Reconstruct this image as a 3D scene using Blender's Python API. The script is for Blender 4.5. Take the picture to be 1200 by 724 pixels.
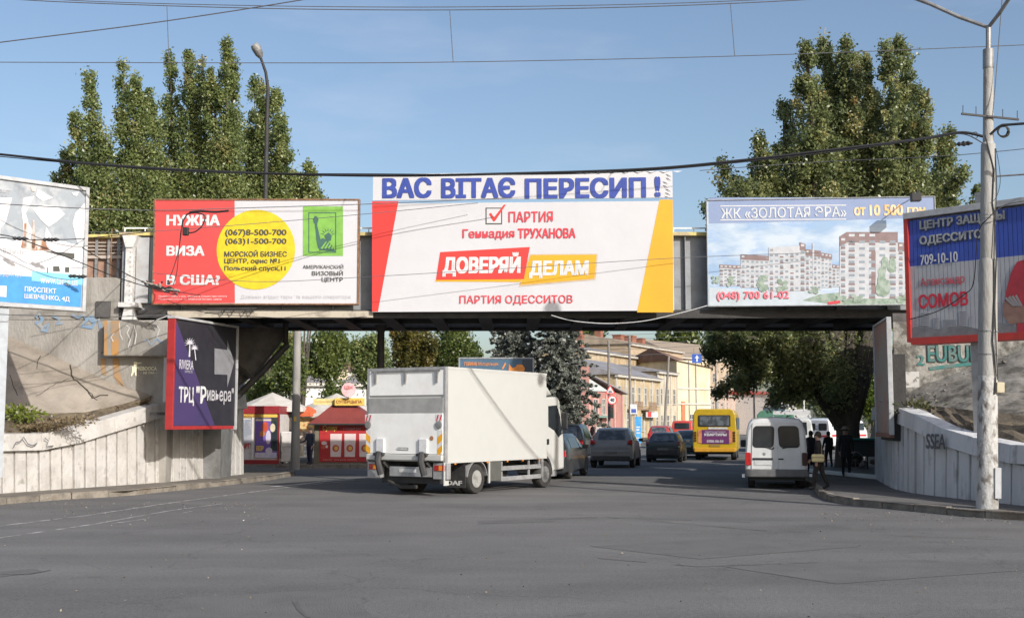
import bpy, math, random
import numpy as np
from mathutils import Vector, Matrix
R = math.radians
for o in list(bpy.data.objects): bpy.data.objects.remove(o)
scn = bpy.context.scene
C = scn.collection
# ------------------------------------------------ camera, sky, sun, exposure
EYE = 1.85; F = 1400.0; PITCH = math.atan(133/1400)
cam = bpy.data.cameras.new('camera'); camo = bpy.data.objects.new('camera', cam); C.objects.link(camo)
camo.location = (0, 0, EYE); camo.rotation_euler = (R(90)+PITCH, 0, 0)
cam.sensor_width = 36; cam.lens = 42; cam.clip_end = 5000; cam.clip_start = .1
scn.camera = camo
SUN_EL, SUN_AZ = 28.0, 142.3          # azimuth clockwise from +Y
w = bpy.data.worlds.new("World"); scn.world = w; w.use_nodes = True
nt = w.node_tree; bg = nt.nodes['Background']
sky = nt.nodes.new('ShaderNodeTexSky'); sky.sky_type = 'NISHITA'; sky.sun_disc = False
sky.sun_elevation = R(SUN_EL); sky.sun_rotation = R(SUN_AZ)
sky.air_density = 1.0; sky.dust_density = 2.4; sky.ozone_density = 1.5; sky.altitude = 50
tc = nt.nodes.new('ShaderNodeTexCoord'); mp = nt.nodes.new('ShaderNodeMapping')
mp.inputs['Scale'].default_value = (2.2, 2.2, 9.0); mp.inputs['Location'].default_value = (3.1, .4, 1.3)
nz = nt.nodes.new('ShaderNodeTexNoise'); nz.inputs['Scale'].default_value = 1.6; nz.inputs['Detail'].default_value = 7; nz.inputs['Roughness'].default_value = .55
cr = nt.nodes.new('ShaderNodeValToRGB'); cr.color_ramp.elements[0].position = .56; cr.color_ramp.elements[0].color = (0, 0, 0, 1)
cr.color_ramp.elements[1].position = .82; cr.color_ramp.elements[1].color = (.16, .16, .16, 1)
mx = nt.nodes.new('ShaderNodeMix'); mx.data_type = 'RGBA'
mx.inputs[7].default_value = (7.0, 6.6, 7.2, 1)
nt.links.new(tc.outputs['Generated'], mp.inputs[0]); nt.links.new(mp.outputs[0], nz.inputs['Vector'])
nt.links.new(nz.outputs['Fac'], cr.inputs[0]); nt.links.new(cr.outputs[0], mx.inputs[0])
nt.links.new(sky.outputs[0], mx.inputs[6]); nt.links.new(mx.outputs[2], bg.inputs[0])
bg.inputs[1].default_value = .14
sl = bpy.data.lights.new('sun', 'SUN'); sl.energy = 4.2; sl.angle = R(.5); sl.color = (1, .96, .91)
so = bpy.data.objects.new('sun', sl); C.objects.link(so)
_a, _e = R(SUN_AZ), R(SUN_EL)
SD = Vector((math.sin(_a)*math.cos(_e), math.cos(_a)*math.cos(_e), math.sin(_e)))
so.rotation_euler = SD.to_track_quat('Z', 'Y').to_euler(); so.location = (20, -20, 30)
scn.view_settings.view_transform = 'Standard'; scn.view_settings.look = 'None'
scn.view_settings.exposure = 0.16; scn.view_settings.gamma = 1.0
scn.cycles.use_denoising = True
scn.cycles.max_bounces = 6; scn.cycles.transparent_max_bounces = 6

# ------------------------------------------------ measuring the place from the photograph
_ct, _st = math.cos(PITCH), math.sin(PITCH)
def ray(px, py):
    x = (px-600)/F; u = (362-py)/F
    return Vector((x, _ct-u*_st, _st+u*_ct))
EYEP = Vector((0, 0, EYE))
def PY(px, py, Y): d = ray(px, py); return EYEP+d*(Y/d.y)
def PZ(px, py, z=0.0): d = ray(px, py); return EYEP+d*((z-EYE)/d.z)
def XY(px, Y): return (px-600)/F*Y/ (1.0)    # x of a pixel column at depth Y, near the horizon
def ZY(py, Y): return PY(600, py, Y).z

# ------------------------------------------------ materials
def S(h):
    h = h.lstrip('#'); c = [int(h[i:i+2], 16)/255 for i in (0, 2, 4)]
    return tuple((v/12.92 if v <= .04045 else ((v+.055)/1.055)**2.4) for v in c)
_M = {}
def mat(name, col, rough=.6, col2=None, scale=4, lo=.4, hi=.65, stretch=(1, 1, 1), bump=0, bscale=30, metal=0, spec=.5, col3=None, scale3=.7, lo3=.5, hi3=.7, emit=0, detail=6, coat=0):
    if name in _M: return _M[name]
    if isinstance(col, str): col = S(col)
    if isinstance(col2, str): col2 = S(col2)
    if isinstance(col3, str): col3 = S(col3)
    m = bpy.data.materials.new(name); m.use_nodes = True; n = m.node_tree.nodes; l = m.node_tree.links
    b = n['Principled BSDF']; b.inputs['Roughness'].default_value = rough; b.inputs['Metallic'].default_value = metal
    b.inputs['Specular IOR Level'].default_value = spec; b.inputs['Base Color'].default_value = (*col, 1)
    if coat: b.inputs['Coat Weight'].default_value = coat; b.inputs['Coat Roughness'].default_value = .05
    if col2 is None: col2 = tuple(c*.82 for c in col)
    t = n.new('ShaderNodeTexCoord'); mp = n.new('ShaderNodeMapping'); mp.inputs['Scale'].default_value = stretch
    l.new(t.outputs['Object'], mp.inputs[0])
    def layer(prev, c, sc, lo, hi, det):
        z = n.new('ShaderNodeTexNoise'); z.inputs['Scale'].default_value = sc; z.inputs['Detail'].default_value = det; z.inputs['Roughness'].default_value = .62
        l.new(mp.outputs[0], z.inputs['Vector'])
        r = n.new('ShaderNodeMapRange'); r.inputs[1].default_value = lo; r.inputs[2].default_value = hi; l.new(z.outputs['Fac'], r.inputs[0])
        x = n.new('ShaderNodeMix'); x.data_type = 'RGBA'; l.new(r.outputs[0], x.inputs[0])
        if prev is None: x.inputs[6].default_value = (*col, 1)
        else: l.new(prev, x.inputs[6])
        x.inputs[7].default_value = (*c, 1)
        return x.outputs[2]
    out = layer(None, col2, scale, lo, hi, detail)
    if col3 is not None: out = layer(out, col3, scale3, lo3, hi3, 5)
    l.new(out, b.inputs['Base Color'])
    if bump:
        z = n.new('ShaderNodeTexNoise'); z.inputs['Scale'].default_value = bscale; z.inputs['Detail'].default_value = 8
        l.new(mp.outputs[0], z.inputs['Vector'])
        bp = n.new('ShaderNodeBump'); bp.inputs['Strength'].default_value = bump; bp.inputs['Distance'].default_value = .05
        l.new(z.outputs['Fac'], bp.inputs['Height']); l.new(bp.outputs[0], b.inputs['Normal'])
    if emit: b.inputs['Emission Color'].default_value = (*col, 1); b.inputs['Emission Strength'].default_value = emit
    _M[name] = m; return m
def leafmat(name, cols, trans=.35):
    if name in _M: return _M[name]
    m = bpy.data.materials.new(name); m.use_nodes = True; n = m.node_tree.nodes; l = m.node_tree.links
    n.remove(n['Principled BSDF']); out = n['Material Output']
    at = n.new('ShaderNodeAttribute'); at.attribute_name = 'tint'
    r = n.new('ShaderNodeValToRGB'); e = r.color_ramp.elements
    cols = [S(c) if isinstance(c, str) else c for c in cols]
    while len(e) < len(cols): e.new(.5)
    for i, c in enumerate(cols): e[i].position = i/(len(cols)-1); e[i].color = (*c, 1)
    l.new(at.outputs['Fac'], r.inputs[0])
    d = n.new('ShaderNodeBsdfPrincipled'); d.inputs['Roughness'].default_value = .36; d.inputs['Specular IOR Level'].default_value = .6
    tr = n.new('ShaderNodeBsdfTranslucent'); mixn = n.new('ShaderNodeMixShader'); mixn.inputs[0].default_value = trans
    l.new(r.outputs[0], d.inputs['Base Color']); l.new(r.outputs[0], tr.inputs[0])
    l.new(d.outputs[0], mixn.inputs[1]); l.new(tr.outputs[0], mixn.inputs[2]); l.new(mixn.outputs[0], out.inputs[0])
    _M[name] = m; return m

# ------------------------------------------------ mesh collecting
class MB:
    def __init__(s): s.v = []; s.f = []; s.m = []
    def add(s, vs, fs, m=0):
        k = len(s.v); s.v += [tuple(p) for p in vs]; s.f += [tuple(i+k for i in f) for f in fs]; s.m += [m]*len(fs); return s
    def box(s, x0, x1, y0, y1, z0, z1, m=0):
        return s.add([(x0,y0,z0),(x1,y0,z0),(x1,y1,z0),(x0,y1,z0),(x0,y0,z1),(x1,y0,z1),(x1,y1,z1),(x0,y1,z1)],
              [(0,3,2,1),(4,5,6,7),(0,1,5,4),(1,2,6,5),(2,3,7,6),(3,0,4,7)], m)
    def hexa(s, b, t, m=0):       # four bottom points, four top points, same winding
        return s.add(list(b)+list(t), [(0,3,2,1),(4,5,6,7),(0,1,5,4),(1,2,6,5),(2,3,7,6),(3,0,4,7)], m)
    def prism(s, pts, ax, a, b, m=0):
        n = len(pts)
        if ax == 'y': A = [(p[0], a, p[1]) for p in pts]; B = [(p[0], b, p[1]) for p in pts]
        elif ax == 'x': A = [(a, p[0], p[1]) for p in pts]; B = [(b, p[0], p[1]) for p in pts]
        else: A = [(p[0], p[1], a) for p in pts]; B = [(p[0], p[1], b) for p in pts]
        return s.add(A+B, [tuple(range(n)), tuple(range(2*n-1, n-1, -1))]+[(i, i+n, (i+1) % n+n, (i+1) % n) for i in range(n)], m)
    def tube(s, path, r, n=8, m=0, cap=True):
        P = [Vector(p) for p in path]; k = len(s.v); N = len(P)
        rs = r if isinstance(r, (list, tuple)) else [r]*N
        up = None
        for i, p in enumerate(P):
            t = (P[min(i+1, N-1)]-P[max(i-1, 0)]).normalized()
            if up is None: up = t.orthogonal().normalized()
            up = (up-t*up.dot(t)); up = up.normalized() if up.length > 1e-6 else t.orthogonal().normalized()
            q = t.cross(up)
            for j in range(n):
                a = 2*math.pi*j/n; s.v.append(tuple(p+(up*math.cos(a)+q*math.sin(a))*rs[i]))
        for i in range(N-1):
            for j in range(n):
                a = k+i*n+j; b = k+i*n+(j+1) % n
                s.f.append((a, b, b+n, a+n)); s.m.append(m)
        if cap:
            s.f.append(tuple(k+j for j in range(n-1, -1, -1))); s.f.append(tuple(k+(N-1)*n+j for j in range(n))); s.m += [m, m]
        return s
    def lathe(s, prof, n=16, c=(0, 0, 0), m=0, ax='z'):
        k = len(s.v)
        for r, z in prof:
            for j in range(n):
                a = 2*math.pi*j/n; x, y = r*math.cos(a), r*math.sin(a)
                p = (x, y, z) if ax == 'z' else ((z, x, y) if ax == 'x' else (x, z, y))
                s.v.append((p[0]+c[0], p[1]+c[1], p[2]+c[2]))
        for i in range(len(prof)-1):
            for j in range(n):
                a = k+i*n+j; b = k+i*n+(j+1) % n; s.f.append((a, b, b+n, a+n)); s.m.append(m)
        s.f.append(tuple(k+j for j in range(n-1, -1, -1))); s.f.append(tuple(k+(len(prof)-1)*n+j for j in range(n))); s.m += [m, m]
        return s
    def build(s, name, mats, parent=None, smooth=False, bevel=0, loc=None, rz=0):
        me = bpy.data.meshes.new(name); me.from_pydata(s.v, [], s.f)
        for mm in (mats if isinstance(mats, (list, tuple)) else [mats]): me.materials.append(mm)
        if any(s.m): me.polygons.foreach_set('material_index', s.m)
        if smooth: me.polygons.foreach_set('use_smooth', [True]*len(s.f))
        me.update()
        o = bpy.data.objects.new(name, me); C.objects.link(o)
        if smooth: me.set_sharp_from_angle(angle=R(40))
        if parent is not None: o.parent = parent
        if loc is not None: o.location = loc
        if rz: o.rotation_euler.z = rz
        if bevel:
            b = o.modifiers.new('edge', 'BEVEL'); b.width = bevel; b.segments = 2; b.limit_method = 'ANGLE'; b.angle_limit = R(35)
        return o
def tag(o, label=None, cat=None, group=None, kind=None):
    if label: o['label'] = label
    if cat: o['category'] = cat
    if group: o['group'] = group
    if kind: o['kind'] = kind
    return o
def thing(name, label, cat, loc=(0, 0, 0), rz=0, group=None):
    o = bpy.data.objects.new(name, None); C.objects.link(o); o.location = loc; o.rotation_euler = (0, 0, rz); o.empty_display_size = .3
    return tag(o, label, cat, group)
def share(o, parent, loc=None, name=None):        # a copy of one mesh object that shares its data
    c = o.copy(); C.objects.link(c); c.parent = parent
    if loc is not None: c.location = loc
    if name: c.name = name
    return c
def copy_thing(root, loc, rz, label, group=None, scale=None):
    r = root.copy(); C.objects.link(r); r.location = loc; r.rotation_euler.z = rz; r['label'] = label
    if group: r['group'] = group
    if scale: r.scale = scale
    for ch in list(root.children):
        c = ch.copy(); C.objects.link(c); c.parent = r
        for g in list(ch.children):
            d = g.copy(); C.objects.link(d); d.parent = c
    return r

# ------------------------------------------------ lettering
_tsc = bpy.data.scenes.new('lettering_bench'); _T = {}
def glyphs(s, bold=0.0, shear=0.0, space=1.0, res=3):
    k = (s, bold, shear, space, res)
    if k in _T: return _T[k]
    c = bpy.data.curves.new('t', 'FONT'); c.body = s; c.offset = bold; c.shear = shear; c.space_character = space; c.resolution_u = res
    c.fill_mode = 'FRONT'
    o = bpy.data.objects.new('t', c); _tsc.collection.objects.link(o); vl = _tsc.view_layers[0]; vl.update()
    me = bpy.data.meshes.new_from_object(o.evaluated_get(vl.depsgraph))
    v = np.zeros(len(me.vertices)*3); me.vertices.foreach_get('co', v); v = v.reshape(-1, 3)[:, :2]
    f = [tuple(p.vertices) for p in me.polygons]
    v = np.array([v[i] for q in f for i in q]); lay = [k % 37 for k, q in enumerate(f) for i in q]; n_ = 0; f2 = []
    for q in f: f2.append(tuple(range(n_, n_+len(q)))); n_ += len(q)
    f = f2
    bpy.data.objects.remove(o); bpy.data.meshes.remove(me); bpy.data.curves.remove(c)
    mn, mxv = v.min(0), v.max(0); _T[k] = ([(*p, l) for p, l in zip((v-mn)/(mxv-mn), lay)], f, (mxv-mn)); return _T[k]
def lettering(parent, s, u0, u1, z0, z1, m, y=-.03, bold=.012, shear=0, space=1.0, name='lettering', res=3):
    base = 0.0; ex = max(0, bold)*1.0
    v, f, sz = glyphs(s, base, shear, space, res)
    b = MB(); kx, kz = min(.2, ex/sz[0]), min(.12, ex/sz[1]*.6)     # heavy faces: the stroke is thickened by close repeats
    for i, (dx, dz) in enumerate(((0, 0),) if ex == 0 else ((0, 0), (1, 1), (-1, -1), (1, -1), (-1, 1))):
        b.add([(u0+(u1-u0)*(kx+p[0]*(1-2*kx)+dx*kx), y-.00004*p[2]-.0018*i, z0+(z1-z0)*(kz+p[1]*(1-2*kz)+dz*kz)) for p in v], f)
    return b.build(name, m, parent)

# ------------------------------------------------ things mounted as flat boards
class Board:
    """a plane through two plan points; local x runs along it, local -y faces the viewer's side"""
    def __init__(s, A, B, z0):
        s.A = Vector((A[0], A[1], z0)); d = Vector((B[0]-A[0], B[1]-A[1], 0)); s.L = d.length; s.x = d.normalized()
        s.n = Vector((s.x.y, -s.x.x, 0)); s.rz = math.atan2(s.x.y, s.x.x)
    def uv(s, px, py):
        d = ray(px, py); t = (s.A-EYEP).dot(s.n)/d.dot(s.n); p = EYEP+d*t-s.A
        return (p.dot(s.x), p.z)
    def poly(s, mb, pts, y, m=0):
        q = [s.uv(*p) for p in pts]; y = y-.0005*(len(mb.f) % 10); mb.add([(a, y, b) for a, b in q], [tuple(range(len(q)))], m)
    def text(s, root, t, x0, y0, x1, y1, m, y=-.03, **k):      # pixel box: left, top, right, bottom
        a = s.uv(x0, y1); b = s.uv(x1, y0)
        # foreshortened boards: keep the lettering level on the board
        zb = s.uv((x0+x1)/2, y1)[1]; zt = s.uv((x0+x1)/2, y0)[1]
        return lettering(root, t, a[0], b[0], zb, zt, m, y, **k)

# ------------------------------------------------ foliage
def leaf_mesh(name, P, size, tint, m, parent, flat=0.0, seed=0, droop=None):
    rg = np.random.default_rng(seed); n = len(P)
    a = rg.normal(size=(n, 3)); a[:, 2] *= (1-flat); a /= np.linalg.norm(a, axis=1)[:, None]+1e-9
    b = rg.normal(size=(n, 3)); b -= a*(a*b).sum(1)[:, None]; b /= np.linalg.norm(b, axis=1)[:, None]+1e-9
    sz = size*rg.uniform(.6, 1.3, n)[:, None]
    V = np.empty((n, 4, 3)); V[:, 0] = P-a*sz; V[:, 1] = P+b*sz*.55+a*sz*.1; V[:, 2] = P+a*sz; V[:, 3] = P-b*sz*.55+a*sz*.1
    me = bpy.data.meshes.new(name); me.vertices.add(n*4); me.vertices.foreach_set('co', V.reshape(-1))
    me.loops.add(n*4); me.loops.foreach_set('vertex_index', np.arange(n*4, dtype=np.int32))
    me.polygons.add(n); me.polygons.foreach_set('loop_start', np.arange(0, n*4, 4, dtype=np.int32))
    try: me.polygons.foreach_set('loop_total', np.full(n, 4, dtype=np.int32))
    except Exception: pass
    me.update(calc_edges=True)
    at = me.attributes.new('tint', 'FLOAT', 'FACE'); at.data.foreach_set('value', np.clip(tint, 0, 1).astype(np.float32))
    me.materials.append(m)
    o = bpy.data.objects.new(name, me); C.objects.link(o)
    if parent is not None: o.parent = parent
    return o
def grow(limbs, nclump, nleaf, cl_r, seed, up=.5):
    """limbs: list of (polyline of points, radii); clumps of leaves sit around each limb"""
    rg = np.random.default_rng(seed); out = []; tin = []
    L = [sum(math.dist(p[i], p[i+1])*(r[i]+r[i+1]+.5) for i in range(len(p)-1)) for p, r in limbs]; T = sum(L)
    for (p, r), ll in zip(limbs, L):
        p = np.array(p, float); r = np.array(r, float); nc = max(3, int(nclump*ll/T))
        seg = np.linalg.norm(np.diff(p, axis=0), axis=1)*(r[:-1]+r[1:]+.35); cs = np.concatenate([[0], np.cumsum(seg)])/seg.sum()
        t = rg.random(nc); c = np.stack([np.interp(t, cs, p[:, i]) for i in range(3)], 1); rr = np.interp(t, cs, r)
        d = rg.normal(size=(nc, 3)); d /= np.linalg.norm(d, axis=1)[:, None]
        c = c+d*(rr*rg.random(nc)**.45)[:, None]
        ct = rg.normal(.45, .17, nc)
        k = rg.integers(int(nleaf*.5), int(nleaf*1.5), nc)
        fade = np.clip(1.15-t, .35, 1)[:, None]
        idx = np.repeat(np.arange(nc), k); q = rg.normal(size=(len(idx), 3))*cl_r*fade[idx]*rg.uniform(.6, 1.3, nc)[idx][:, None]; q[:, 2] *= 1.0+up
        out.append(c[idx]+q); tin.append(ct[idx]+rg.normal(0, .1, len(idx)))
    return np.concatenate(out), np.concatenate(tin)
bark = mat('bark', (.10, .085, .065), .9, (.05, .042, .033), scale=6, stretch=(1, 1, .25), bump=.8, bscale=12)
# ================================================================ materials of the setting
asphalt = mat('asphalt', (.150, .146, .141), .88, (.122, .119, .116), scale=.6, lo=.35, hi=.7, bump=.35, bscale=60, col3=(.172, .166, .158), scale3=.16, lo3=.45, hi3=.7, spec=.35, detail=10)
def age_road(m):
    n = m.node_tree.nodes; l = m.node_tree.links; b = n['Principled BSDF']; src = b.inputs['Base Color'].links[0].from_socket; t = n.new('ShaderNodeTexCoord')
    z = n.new('ShaderNodeTexNoise'); z.inputs['Scale'].default_value = 22; z.inputs['Detail'].default_value = 6; z.inputs['Roughness'].default_value = .75; l.new(t.outputs['Object'], z.inputs['Vector'])
    r = n.new('ShaderNodeMapRange'); r.inputs[1].default_value = .3; r.inputs[2].default_value = .7; r.inputs[3].default_value = .66; r.inputs[4].default_value = 1.32; l.new(z.outputs['Fac'], r.inputs[0])
    mp = n.new('ShaderNodeMapping'); mp.inputs['Scale'].default_value = (.10, .55, 1); mp.inputs['Rotation'].default_value = (0, 0, .12); l.new(t.outputs['Object'], mp.inputs[0])
    z2 = n.new('ShaderNodeTexNoise'); z2.inputs['Scale'].default_value = 1.0; z2.inputs['Detail'].default_value = 9; z2.inputs['Roughness'].default_value = .6; l.new(mp.outputs[0], z2.inputs['Vector'])
    r2 = n.new('ShaderNodeMapRange'); r2.inputs[1].default_value = .35; r2.inputs[2].default_value = .65; r2.inputs[3].default_value = .86; r2.inputs[4].default_value = 1.12; l.new(z2.outputs['Fac'], r2.inputs[0])
    # fine irregular cracks
    dz = n.new('ShaderNodeTexNoise'); dz.inputs['Scale'].default_value = 1.3; dz.inputs['Detail'].default_value = 6; l.new(t.outputs['Object'], dz.inputs['Vector'])
    va = n.new('ShaderNodeVectorMath'); va.operation = 'MULTIPLY_ADD'; va.inputs[1].default_value = (1.4, 1.4, 0); l.new(dz.outputs['Color'], va.inputs[0]); l.new(t.outputs['Object'], va.inputs[2])
    v = n.new('ShaderNodeTexVoronoi'); v.feature = 'DISTANCE_TO_EDGE'; v.inputs['Scale'].default_value = .28; l.new(va.outputs[0], v.inputs['Vector'])
    c = n.new('ShaderNodeMapRange'); c.inputs[1].default_value = .0; c.inputs[2].default_value = .007; c.inputs[3].default_value = .80; c.inputs[4].default_value = 1; l.new(v.outputs['Distance'], c.inputs[0])
    m1 = n.new('ShaderNodeMath'); m1.operation = 'MULTIPLY'; l.new(r.outputs[0], m1.inputs[0]); l.new(r2.outputs[0], m1.inputs[1])
    m2 = n.new('ShaderNodeMath'); m2.operation = 'MULTIPLY'; l.new(m1.outputs[0], m2.inputs[0]); l.new(c.outputs[0], m2.inputs[1])
    vs = n.new('ShaderNodeVectorMath'); vs.operation = 'SCALE'; l.new(src, vs.inputs[0]); l.new(m2.outputs[0], vs.inputs['Scale']); l.new(vs.outputs[0], b.inputs['Base Color'])
age_road(asphalt)
asphalt_new = mat('asphalt_patch', (.055, .054, .055), .9, (.07, .068, .066), scale=2, bump=.3, bscale=70, spec=.3)
earth = mat('earth', (.12, .095, .065), .95, (.075, .06, .04), scale=3, bump=.8, bscale=8, col3=(.20, .16, .10), scale3=1.2)
pave = mat('pavement', (.17, .15, .125), .9, (.12, .105, .088), scale=1.5, bump=.4, bscale=30, col3=(.21, .185, .15), scale3=.4)
kerbm = mat('kerb_concrete', (.25, .22, .18), .9, (.13, .115, .095), scale=2.5, bump=.7, bscale=14, col3=(.17, .12, .08), scale3=1.1, lo3=.55, hi3=.75)
whitewash = mat('whitewash_concrete', (.51, .49, .46), .85, (.29, .275, .25), scale=4.2, lo=.56, hi=.70, stretch=(1, 1, .9), bump=.5, bscale=9, col3=(.42, .40, .37), scale3=1.7, lo3=.46, hi3=.62)
greywash = mat('greywash_concrete', (.60, .595, .59), .85, (.34, .335, .33), scale=3.4, lo=.54, hi=.68, stretch=(1, 1, .35), bump=.5, bscale=9, col3=(.50, .49, .48), scale3=.9, lo3=.45, hi3=.65)
slopem = mat('slope_concrete', (.29, .25, .205), .92, (.20, .17, .135), scale=1.2, bump=.7, bscale=6, col3=(.34, .30, .25), scale3=.5)
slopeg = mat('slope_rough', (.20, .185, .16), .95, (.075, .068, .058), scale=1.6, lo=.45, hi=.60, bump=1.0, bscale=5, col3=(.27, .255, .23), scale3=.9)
conc = mat('concrete', (.31, .29, .26), .9, (.21, .195, .17), scale=2.0, stretch=(1, 1, .5), bump=.4, bscale=16, col3=(.36, .34, .31), scale3=.6)
concd = mat('concrete_dark', (.11, .105, .10), .9, (.065, .06, .058), scale=2.0, bump=.4, bscale=10)
plasterr = mat('rough_plaster', (.27, .26, .235), .92, (.10, .095, .083), scale=2.6, lo=.45, hi=.6, bump=1, bscale=7)
poleconc = mat('pole_concrete', (.38, .37, .345), .8, (.27, .255, .23), scale=3, stretch=(1, 1, .3), bump=.3, bscale=20, col3=(.44, .43, .41), scale3=1.2)
poleconc_b = mat('pole_concrete_spalled', (.46, .45, .425), .85, (.17, .15, .13), scale=5.5, lo=.50, hi=.62, stretch=(1, 1, .6), bump=.6, bscale=14, col3=(.30, .28, .25), scale3=1.6, lo3=.55, hi3=.75)
girderm = mat('girder_paint', (.27, .285, .30), .55, (.20, .21, .22), scale=1.6, bump=.1, bscale=8, col3=(.23, .22, .205), scale3=.8)
steel_w = mat('column_white_paint', (.60, .59, .57), .6, (.38, .34, .32), scale=4, lo=.5, hi=.7, bump=.2, bscale=20)
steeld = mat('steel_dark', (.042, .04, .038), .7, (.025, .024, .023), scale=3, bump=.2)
steelg = mat('steel_grey', (.30, .30, .30), .5, (.2, .19, .18), scale=5, metal=.3)
rust = mat('rust', (.28, .15, .085), .85, (.14, .075, .045), scale=7, bump=.4)
yellowp = mat('yellow_worn_paint', (.62, .52, .16), .7, (.40, .32, .20), scale=4, lo=.45, hi=.6)
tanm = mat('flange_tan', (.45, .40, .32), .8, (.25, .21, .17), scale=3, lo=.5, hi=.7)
white = mat('white_paint', (.78, .78, .76), .45, (.72, .72, .70), scale=2)
blackm = mat('black', (.02, .02, .02), .6)
redp = mat('red_print', (.62, .065, .06), .55, (.58, .06, .055), scale=2)
bluep = mat('blue_print', (.055, .10, .38), .55)
tealp = mat('teal_paint', (.03, .15, .14), .8, (.10, .15, .14), scale=5, lo=.45, hi=.6)

# ================================================================ ground, road, pavements
b = MB(); b.add([(-1500, -40, -.06), (1500, -40, -.06), (1500, 3000, -.06), (-1500, 3000, -.06)], [(0, 1, 2, 3)])
tag(b.build('ground', earth), kind='structure')
b = MB()
road_pts = [(-60, -20), (60, -20), (60, 36), (17, 44), (22, 60), (60, 210), (110, 420), (88, 420), (30, 215), (15, 150), (6, 100), (-2, 62), (-40, 62), (-60, 40)]
b.add([(x, y, 0) for x, y in road_pts], [tuple(range(len(road_pts)))])
road = tag(b.build('road', asphalt), kind='structure')
def sheet(name, pts, z, m, parent=None): return MB().add([(x, y, z) for x, y in pts], [tuple(range(len(pts)))]).build(name, m, parent)
def strip(name, path, wd, z, m, parent=None, jag=0.0, seed=0, gaps=0.0):
    rn = random.Random(seed); b = MB(); P = [Vector(p).to_2d() for p in path]; Q = []
    for a, c in zip(P[:-1], P[1:]):
        n = max(1, int((c-a).length/.35))
        Q += [a+(c-a)*i/n for i in range(n)]
    Q.append(P[-1])
    for i in range(len(Q)-1):
        if rn.random() < gaps: continue
        t = (Q[i+1]-Q[i]).normalized(); q = Vector((-t.y, t.x)); w0 = wd*(1-jag*rn.random())/2; w1 = wd*(1-jag*rn.random())/2
        b.add([(*(Q[i]-q*w0), z), (*(Q[i+1]-q*w1), z), (*(Q[i+1]+q*w0), z), (*(Q[i]+q*w1), z)], [(0, 1, 2, 3)])
    return b.build(name, m, parent)
wornw = mat('worn_road_paint', (.42, .41, .39), .8, (.15, .145, .14), scale=3.5, lo=.42, hi=.6)
def gp(*l): return [PZ(x, y, 0) for x, y in l]
strip('lane_marking', gp((-60, 628), (0, 616), (100, 604), (200, 589), (290, 577), (350, 569), (420, 562)), .13, .004, wornw, road, .6, 1, .0)
strip('lane_marking', gp((-60, 643), (0, 630), (110, 614), (200, 598), (260, 590)), .12, .004, wornw, road, .7, 2, .04)
strip('lane_marking', gp((320, 570), (345, 568), (380, 564), (412, 561.5)), .36, .006, mat('road_paint_white', (.5, .49, .47), .8, (.3, .29, .28), scale=5), road, .3, 3, 0)
strip('lane_marking', gp((100, 618), (170, 608), (225, 599)), .10, .006, wornw, road, .7, 4, .35)
patchm = mat('patch_seam', (.085, .082, .078), .95, (.12, .115, .11), scale=4)
# repaired patches and tar seams
for i, pts in enumerate([((-30, 672), (40, 666), (52, 670), (-30, 679)), ((215, 700), (400, 690), (440, 724), (180, 740)), ((690, 640), (880, 628), (1010, 640), (820, 655)),
                         ((850, 664), (1080, 655), (1200, 668), (980, 684)), ((560, 610), (640, 607), (650, 611), (560, 614))]):
    sheet('asphalt_patch', [tuple(PZ(x, y, 0).to_2d()) for x, y in pts], .004, mat('asphalt_repair', (.146, .142, .137), .9, (.124, .121, .118), scale=1.3, bump=.4, bscale=50, spec=.3), road)
for i, pts in enumerate([((0, 673), (32, 673), (60, 668)), ((560, 612), (700, 606), (860, 611), (1040, 620)), ((345, 705), (352, 716), (362, 724)), ((640, 600), (900, 622), (1200, 633)), ((700, 654), (820, 664), (960, 659))]):
    strip('tar_seam', gp(*pts), .05, .008, patchm, road, .8, 20+i, .25)

# pieces along a path -------------------------------------------------------
def resample(path, step):
    P = [Vector(p) for p in path]; d = [0]
    for a, c in zip(P[:-1], P[1:]): d.append(d[-1]+(c-a).to_2d().length)
    n = max(1, round(d[-1]/step)); out = []
    for i in range(n+1):
        s = d[-1]*i/n; k = min(max(j for j in range(len(d)) if d[j] <= s+1e-9), len(P)-2)
        out.append(P[k].lerp(P[k+1], (s-d[k])/(d[k+1]-d[k]) if d[k+1] > d[k] else 0))
    return out
def pieces(path, step, name, mats, parent, gap, build, seed=0):
    rn = random.Random(seed); Q = resample(path, step)
    for a, c in zip(Q[:-1], Q[1:]):
        t = (c-a).to_2d(); L = t.length; t.normalize(); q = Vector((-t.y, t.x))
        a2 = a.to_2d()+t*gap/2; c2 = c.to_2d()-t*gap/2
        mb = MB(); build(mb, a2, c2, a.z, c.z, q, rn); mb.build(name, mats, parent, bevel=.012)
# fallen leaves and grit on the asphalt, thickest along the kerbs
_rg = np.random.default_rng(77); _P = []
for _i in range(1900):
    if _i % 14: _x = _rg.uniform(0, 1200); _y = (576+_rg.exponential(9) if _x < 330 else (600+_rg.exponential(7) if _x > 960 else -1))
    else: _x = _rg.uniform(0, 1200); _y = _rg.uniform(590, 730)
    if _y < 0: continue
    _p = PZ(_x, min(_y+ (12 if _x < 330 else 0), 730), .012); _P.append((_p.x, _p.y, .012))
tag(leaf_mesh('litter', np.array(_P), .015, _rg.normal(.5, .25, len(_P)), leafmat('litter_leaf', [(.05, .04, .03), (.16, .12, .07), (.26, .22, .15), (.35, .32, .26)], .1), None, flat=.8, seed=3), 'small dry leaves and grit scattered on the asphalt and along the kerbs', 'litter', kind='stuff')
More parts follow.
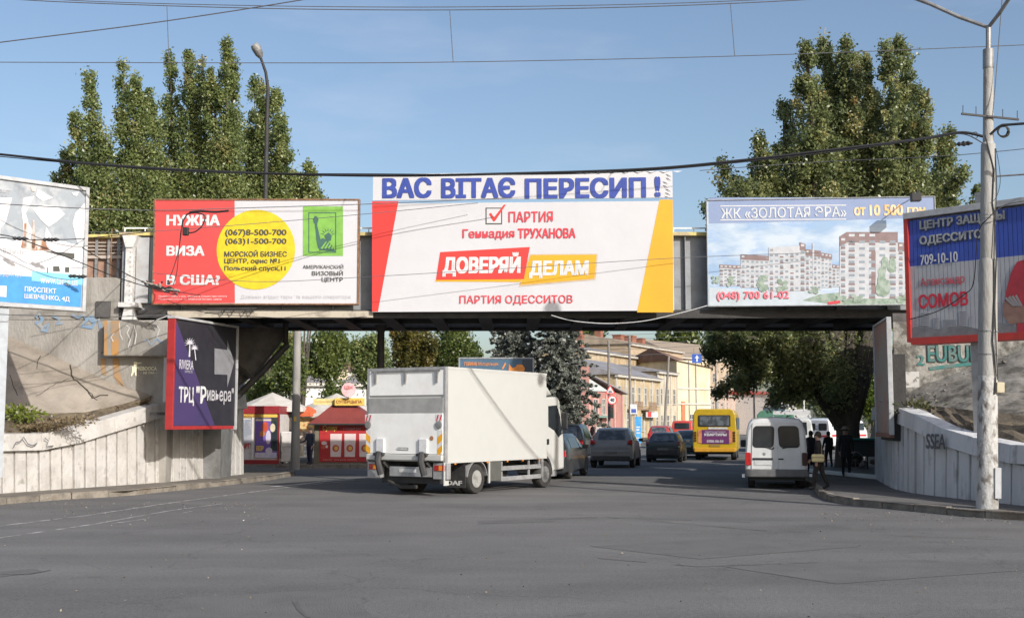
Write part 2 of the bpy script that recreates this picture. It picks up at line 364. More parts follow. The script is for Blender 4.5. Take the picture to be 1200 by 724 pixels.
# ---- left pavement
lk = [PZ(x, y, 0) for x, y in ((-140, 606), (-60, 598), (0, 591), (75, 585), (150, 581), (215, 574), (270, 568), (316, 562.5))]
lk += [Vector((-7.6, 42.5, 0)), Vector((-9.5, 47.5, 0)), Vector((-12, 48.6, 0))]
lb = [PZ(x, y, .14) for x, y in ((-140, 590), (-60, 582), (10, 577), (60, 573.5), (103, 570.6), (150, 567.5), (204, 563.6), (245, 559.5), (286, 555))]
b = MB(); pts = [(p.x, p.y) for p in lk]+[(-30, 48.6), (-30, 30)]
b.add([(x, y, .135) for x, y in pts], [tuple(range(len(pts)))])
lp = tag(b.build('pavement_left', pave), kind='structure')
def kerb_piece(side):
    def f(mb, a, c, za, zc, q, rn):
        h = .155+rn.uniform(-.012, .012); o = q*side; s = rn.uniform(-.015, .015)
        A = a+o*s; Cc = c+o*(s+rn.uniform(-.01, .01)); e = o*.17
        mb.hexa([(*A, -.05), (*Cc, -.05), (*(Cc+e), -.05), (*(A+e), -.05)], [(*(A+o*.02), h), (*(Cc+o*.02), h+rn.uniform(-.01, .01)), (*(Cc+e), h), (*(A+e), h)])
    return f
pieces(lk, 1.0, 'kerb_stone', kerbm, lp, .02, kerb_piece(1), 5)
# ---- right pavement
rk = [PZ(x, y, 0) for x, y in ((1420, 622), (1300, 616), (1200, 610), (1140, 606), (1050, 597), (1000, 592), (975, 588), (960, 582), (953, 573))]
rk += [Vector((8.75, 36.3, 0)), Vector((9.6, 40, 0)), Vector((11.0, 44, 0)), Vector((14, 55, 0)), Vector((20, 75, 0)), Vector((34, 130, 0))]
b = MB(); pts = [(p.x, p.y) for p in rk]+[(60, 130), (60, 22)]
b.add([(x, y, .135) for x, y in pts], [tuple(range(len(pts)))])
rp = tag(b.build('pavement_right', mat('pavement_grey', (.15, .14, .13), .9, (.105, .10, .092), scale=1.2, bump=.4, bscale=30)), kind='structure')
pieces(rk[:13], 1.0, 'kerb_stone', kerbm, rp, .02, kerb_piece(-1), 6)
# white painted border across the pavement under the tree
a, c = PZ(948, 553, .14), PZ(1046, 563, .14)
d = (c-a).normalized(); q = Vector((-d.y, d.x, 0))*.12
wb = MB().hexa([a-q, c-q, c+q, a+q], [a-q+Vector((0, 0, .12)), c-q+Vector((0, 0, .12)), c+q+Vector((0, 0, .12)), a+q+Vector((0, 0, .12))]).build('border', white, bevel=.015)
tag(wb, 'low white painted concrete border crossing the pavement behind the dark dressed woman', 'border')
# ---- paved yard round the kiosks
b = MB(); pts = [(-40, 49.3), (-5.0, 49.3), (-2.5, 50.6), (-1.5, 57), (3, 78), (13, 118), (20, 150), (-60, 150)]
b.add([(x, y, .13) for x, y in pts], [tuple(range(len(pts)))])
yard = tag(b.build('pavement_yard', pave), kind='structure')
pieces([Vector((-20, 49.1, 0)), Vector((-5.0, 49.1, 0)), Vector((-2.3, 50.5, 0)), Vector((-1.3, 57, 0)), Vector((3.2, 78, 0))], 1.5, 'kerb_stone', kerbm, yard, .02, kerb_piece(1), 7)
sheet('grass_verge', [(14.3, 120), (21.5, 150), (33, 200), (27, 200), (13, 150)], .145, mat('grass_soil', (.09, .11, .04), .95, (.12, .10, .06), scale=1.5), yard)

# ================================================================ retaining walls
def rib_wall(root, path, tops, th, band, wallm, copm, flip, step, seed, ztop_lim=None):
    pth = [Vector((p.x, p.y, z)) for p, z in zip(path, tops)]
    s = flip
    def rib(mb, a, c, za, zc, q, rn):
        o = q*s; pr = rn.uniform(.015, .05); L = (c-a).length
        tp0, tp1 = za-band, zc-band; t = (c-a).normalized()
        mb.hexa([(*(a-o*pr), .10), (*(c-t*.03-o*(pr*.15)), .10), (*(c+o*th), .10), (*(a+o*th), .10)],
                [(*(a+o*.06-o*pr), tp0), (*(c-t*.03+o*(.06-pr*.15)), tp1), (*(c+o*th), tp1), (*(a+o*th), tp0)])
    pieces(pth, step, 'wall_panel', wallm, root, .006, rib, seed)
    def cop(mb, a, c, za, zc, q, rn):
        o = q*s; e = -.07
        mb.hexa([(*(a+o*e), za-band+.002), (*(c+o*e), zc-band+.002), (*(c+o*(th+.06)), zc-band+.002), (*(a+o*(th+.06)), za-band+.002)],
                [(*(a+o*(e+.05)), za), (*(c+o*(e+.05)), zc), (*(c+o*(th+.06)), zc+.02), (*(a+o*(th+.06)), za+.02)])
    pieces(pth, 1.35, 'coping', copm, root, .008, cop, seed+1)
ltop_px = (506, 508, 508.5, 508, 497, 482, 468, 466, 464)
lt = [PY(px, py, p.y).z for (px, py, p) in zip((-140, -60, 10, 60, 103, 150, 204, 245, 286), ltop_px, lb)]
wl = thing('retaining_wall', 'whitewashed ribbed concrete wall with sloping coping below the sunlit embankment', 'wall')
rib_wall(wl, lb, lt, .35, .42, whitewash, whitewash, 1, .40, 11)
rb_px = (1420, 1300, 1200, 1118, 1083, 1064, 1047, 1036, 1025)
rb = [PZ(x, y, .14) for x, y in zip(rb_px, (616, 603, 592, 583, 579, 576, 572, 566, 560))]
rt = [PY(px, py, p.y).z for px, py, p in zip(rb_px, (521, 522, 523, 507, 489, 480, 475, 476, 477), rb)]
wr = thing('retaining_wall', 'shaded grey ribbed concrete wall curving down behind the tall concrete lamp post', 'wall')
rib_wall(wr, rb, rt, .35, .40, greywash, greywash, -1, .5, 13)
# small tags sprayed on the walls
def wallplane(a, c): return Board((a.x, a.y), (c.x, c.y), 0)
bd = wallplane(lb[2], lb[3]); ink = mat('spray_dark', (.12, .12, .13), .8)
def squiggle(bd, root, pts, wd, m, y=-.1, name='graffiti'):
    q = [bd.uv(*p) for p in pts]
    mb = MB(); mb.tube([(u, 0, v) for u, v in q], wd, 4)
    mb.v = [(x, yy*.05+y, z) for x, yy, z in mb.v]
    return mb.build(name, m, root)
gl = thing('graffiti', 'thin dark sprayed scribble on the low left end of the white wall', 'graffiti', (bd.A.x, bd.A.y, 0), bd.rz)
squiggle(bd, gl, [(11, 524), (14, 518), (19, 517), (23, 512), (28, 520), (34, 522), (39, 519)], .018, ink, -.13)
squiggle(bd, gl, [(48, 513), (52, 516), (50, 523), (58, 522)], .018, ink, -.13)
bd = wallplane(rb[5], rb[3]) if False else Board((rb[4].x, rb[4].y), (rb[3].x, rb[3].y), 0)
gr = thing('graffiti', 'black block letter tag on the coping of the shaded wall', 'graffiti', (bd.A.x, bd.A.y, 0), bd.rz)
bd.text(gr, 'SSEA', 1092, 508, 1114, 526, ink, y=-.14, bold=.03, shear=.1, name='graffiti')
# ================================================================ slopes and embankments
def patch(name, A, B, n, m, z_noise=.05, seed=0, parent=None, smooth=False):
    """a skin between two 3D lines with a few rough rows"""
    rn = random.Random(seed); b = MB(); A = [Vector(p) for p in A]; B = [Vector(p) for p in B]
    k = len(A)
    for j in range(n+1):
        for i in range(k):
            p = A[i].lerp(B[i], j/n)
            if 0 < j < n: p = p+Vector((0, rn.uniform(-1, 1)*z_noise, rn.uniform(-1, 1)*z_noise))
            b.v.append(tuple(p))
    for j in range(n):
        for i in range(k-1): b.f.append((j*k+i, j*k+i+1, (j+1)*k+i+1, (j+1)*k+i)); b.m.append(0)
    return b.build(name, m, parent, smooth=smooth)
def dens(line, n):
    out = []
    for a, c in zip(line[:-1], line[1:]):
        for i in range(n): out.append(Vector(a).lerp(Vector(c), i/n))
    out.append(Vector(line[-1])); return out
ber_y = 2.0
_l6 = lb[5].lerp(lb[6], .55); A = [Vector((p.x-.3, p.y+.3, z-.04)) for p, z in zip(lb[:6]+[_l6], lt[:6]+[(lt[5]+lt[6])/2+.1])]
Bt = [PY(-140, 474, 31), PY(-60, 476, 31.3), PY(10, 482, 31.6), PY(60, 484, 32.3), PY(100, 483, 33.1), PY(140, 474, 33.9), PY(176, 465, 34.6)]
for i in range(7): Bt[i].z = max(Bt[i].z, A[i].z+.05)
tag(patch('ground_berm', dens(A, 4), dens(Bt, 4), 6, earth, .05, 3), kind='structure')
Ct = [PY(x, y, 34.69) for x, y in ((-140, 375), (-60, 385), (14, 395), (60, 416), (95, 432), (128, 447), (180, 464))]
tag(patch('ground_slope_left', dens(Bt, 3), dens(Ct, 3), 5, slopem, .03, 4), kind='structure')
# cracks in the slope and rubble on the berm
rn = random.Random(8); mb = MB(); mg = MB()
bslope = Board((-20, 34.2), (-8, 34.2), 0)
for i in range(160):
    t = rn.random(); i0 = min(5, 1+int(t*5)); u = rn.random(); v = rn.random()
    p = A[i0].lerp(A[i0+1], u).lerp(Bt[i0].lerp(Bt[i0+1], u), v); s = rn.uniform(.02, .09)*(1.0 if rn.random() < .9 else 1.8)
    c = [Vector((rn.uniform(-s, s), rn.uniform(-s, s), rn.uniform(-s*.5, s*.7)))+p for _ in range(6)]
    mb.add(c, [(0, 1, 2), (0, 2, 3), (0, 3, 4), (1, 2, 5), (2, 3, 5), (0, 1, 4)], 1 if rn.random() < .07 else 0)
tag(mb.build('rubble', [mat('rubble_stone', (.22, .17, .12), .9, (.10, .07, .045), scale=6), rust]), 'loose brown rubble and dry soil lying on the strip above the white wall', 'rubble', kind='stuff')
crackm = mat('crack', (.05, .04, .032), 1)
def surf_crack(pts, r, seed):
    rn = random.Random(seed); P = []
    for a, c in zip(pts[:-1], pts[1:]):
        for i in range(5): P.append((a[0]+(c[0]-a[0])*i/5+rn.uniform(-1, 1), a[1]+(c[1]-a[1])*i/5+rn.uniform(-1, 1)))
    Q = []
    for px, py in P:
        d = ray(px, py); best = None
        hit, loc, nrm, idx, ob, _ = scn.ray_cast(bpy.context.evaluated_depsgraph_get(), EYEP, d.normalized())
        if hit: Q.append(loc+d.normalized()*r*.35)
    if len(Q) > 2: return MB().tube(Q, r, 4)
    return None
bpy.context.view_layer.update()
cr_root = thing('slope_cracks', 'dark branching cracks and joints across the tan concrete slope', 'crack')
for i, (pts, r) in enumerate([([(82, 425), (84, 442), (100, 455), (108, 466), (130, 462)], .028), ([(84, 442), (62, 452), (36, 468)], .010), ([(20, 372), (55, 400), (82, 418)], .010), ([(100, 455), (118, 473)], .016), ([(12, 440), (22, 470)], .012), ([(52, 400), (40, 440)], .012)]):
    t = surf_crack(pts, r, i)
    if t: t.build('crack', crackm, cr_root)
# right berm and slope
A = [Vector((p.x+.35, p.y+.25, z-.04)) for p, z in zip(rb[:7], rt[:7])]
Bt = [PY(1420, 470, 28.5), PY(1300, 474, 28.5), PY(1200, 486, 28.3), PY(1135, 480, 29.2), PY(1100, 476, 30.6), PY(1075, 472, 31.5), PY(1056, 470, 32)]
for i in range(7): Bt[i].z = max(Bt[i].z, A[i].z+.08)
tag(patch('ground_berm_right', dens(A, 4), dens(Bt, 4), 6, earth, .07, 5), kind='structure')
Ct = [PY(1420, 385, 33), PY(1300, 395, 33), PY(1200, 408, 33), PY(1150, 428, 33), PY(1110, 441, 33), PY(1080, 452, 33), PY(1053, 468, 33)]
Ct = dens(Ct, 4); Bt2 = dens(Bt, 4); rn = random.Random(3)
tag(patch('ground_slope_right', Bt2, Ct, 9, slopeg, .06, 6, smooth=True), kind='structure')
mb = MB(); rn = random.Random(12)
for i in range(26):                       # broken ledges of old concrete on the slope
    k = rn.randrange(len(Ct)-1); v = rn.random(); p = Bt2[k].lerp(Ct[k], v)
    L, hh, dd = rn.uniform(.2, .9), rn.uniform(.02, .06), rn.uniform(.05, .14)
    t = Vector((.93, -.1, -.3)).normalized()*L; up = Vector((0, 0, hh)); dp = Vector((0, -dd, 0))
    mb.hexa([p+dp*.8, p+t*.9+dp, p+t, p], [p+up+dp*.5, p+t*.8+up+dp*.6, p+t+up, p+up])
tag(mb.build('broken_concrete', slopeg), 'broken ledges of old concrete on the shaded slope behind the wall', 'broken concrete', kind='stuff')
def tuft(root_name, pts, seed, label, m, n=260, size=.09, h=.25):
    rn = np.random.default_rng(seed); P = []
    for x, y, z in pts: P.append(rn.normal(size=(n, 3))*[.28, .18, h*.4]+[x, y, z+h*.5])
    P = np.concatenate(P); return tag(leaf_mesh(root_name, P, size, rn.normal(.5, .2, len(P)), m, None, seed=seed), label, 'weeds', kind='stuff')
weedm = leafmat('weed_leaf', [(.03, .045, .015), (.07, .09, .03), (.12, .12, .05), (.17, .13, .07)])
dryl = leafmat('dry_weed', [(.12, .09, .055), (.20, .15, .09), (.28, .21, .12), (.18, .18, .08)])
tuft('weeds', [tuple(PY(x, y, 30.6)) for x, y in ((1078, 489), (1092, 494), (1105, 496), (1119, 500), (1070, 483), (1085, 487), (1135, 503))], 5, 'low green weeds growing at the top of the shaded curved wall', weedm, 130, .06, .25)
tuft('weeds', [tuple(PY(x, y, 28.0)) for x, y in ((1160, 512), (1175, 512), (1190, 513), (1205, 512), (1150, 513))], 6, 'dry brown weeds on the soil behind the lamp post', dryl, 300, .06, .2)
tuft('weeds', [tuple(PY(x, y, 30.9)) for x, y in ((14, 505), (28, 503), (45, 501), (62, 500), (76, 499), (52, 504), (36, 505), (88, 494))], 7, 'dry brown weeds with green blades above the low end of the white wall', dryl, 150, .045, .10)
tuft('weeds', [tuple(PY(20, 489, 31.2)), tuple(PY(27, 492, 31.0))], 8, 'small bright green tuft of grass beside the grey billboard post', leafmat('green_tuft', [(.12, .16, .02), (.22, .26, .04)]), 200, .06, .25)

# ================================================================ abutments and bridge
YB = 34.95; YF = 40.6; ZU = 5.0
zt = 7.38
def px_x(px, Y): return PY(px, 380, Y).x
ab = thing('abutment', 'sunlit grey concrete abutment wall under the left end of the bridge', 'abutment', (0, 0, 0))
mb = MB(); mb.box(-30, px_x(199, 34.7), 34.7, 44, -.1, ZY(375, 34.7)); mb.build('abutment_wall', conc, ab)
mb = MB(); mb.box(px_x(100, 34.7)-14, px_x(139, 34.72), 34.72, 40, ZY(375, 34.7)+.003, ZY(325, 34.7)); mb.build('upper_wall', conc, ab, bevel=.03)
mb = MB(); mb.box(px_x(112, 34.7), px_x(129, 34.7), 34.66, 34.718, ZY(372, 34.7), ZY(353, 34.7)); mb.build('recess_frame', concd, ab)
Yk = 34.3
mb = MB(); mb.box(px_x(122, Yk), px_x(197, Yk), Yk, 34.695, ZY(417, Yk), ZY(375.5, Yk)); mb.build('bearing_block', conc, ab, bevel=.03)
mb = MB(); mb.box(px_x(192, Yk), px_x(199.5, Yk), Yk+.1, 34.69, ZY(471, 34.4), ZY(417, Yk)-.02); mb.build('pilaster', greywash, ab)
mb = MB(); mb.prism([(px_x(262, 37.2), 37.2), (px_x(287, 41.5), 41.5), (px_x(284, 44.5), 44.5), (-16, 44.5), (-16, 37.2)], 'z', .1, ZU-.05); mb.build('far_wall', mat('far_wall_concrete', (.2, .2, .195), .9, (.12, .12, .115), scale=2, bump=.4, bscale=12), ab)
orange = mat('orange_stain', (.42, .22, .07), .9, (.30, .22, .15), scale=2.5, lo=.42, hi=.62)
bk = Board((0, Yk), (1, Yk), 0); bw = Board((0, 34.7), (1, 34.7), 0)
mb = MB(); bk.poly(mb, [(122, 376), (126, 376), (126, 416), (122, 416)], Yk-.006); bk.poly(mb, [(130, 376), (140, 376), (139, 416), (131, 416)], Yk-.006)
bw.poly(mb, [(118, 420), (124, 420), (125, 440), (119, 438)], 34.69); bw.poly(mb, [(132, 420), (139, 420), (142, 444), (152, 462), (158, 466), (140, 452), (133, 440)], 34.69)
mb.build('rust_streak', orange, ab)
cream = mat('stencil_cream', (.85, .80, .58), .8)
g = thing('graffiti', 'cream stencil of a small figure with lines of lettering on the abutment wall', 'graffiti')
mb = MB()
for q in ([(157, 424), (161, 424), (161, 429), (157, 429)], [(155, 429), (161, 430), (160, 436), (155, 435)], [(155, 435), (158, 435), (155, 440.5), (153.5, 440.5)], [(158, 435), (160.5, 436), (160.5, 440.5), (159, 440.5)], [(160, 425), (166, 424.5), (166, 425.5), (160, 426.5)], [(161, 429), (164, 431), (162, 432), (160, 431)]):
    bw.poly(mb, q, 34.68)
mb.build('stencil_figure', cream, g)
bw.text(g, 'REBOOCA', 162, 429.5, 184, 434, cream, y=34.68, bold=.02)
bw.text(g, '- tel 066 -', 165, 435, 184, 438, cream, y=34.68, bold=.0)
gb = thing('graffiti', 'faded blue spray scrawls on the abutment beside the blue billboard', 'graffiti')
bluespray = mat('blue_spray', (.18, .27, .38), .9, (.30, .31, .31), scale=5, lo=.45, hi=.6)
for pts in ([(42, 372), (46, 368), (50, 374), (46, 381), (42, 377), (50, 384), (57, 380), (55, 388), (48, 386)], [(62, 370), (70, 374), (66, 380), (74, 378)], [(84, 369), (92, 372), (99, 369), (102, 376), (96, 382), (108, 384), (112, 376), (106, 370)], [(103, 372), (110, 378), (116, 374), (118, 385)]):
    squiggle(bw, gb, pts, .055, bluespray, 34.68)
gb2 = thing('graffiti', 'white and pale blue scrawls over the bearing block of the bridge', 'graffiti')
whitespray = mat('white_spray', (.55, .54, .52), .9)
for pts in ([(140, 378), (141, 392), (144, 398)], [(134, 390), (130, 395), (133, 400)], [(148, 381), (152, 384), (149, 390), (153, 398), (150, 408)], [(157, 380), (160, 392), (158, 404)], [(183, 380), (187, 386), (184, 396)]):
    squiggle(bk, gb2, pts, .02, whitespray, Yk-.01)
squiggle(bk, gb2, [(168, 400), (173, 398), (177, 404), (184, 397), (190, 402)], .035, bluespray, Yk-.012)

# right abutment
ar = thing('abutment', 'shaded rough concrete abutment wall behind the right hand slope', 'abutment')
Yr = 33.3
fp = lambda o, y0: [(px_x(1046, Yr)+o, y0), (30, y0), (30, 44), (px_x(1046, 44)+o, 44)]
mb = MB(); mb.prism(fp(0, Yr), 'z', -.1, ZY(377, Yr)); mb.build('abutment_wall', plasterr, ar, bevel=.03)
mb = MB(); mb.prism(fp(.2, Yr+.6), 'z', ZY(377, Yr)+.003, ZU-.05); mb.build('abutment_top', concd, ar)
br2 = Board((0, Yr), (1, Yr), 0)
mb = MB(); br2.poly(mb, [(1050, 436), (1077, 435), (1077, 454), (1050, 454)], Yr-.012); mb.build('whitewashed_patch', mat('whitewash_patch', (.45, .44, .42), .9, (.16, .15, .14), scale=7, lo=.52, hi=.6), ar)
ge = thing('graffiti', 'teal block letters sprayed high on the shaded abutment wall', 'graffiti')
def gtext(t, x0, y0, x1, y1, m, yy, bold): br2.text(ge, t, x0, y0, x1, y1, m, y=yy, bold=bold)
gtext('EUBUI', 1086, 404, 1140, 425, mat('graffiti_outline', (.05, .06, .06), .9), Yr-.02, .05)
gtext('EUBUI', 1087, 405, 1139, 424, tealp, Yr-.03, .015)
mb = MB(); br2.poly(mb, [(1088, 430), (1112, 427), (1140, 424), (1140, 428), (1112, 431), (1089, 434)], Yr-.02); mb.build('paint_stripe', tealp, ge)
gtext('2', 1074, 416, 1083, 428, tealp, Yr-.02, .03)

# ---- railway embankments continuing on both sides behind the abutments
for nm, xs, zt2, lab in (('embankment_left', (-120, px_x(103, 36.5)), 6.0, ''), ('embankment_right', (14.5, 120), 6.2, '')):
    mb = MB(); x0, x1 = xs
    mb.hexa([(x0, 36.8 if nm[-1] == 't' and xs[0] < 0 else 36, -.2), (x1, 36.8, -.2), (x1, 50, -.2), (x0, 50, -.2)], [(x0, 37.4, zt2), (x1, 37.4, zt2), (x1, 44, zt2), (x0, 44, zt2)])
    tag(mb.build(nm, slopem), kind='structure')

# ---- the bridge
X0, X1 = px_x(143, YB), px_x(1110, YB)
bri = thing('railway_bridge', 'grey plate girder railway bridge carrying the row of billboards over the road', 'bridge')
mb = MB(); mb.box(X0, X1, YB, YB+.04, ZU+.06, zt-.06); mb.build('girder_web', girderm, bri)
mb = MB(); mb.box(X0, X1, YF-.04, YF, ZU+.06, zt-.06); mb.build('girder_web', girderm, bri)
mb = MB(); mb.box(X0-.1, X1+.1, YB-.2, YB+.25, zt-.06, zt+.04); mb.box(X0-.1, X1+.1, YF-.25, YF+.2, zt-.06, zt+.04); mb.build('top_flange', yellowp, bri)
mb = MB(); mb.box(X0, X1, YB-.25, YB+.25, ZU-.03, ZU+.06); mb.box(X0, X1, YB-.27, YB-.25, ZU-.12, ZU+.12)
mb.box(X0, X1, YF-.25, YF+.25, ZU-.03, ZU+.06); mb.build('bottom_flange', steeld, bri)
MB().box(px_x(196, YB-.35), px_x(437, YB-.35), YB-.36, YB-.29, ZY(372, YB-.35), ZY(364.5, YB-.35)).build('lit_flange_strip', tanm, bri)  # added strip, paints the sunlit stretch of the otherwise dark bottom flange
n = 16
for i in range(n+1):
    x = X0+.3+(X1-X0-.6)*i/n
    mb = MB(); mb.box(x-.01, x+.01, YB-.15, YB-.001, ZU+.07, zt-.07); mb.build('stiffener', girderm, bri)
    mb = MB(); mb.box(x-.12, x+.12, YB+.26, YF-.26, ZU-.02, ZU+.42); mb.box(x-.2, x+.2, YB+.26, YF-.26, ZU-.04, ZU-.021); mb.build('cross_beam', steeld, bri)
mb = MB(); mb.box(X0, X1, YB+.3, YF-.3, ZU+.43, ZU+.6); mb.build('deck', steeld, bri)
for x in (YB+1.6, YB+3.6):
    mb = MB(); mb.box(X0, X1, x, x+.3, ZU+.05, ZU+.41); mb.build('stringer', steeld, bri)
# railing on the girder: thin posts and rail seen right of the middle billboards
mb = MB(); mb.box(X0, X1, YB-.06, YB-.03, zt+.16, zt+.2)
for i in range(40): mb.box(X0+i*.6, X0+i*.6+.03, YB-.06, YB-.03, zt+.04, zt+.16)
mb.build('low_railing', white, bri)
# riveted end post, panels
gx = lambda p: px_x(p, YB-.3)
mb = MB(); mb.box(gx(146), gx(155), YB-.42, YB-.02, ZU+.3, zt-.1); mb.prism([(gx(142), zt-.1), (gx(146), zt-.45), (gx(155), zt-.45), (gx(160), zt-.1)], 'y', YB-.46, YB-.02); mb.box(gx(140), gx(163), YB-.5, YB, ZU+.18, ZU+.32)
mb.build('end_post', steel_w, bri, bevel=.01)
rv = MB()
for i in range(14): rv.lathe([(.02, -.02), (.012, -.03)], 6, (gx(152.6), YB-.42, ZU+.4+i*.14), ax='y')
rv.build('rivets', steel_w, bri)['kind'] = 'stuff'
mb = MB(); mb.box(gx(156), gx(171), YB-.2, YB-.16, ZU+.33, zt-.12); mb.build('end_panel', mat('panel_lightgrey', (.42, .43, .44), .6, (.33, .32, .31), scale=3), bri)
mb = MB(); mb.box(gx(171.3), gx(181), YB-.14, YB-.10, ZU+.33, zt-.12); mb.build('teal_panel', mat('panel_teal', (.22, .38, .40), .6, (.34, .35, .36), scale=1.1, lo=.45, hi=.55), bri)
mb = MB(); mb.box(gx(141), gx(145), YB-.3, YB-.1, ZU+.33, zt-.1); mb.build('end_panel', girderm, bri)
mb = MB(); mb.prism([(gx(146), ZU+.18), (gx(157), ZU+.18), (gx(160), ZY(376, YB)), (gx(143), ZY(376, YB))], 'y', YB-.4, YB+.1); mb.build('bearing', steel_w, bri, bevel=.01)
mb = MB(); mb.lathe([(.11, .13), (.13, .3), (.115, .35), (.115, 4.7), (.2, 4.95)], 12, (px_x(446.5, 38), 38, 0)); mb.build('column', steeld, bri, smooth=True)
mb = MB(); mb.tube([(px_x(335, 38), 38, ZU), (px_x(335, 38), 38, ZY(402, 38))], .09, 8); mb.build('hanger', steeld, bri)
# haunched end frame beneath the deck
h = MB(); P = [(px_x(p, 38.2), ZY(y, 38.2)) for p, y in ((270, 384), (333, 384), (331, 396), (300, 436), (270, 458))]
h.prism(P, 'y', 38.2, 38.6); h.build('haunch_plate', concd, bri)
h = MB(); h.tube([(px_x(338, 37.9), 37.9, ZY(403, 37.9)), (px_x(306, 37.9), 37.9, ZY(438, 37.9)), (px_x(276, 37.9), 37.9, ZY(468, 37.9))], .11, 8)
h.tube([(px_x(278, 37.9), 37.9, ZY(427, 37.9)), (px_x(300, 37.9), 37.9, ZY(446, 37.9))], .07, 6); h.build('brace', steeld, bri)
# drain pipe and cable trays slung at the left end
h = MB(); h.tube([(px_x(243, YB-.5), YB-.5, 5.12), (px_x(300, YB-.5), YB-.5, 5.14)], .025, 6)
for p in (258, 269, 283, 291): h.tube([(px_x(p, YB-.5), YB-.5, 5.12), (px_x(p+2, YB-.5), YB-.5, 5.0), (px_x(p+8, YB-.5), YB-.5, 5.16)], .02, 5)
h.build('cable_bracket', steeld, bri)
# utility hut with louvres on the embankment
hut = thing('trackside_hut', 'small brick hut with louvred openings on top of the abutment', 'hut', (px_x(86, 35.3), 35.3, ZY(325, 35.3)))
hw = px_x(139, 35.3)-px_x(86, 35.3); hh = ZY(279, 35.3)-ZY(325, 35.3)
brickm = mat('hut_brick', (.36, .22, .155), .9, (.25, .15, .11), scale=4)
mb = MB(); mb.box(0, hw, .12, 2.5, 0, hh); mb.build('hut_wall', brickm, hut)
for x in (.05, hw*.45, hw*.72, hw-.08): MB().box(x-.04, x+.04, .02, .115, 0, hh).build('mullion', steelg, hut)
MB().box(0, hw, .0, .117, hh*.48, hh*.56).build('transom', mat('hut_plaster', (.5, .42, .36), .9), hut)
for i in range(4):
    MB().hexa([(0, .03, hh*(.60+i*.09)), (hw, .03, hh*(.60+i*.09)), (hw, .11, hh*(.63+i*.09)), (0, .11, hh*(.63+i*.09))], [(0, .03, hh*(.625+i*.09)), (hw, .03, hh*(.625+i*.09)), (hw, .11, hh*(.655+i*.09)), (0, .11, hh*(.655+i*.09))]).build('louvre', mat('louvre_tan', (.40, .33, .27), .8), hut)
MB().box(-.1, hw+.1, -.1, 2.6, hh+.002, hh+.1).build('roof', yellowp, hut, bevel=.02)
MB().tube([(hw*.86, -.3, -.6), (hw*.86, -.3, hh*1.2)], .02, 6).build('rod', rust, hut)
# ================================================================ billboards
paper = mat('billboard_paper', (.55, .545, .565), .6, (.525, .52, .545), scale=1.2, bump=.2, bscale=1.6)
vinyl = mat('vinyl_white', (.55, .545, .56), .5, (.525, .52, .535), scale=.8, bump=.35, bscale=1.1)
redv = mat('vinyl_red', (.64, .045, .035), .5, (.60, .04, .035), scale=1, bump=.1, bscale=1.5)
yelv = mat('vinyl_yellow', (.66, .36, .015), .5, (.62, .33, .015), scale=1)
txtred = mat('text_red', (.66, .05, .07), .6)
txtblue = mat('text_blue', (.035, .065, .32), .6)
txtdark = mat('text_dark', (.07, .07, .06), .6)
txtwhite = mat('text_white', (.66, .66, .66), .6)
frame_g = mat('board_frame_grey', (.33, .34, .35), .5, (.24, .24, .24), scale=6)
def board(name, label, A, B, px0, py0, px1, py1, panel, frame=None, thick=.12, fr=.06, cat='billboard', back=True, z0=None, z1=None):
    bd = Board(A, B, 0)
    u0, zb = bd.uv(px0, py1); u1, zt_ = bd.uv(px1, py0)
    if z0 is not None: zb, zt_ = z0, z1
    o = bd.A+bd.x*u0
    root = thing(name, label, cat, (o.x, o.y, zb), bd.rz)
    bd = Board((o.x, o.y), (o.x+bd.x.x, o.y+bd.x.y), zb); W = u1-u0; H = zt_-zb
    MB().box(0, W, 0, thick, 0, H).build('panel', panel, root)
    if frame:
        e = fr; y0, y1 = -.03, thick+.02
        MB().box(-e, 0, y0, y1, -e, H+e).build('frame', frame, root, bevel=.008); MB().box(W, W+e, y0, y1, -e, H+e).build('frame', frame, root, bevel=.008)
        MB().box(0, W, y0, y1, -e, -.001).build('frame', frame, root, bevel=.008); MB().box(0, W, y0, y1, H+.001, H+e).build('frame', frame, root, bevel=.008)
    if back:
        mb = MB()
        for i in range(5):
            x = .3+(W-.6)*i/4; mb.box(x-.04, x+.04, thick+.02, thick+.12, .05, H-.05)
        mb.box(.1, W-.1, thick+.12, thick+.2, .3, .4); mb.box(.1, W-.1, thick+.12, thick+.2, H-.4, H-.3)
        mb.build('back_bracing', steelg, root)
    return root, bd, W, H
def circle(bd, mb, cx, cy, rx, ry, y, m=0, n=48):
    c = bd.uv(cx, cy); a = bd.uv(cx+rx, cy)[0]-c[0]; b_ = bd.uv(cx, cy-ry)[1]-c[1]
    mb.add([(c[0]+a*math.cos(2*math.pi*i/n), y, c[1]+b_*math.sin(2*math.pi*i/n)) for i in range(n)], [tuple(range(n))], m)
Yb = 34.55
def bx(p, Y=Yb): return PY(p, 300, Y).x
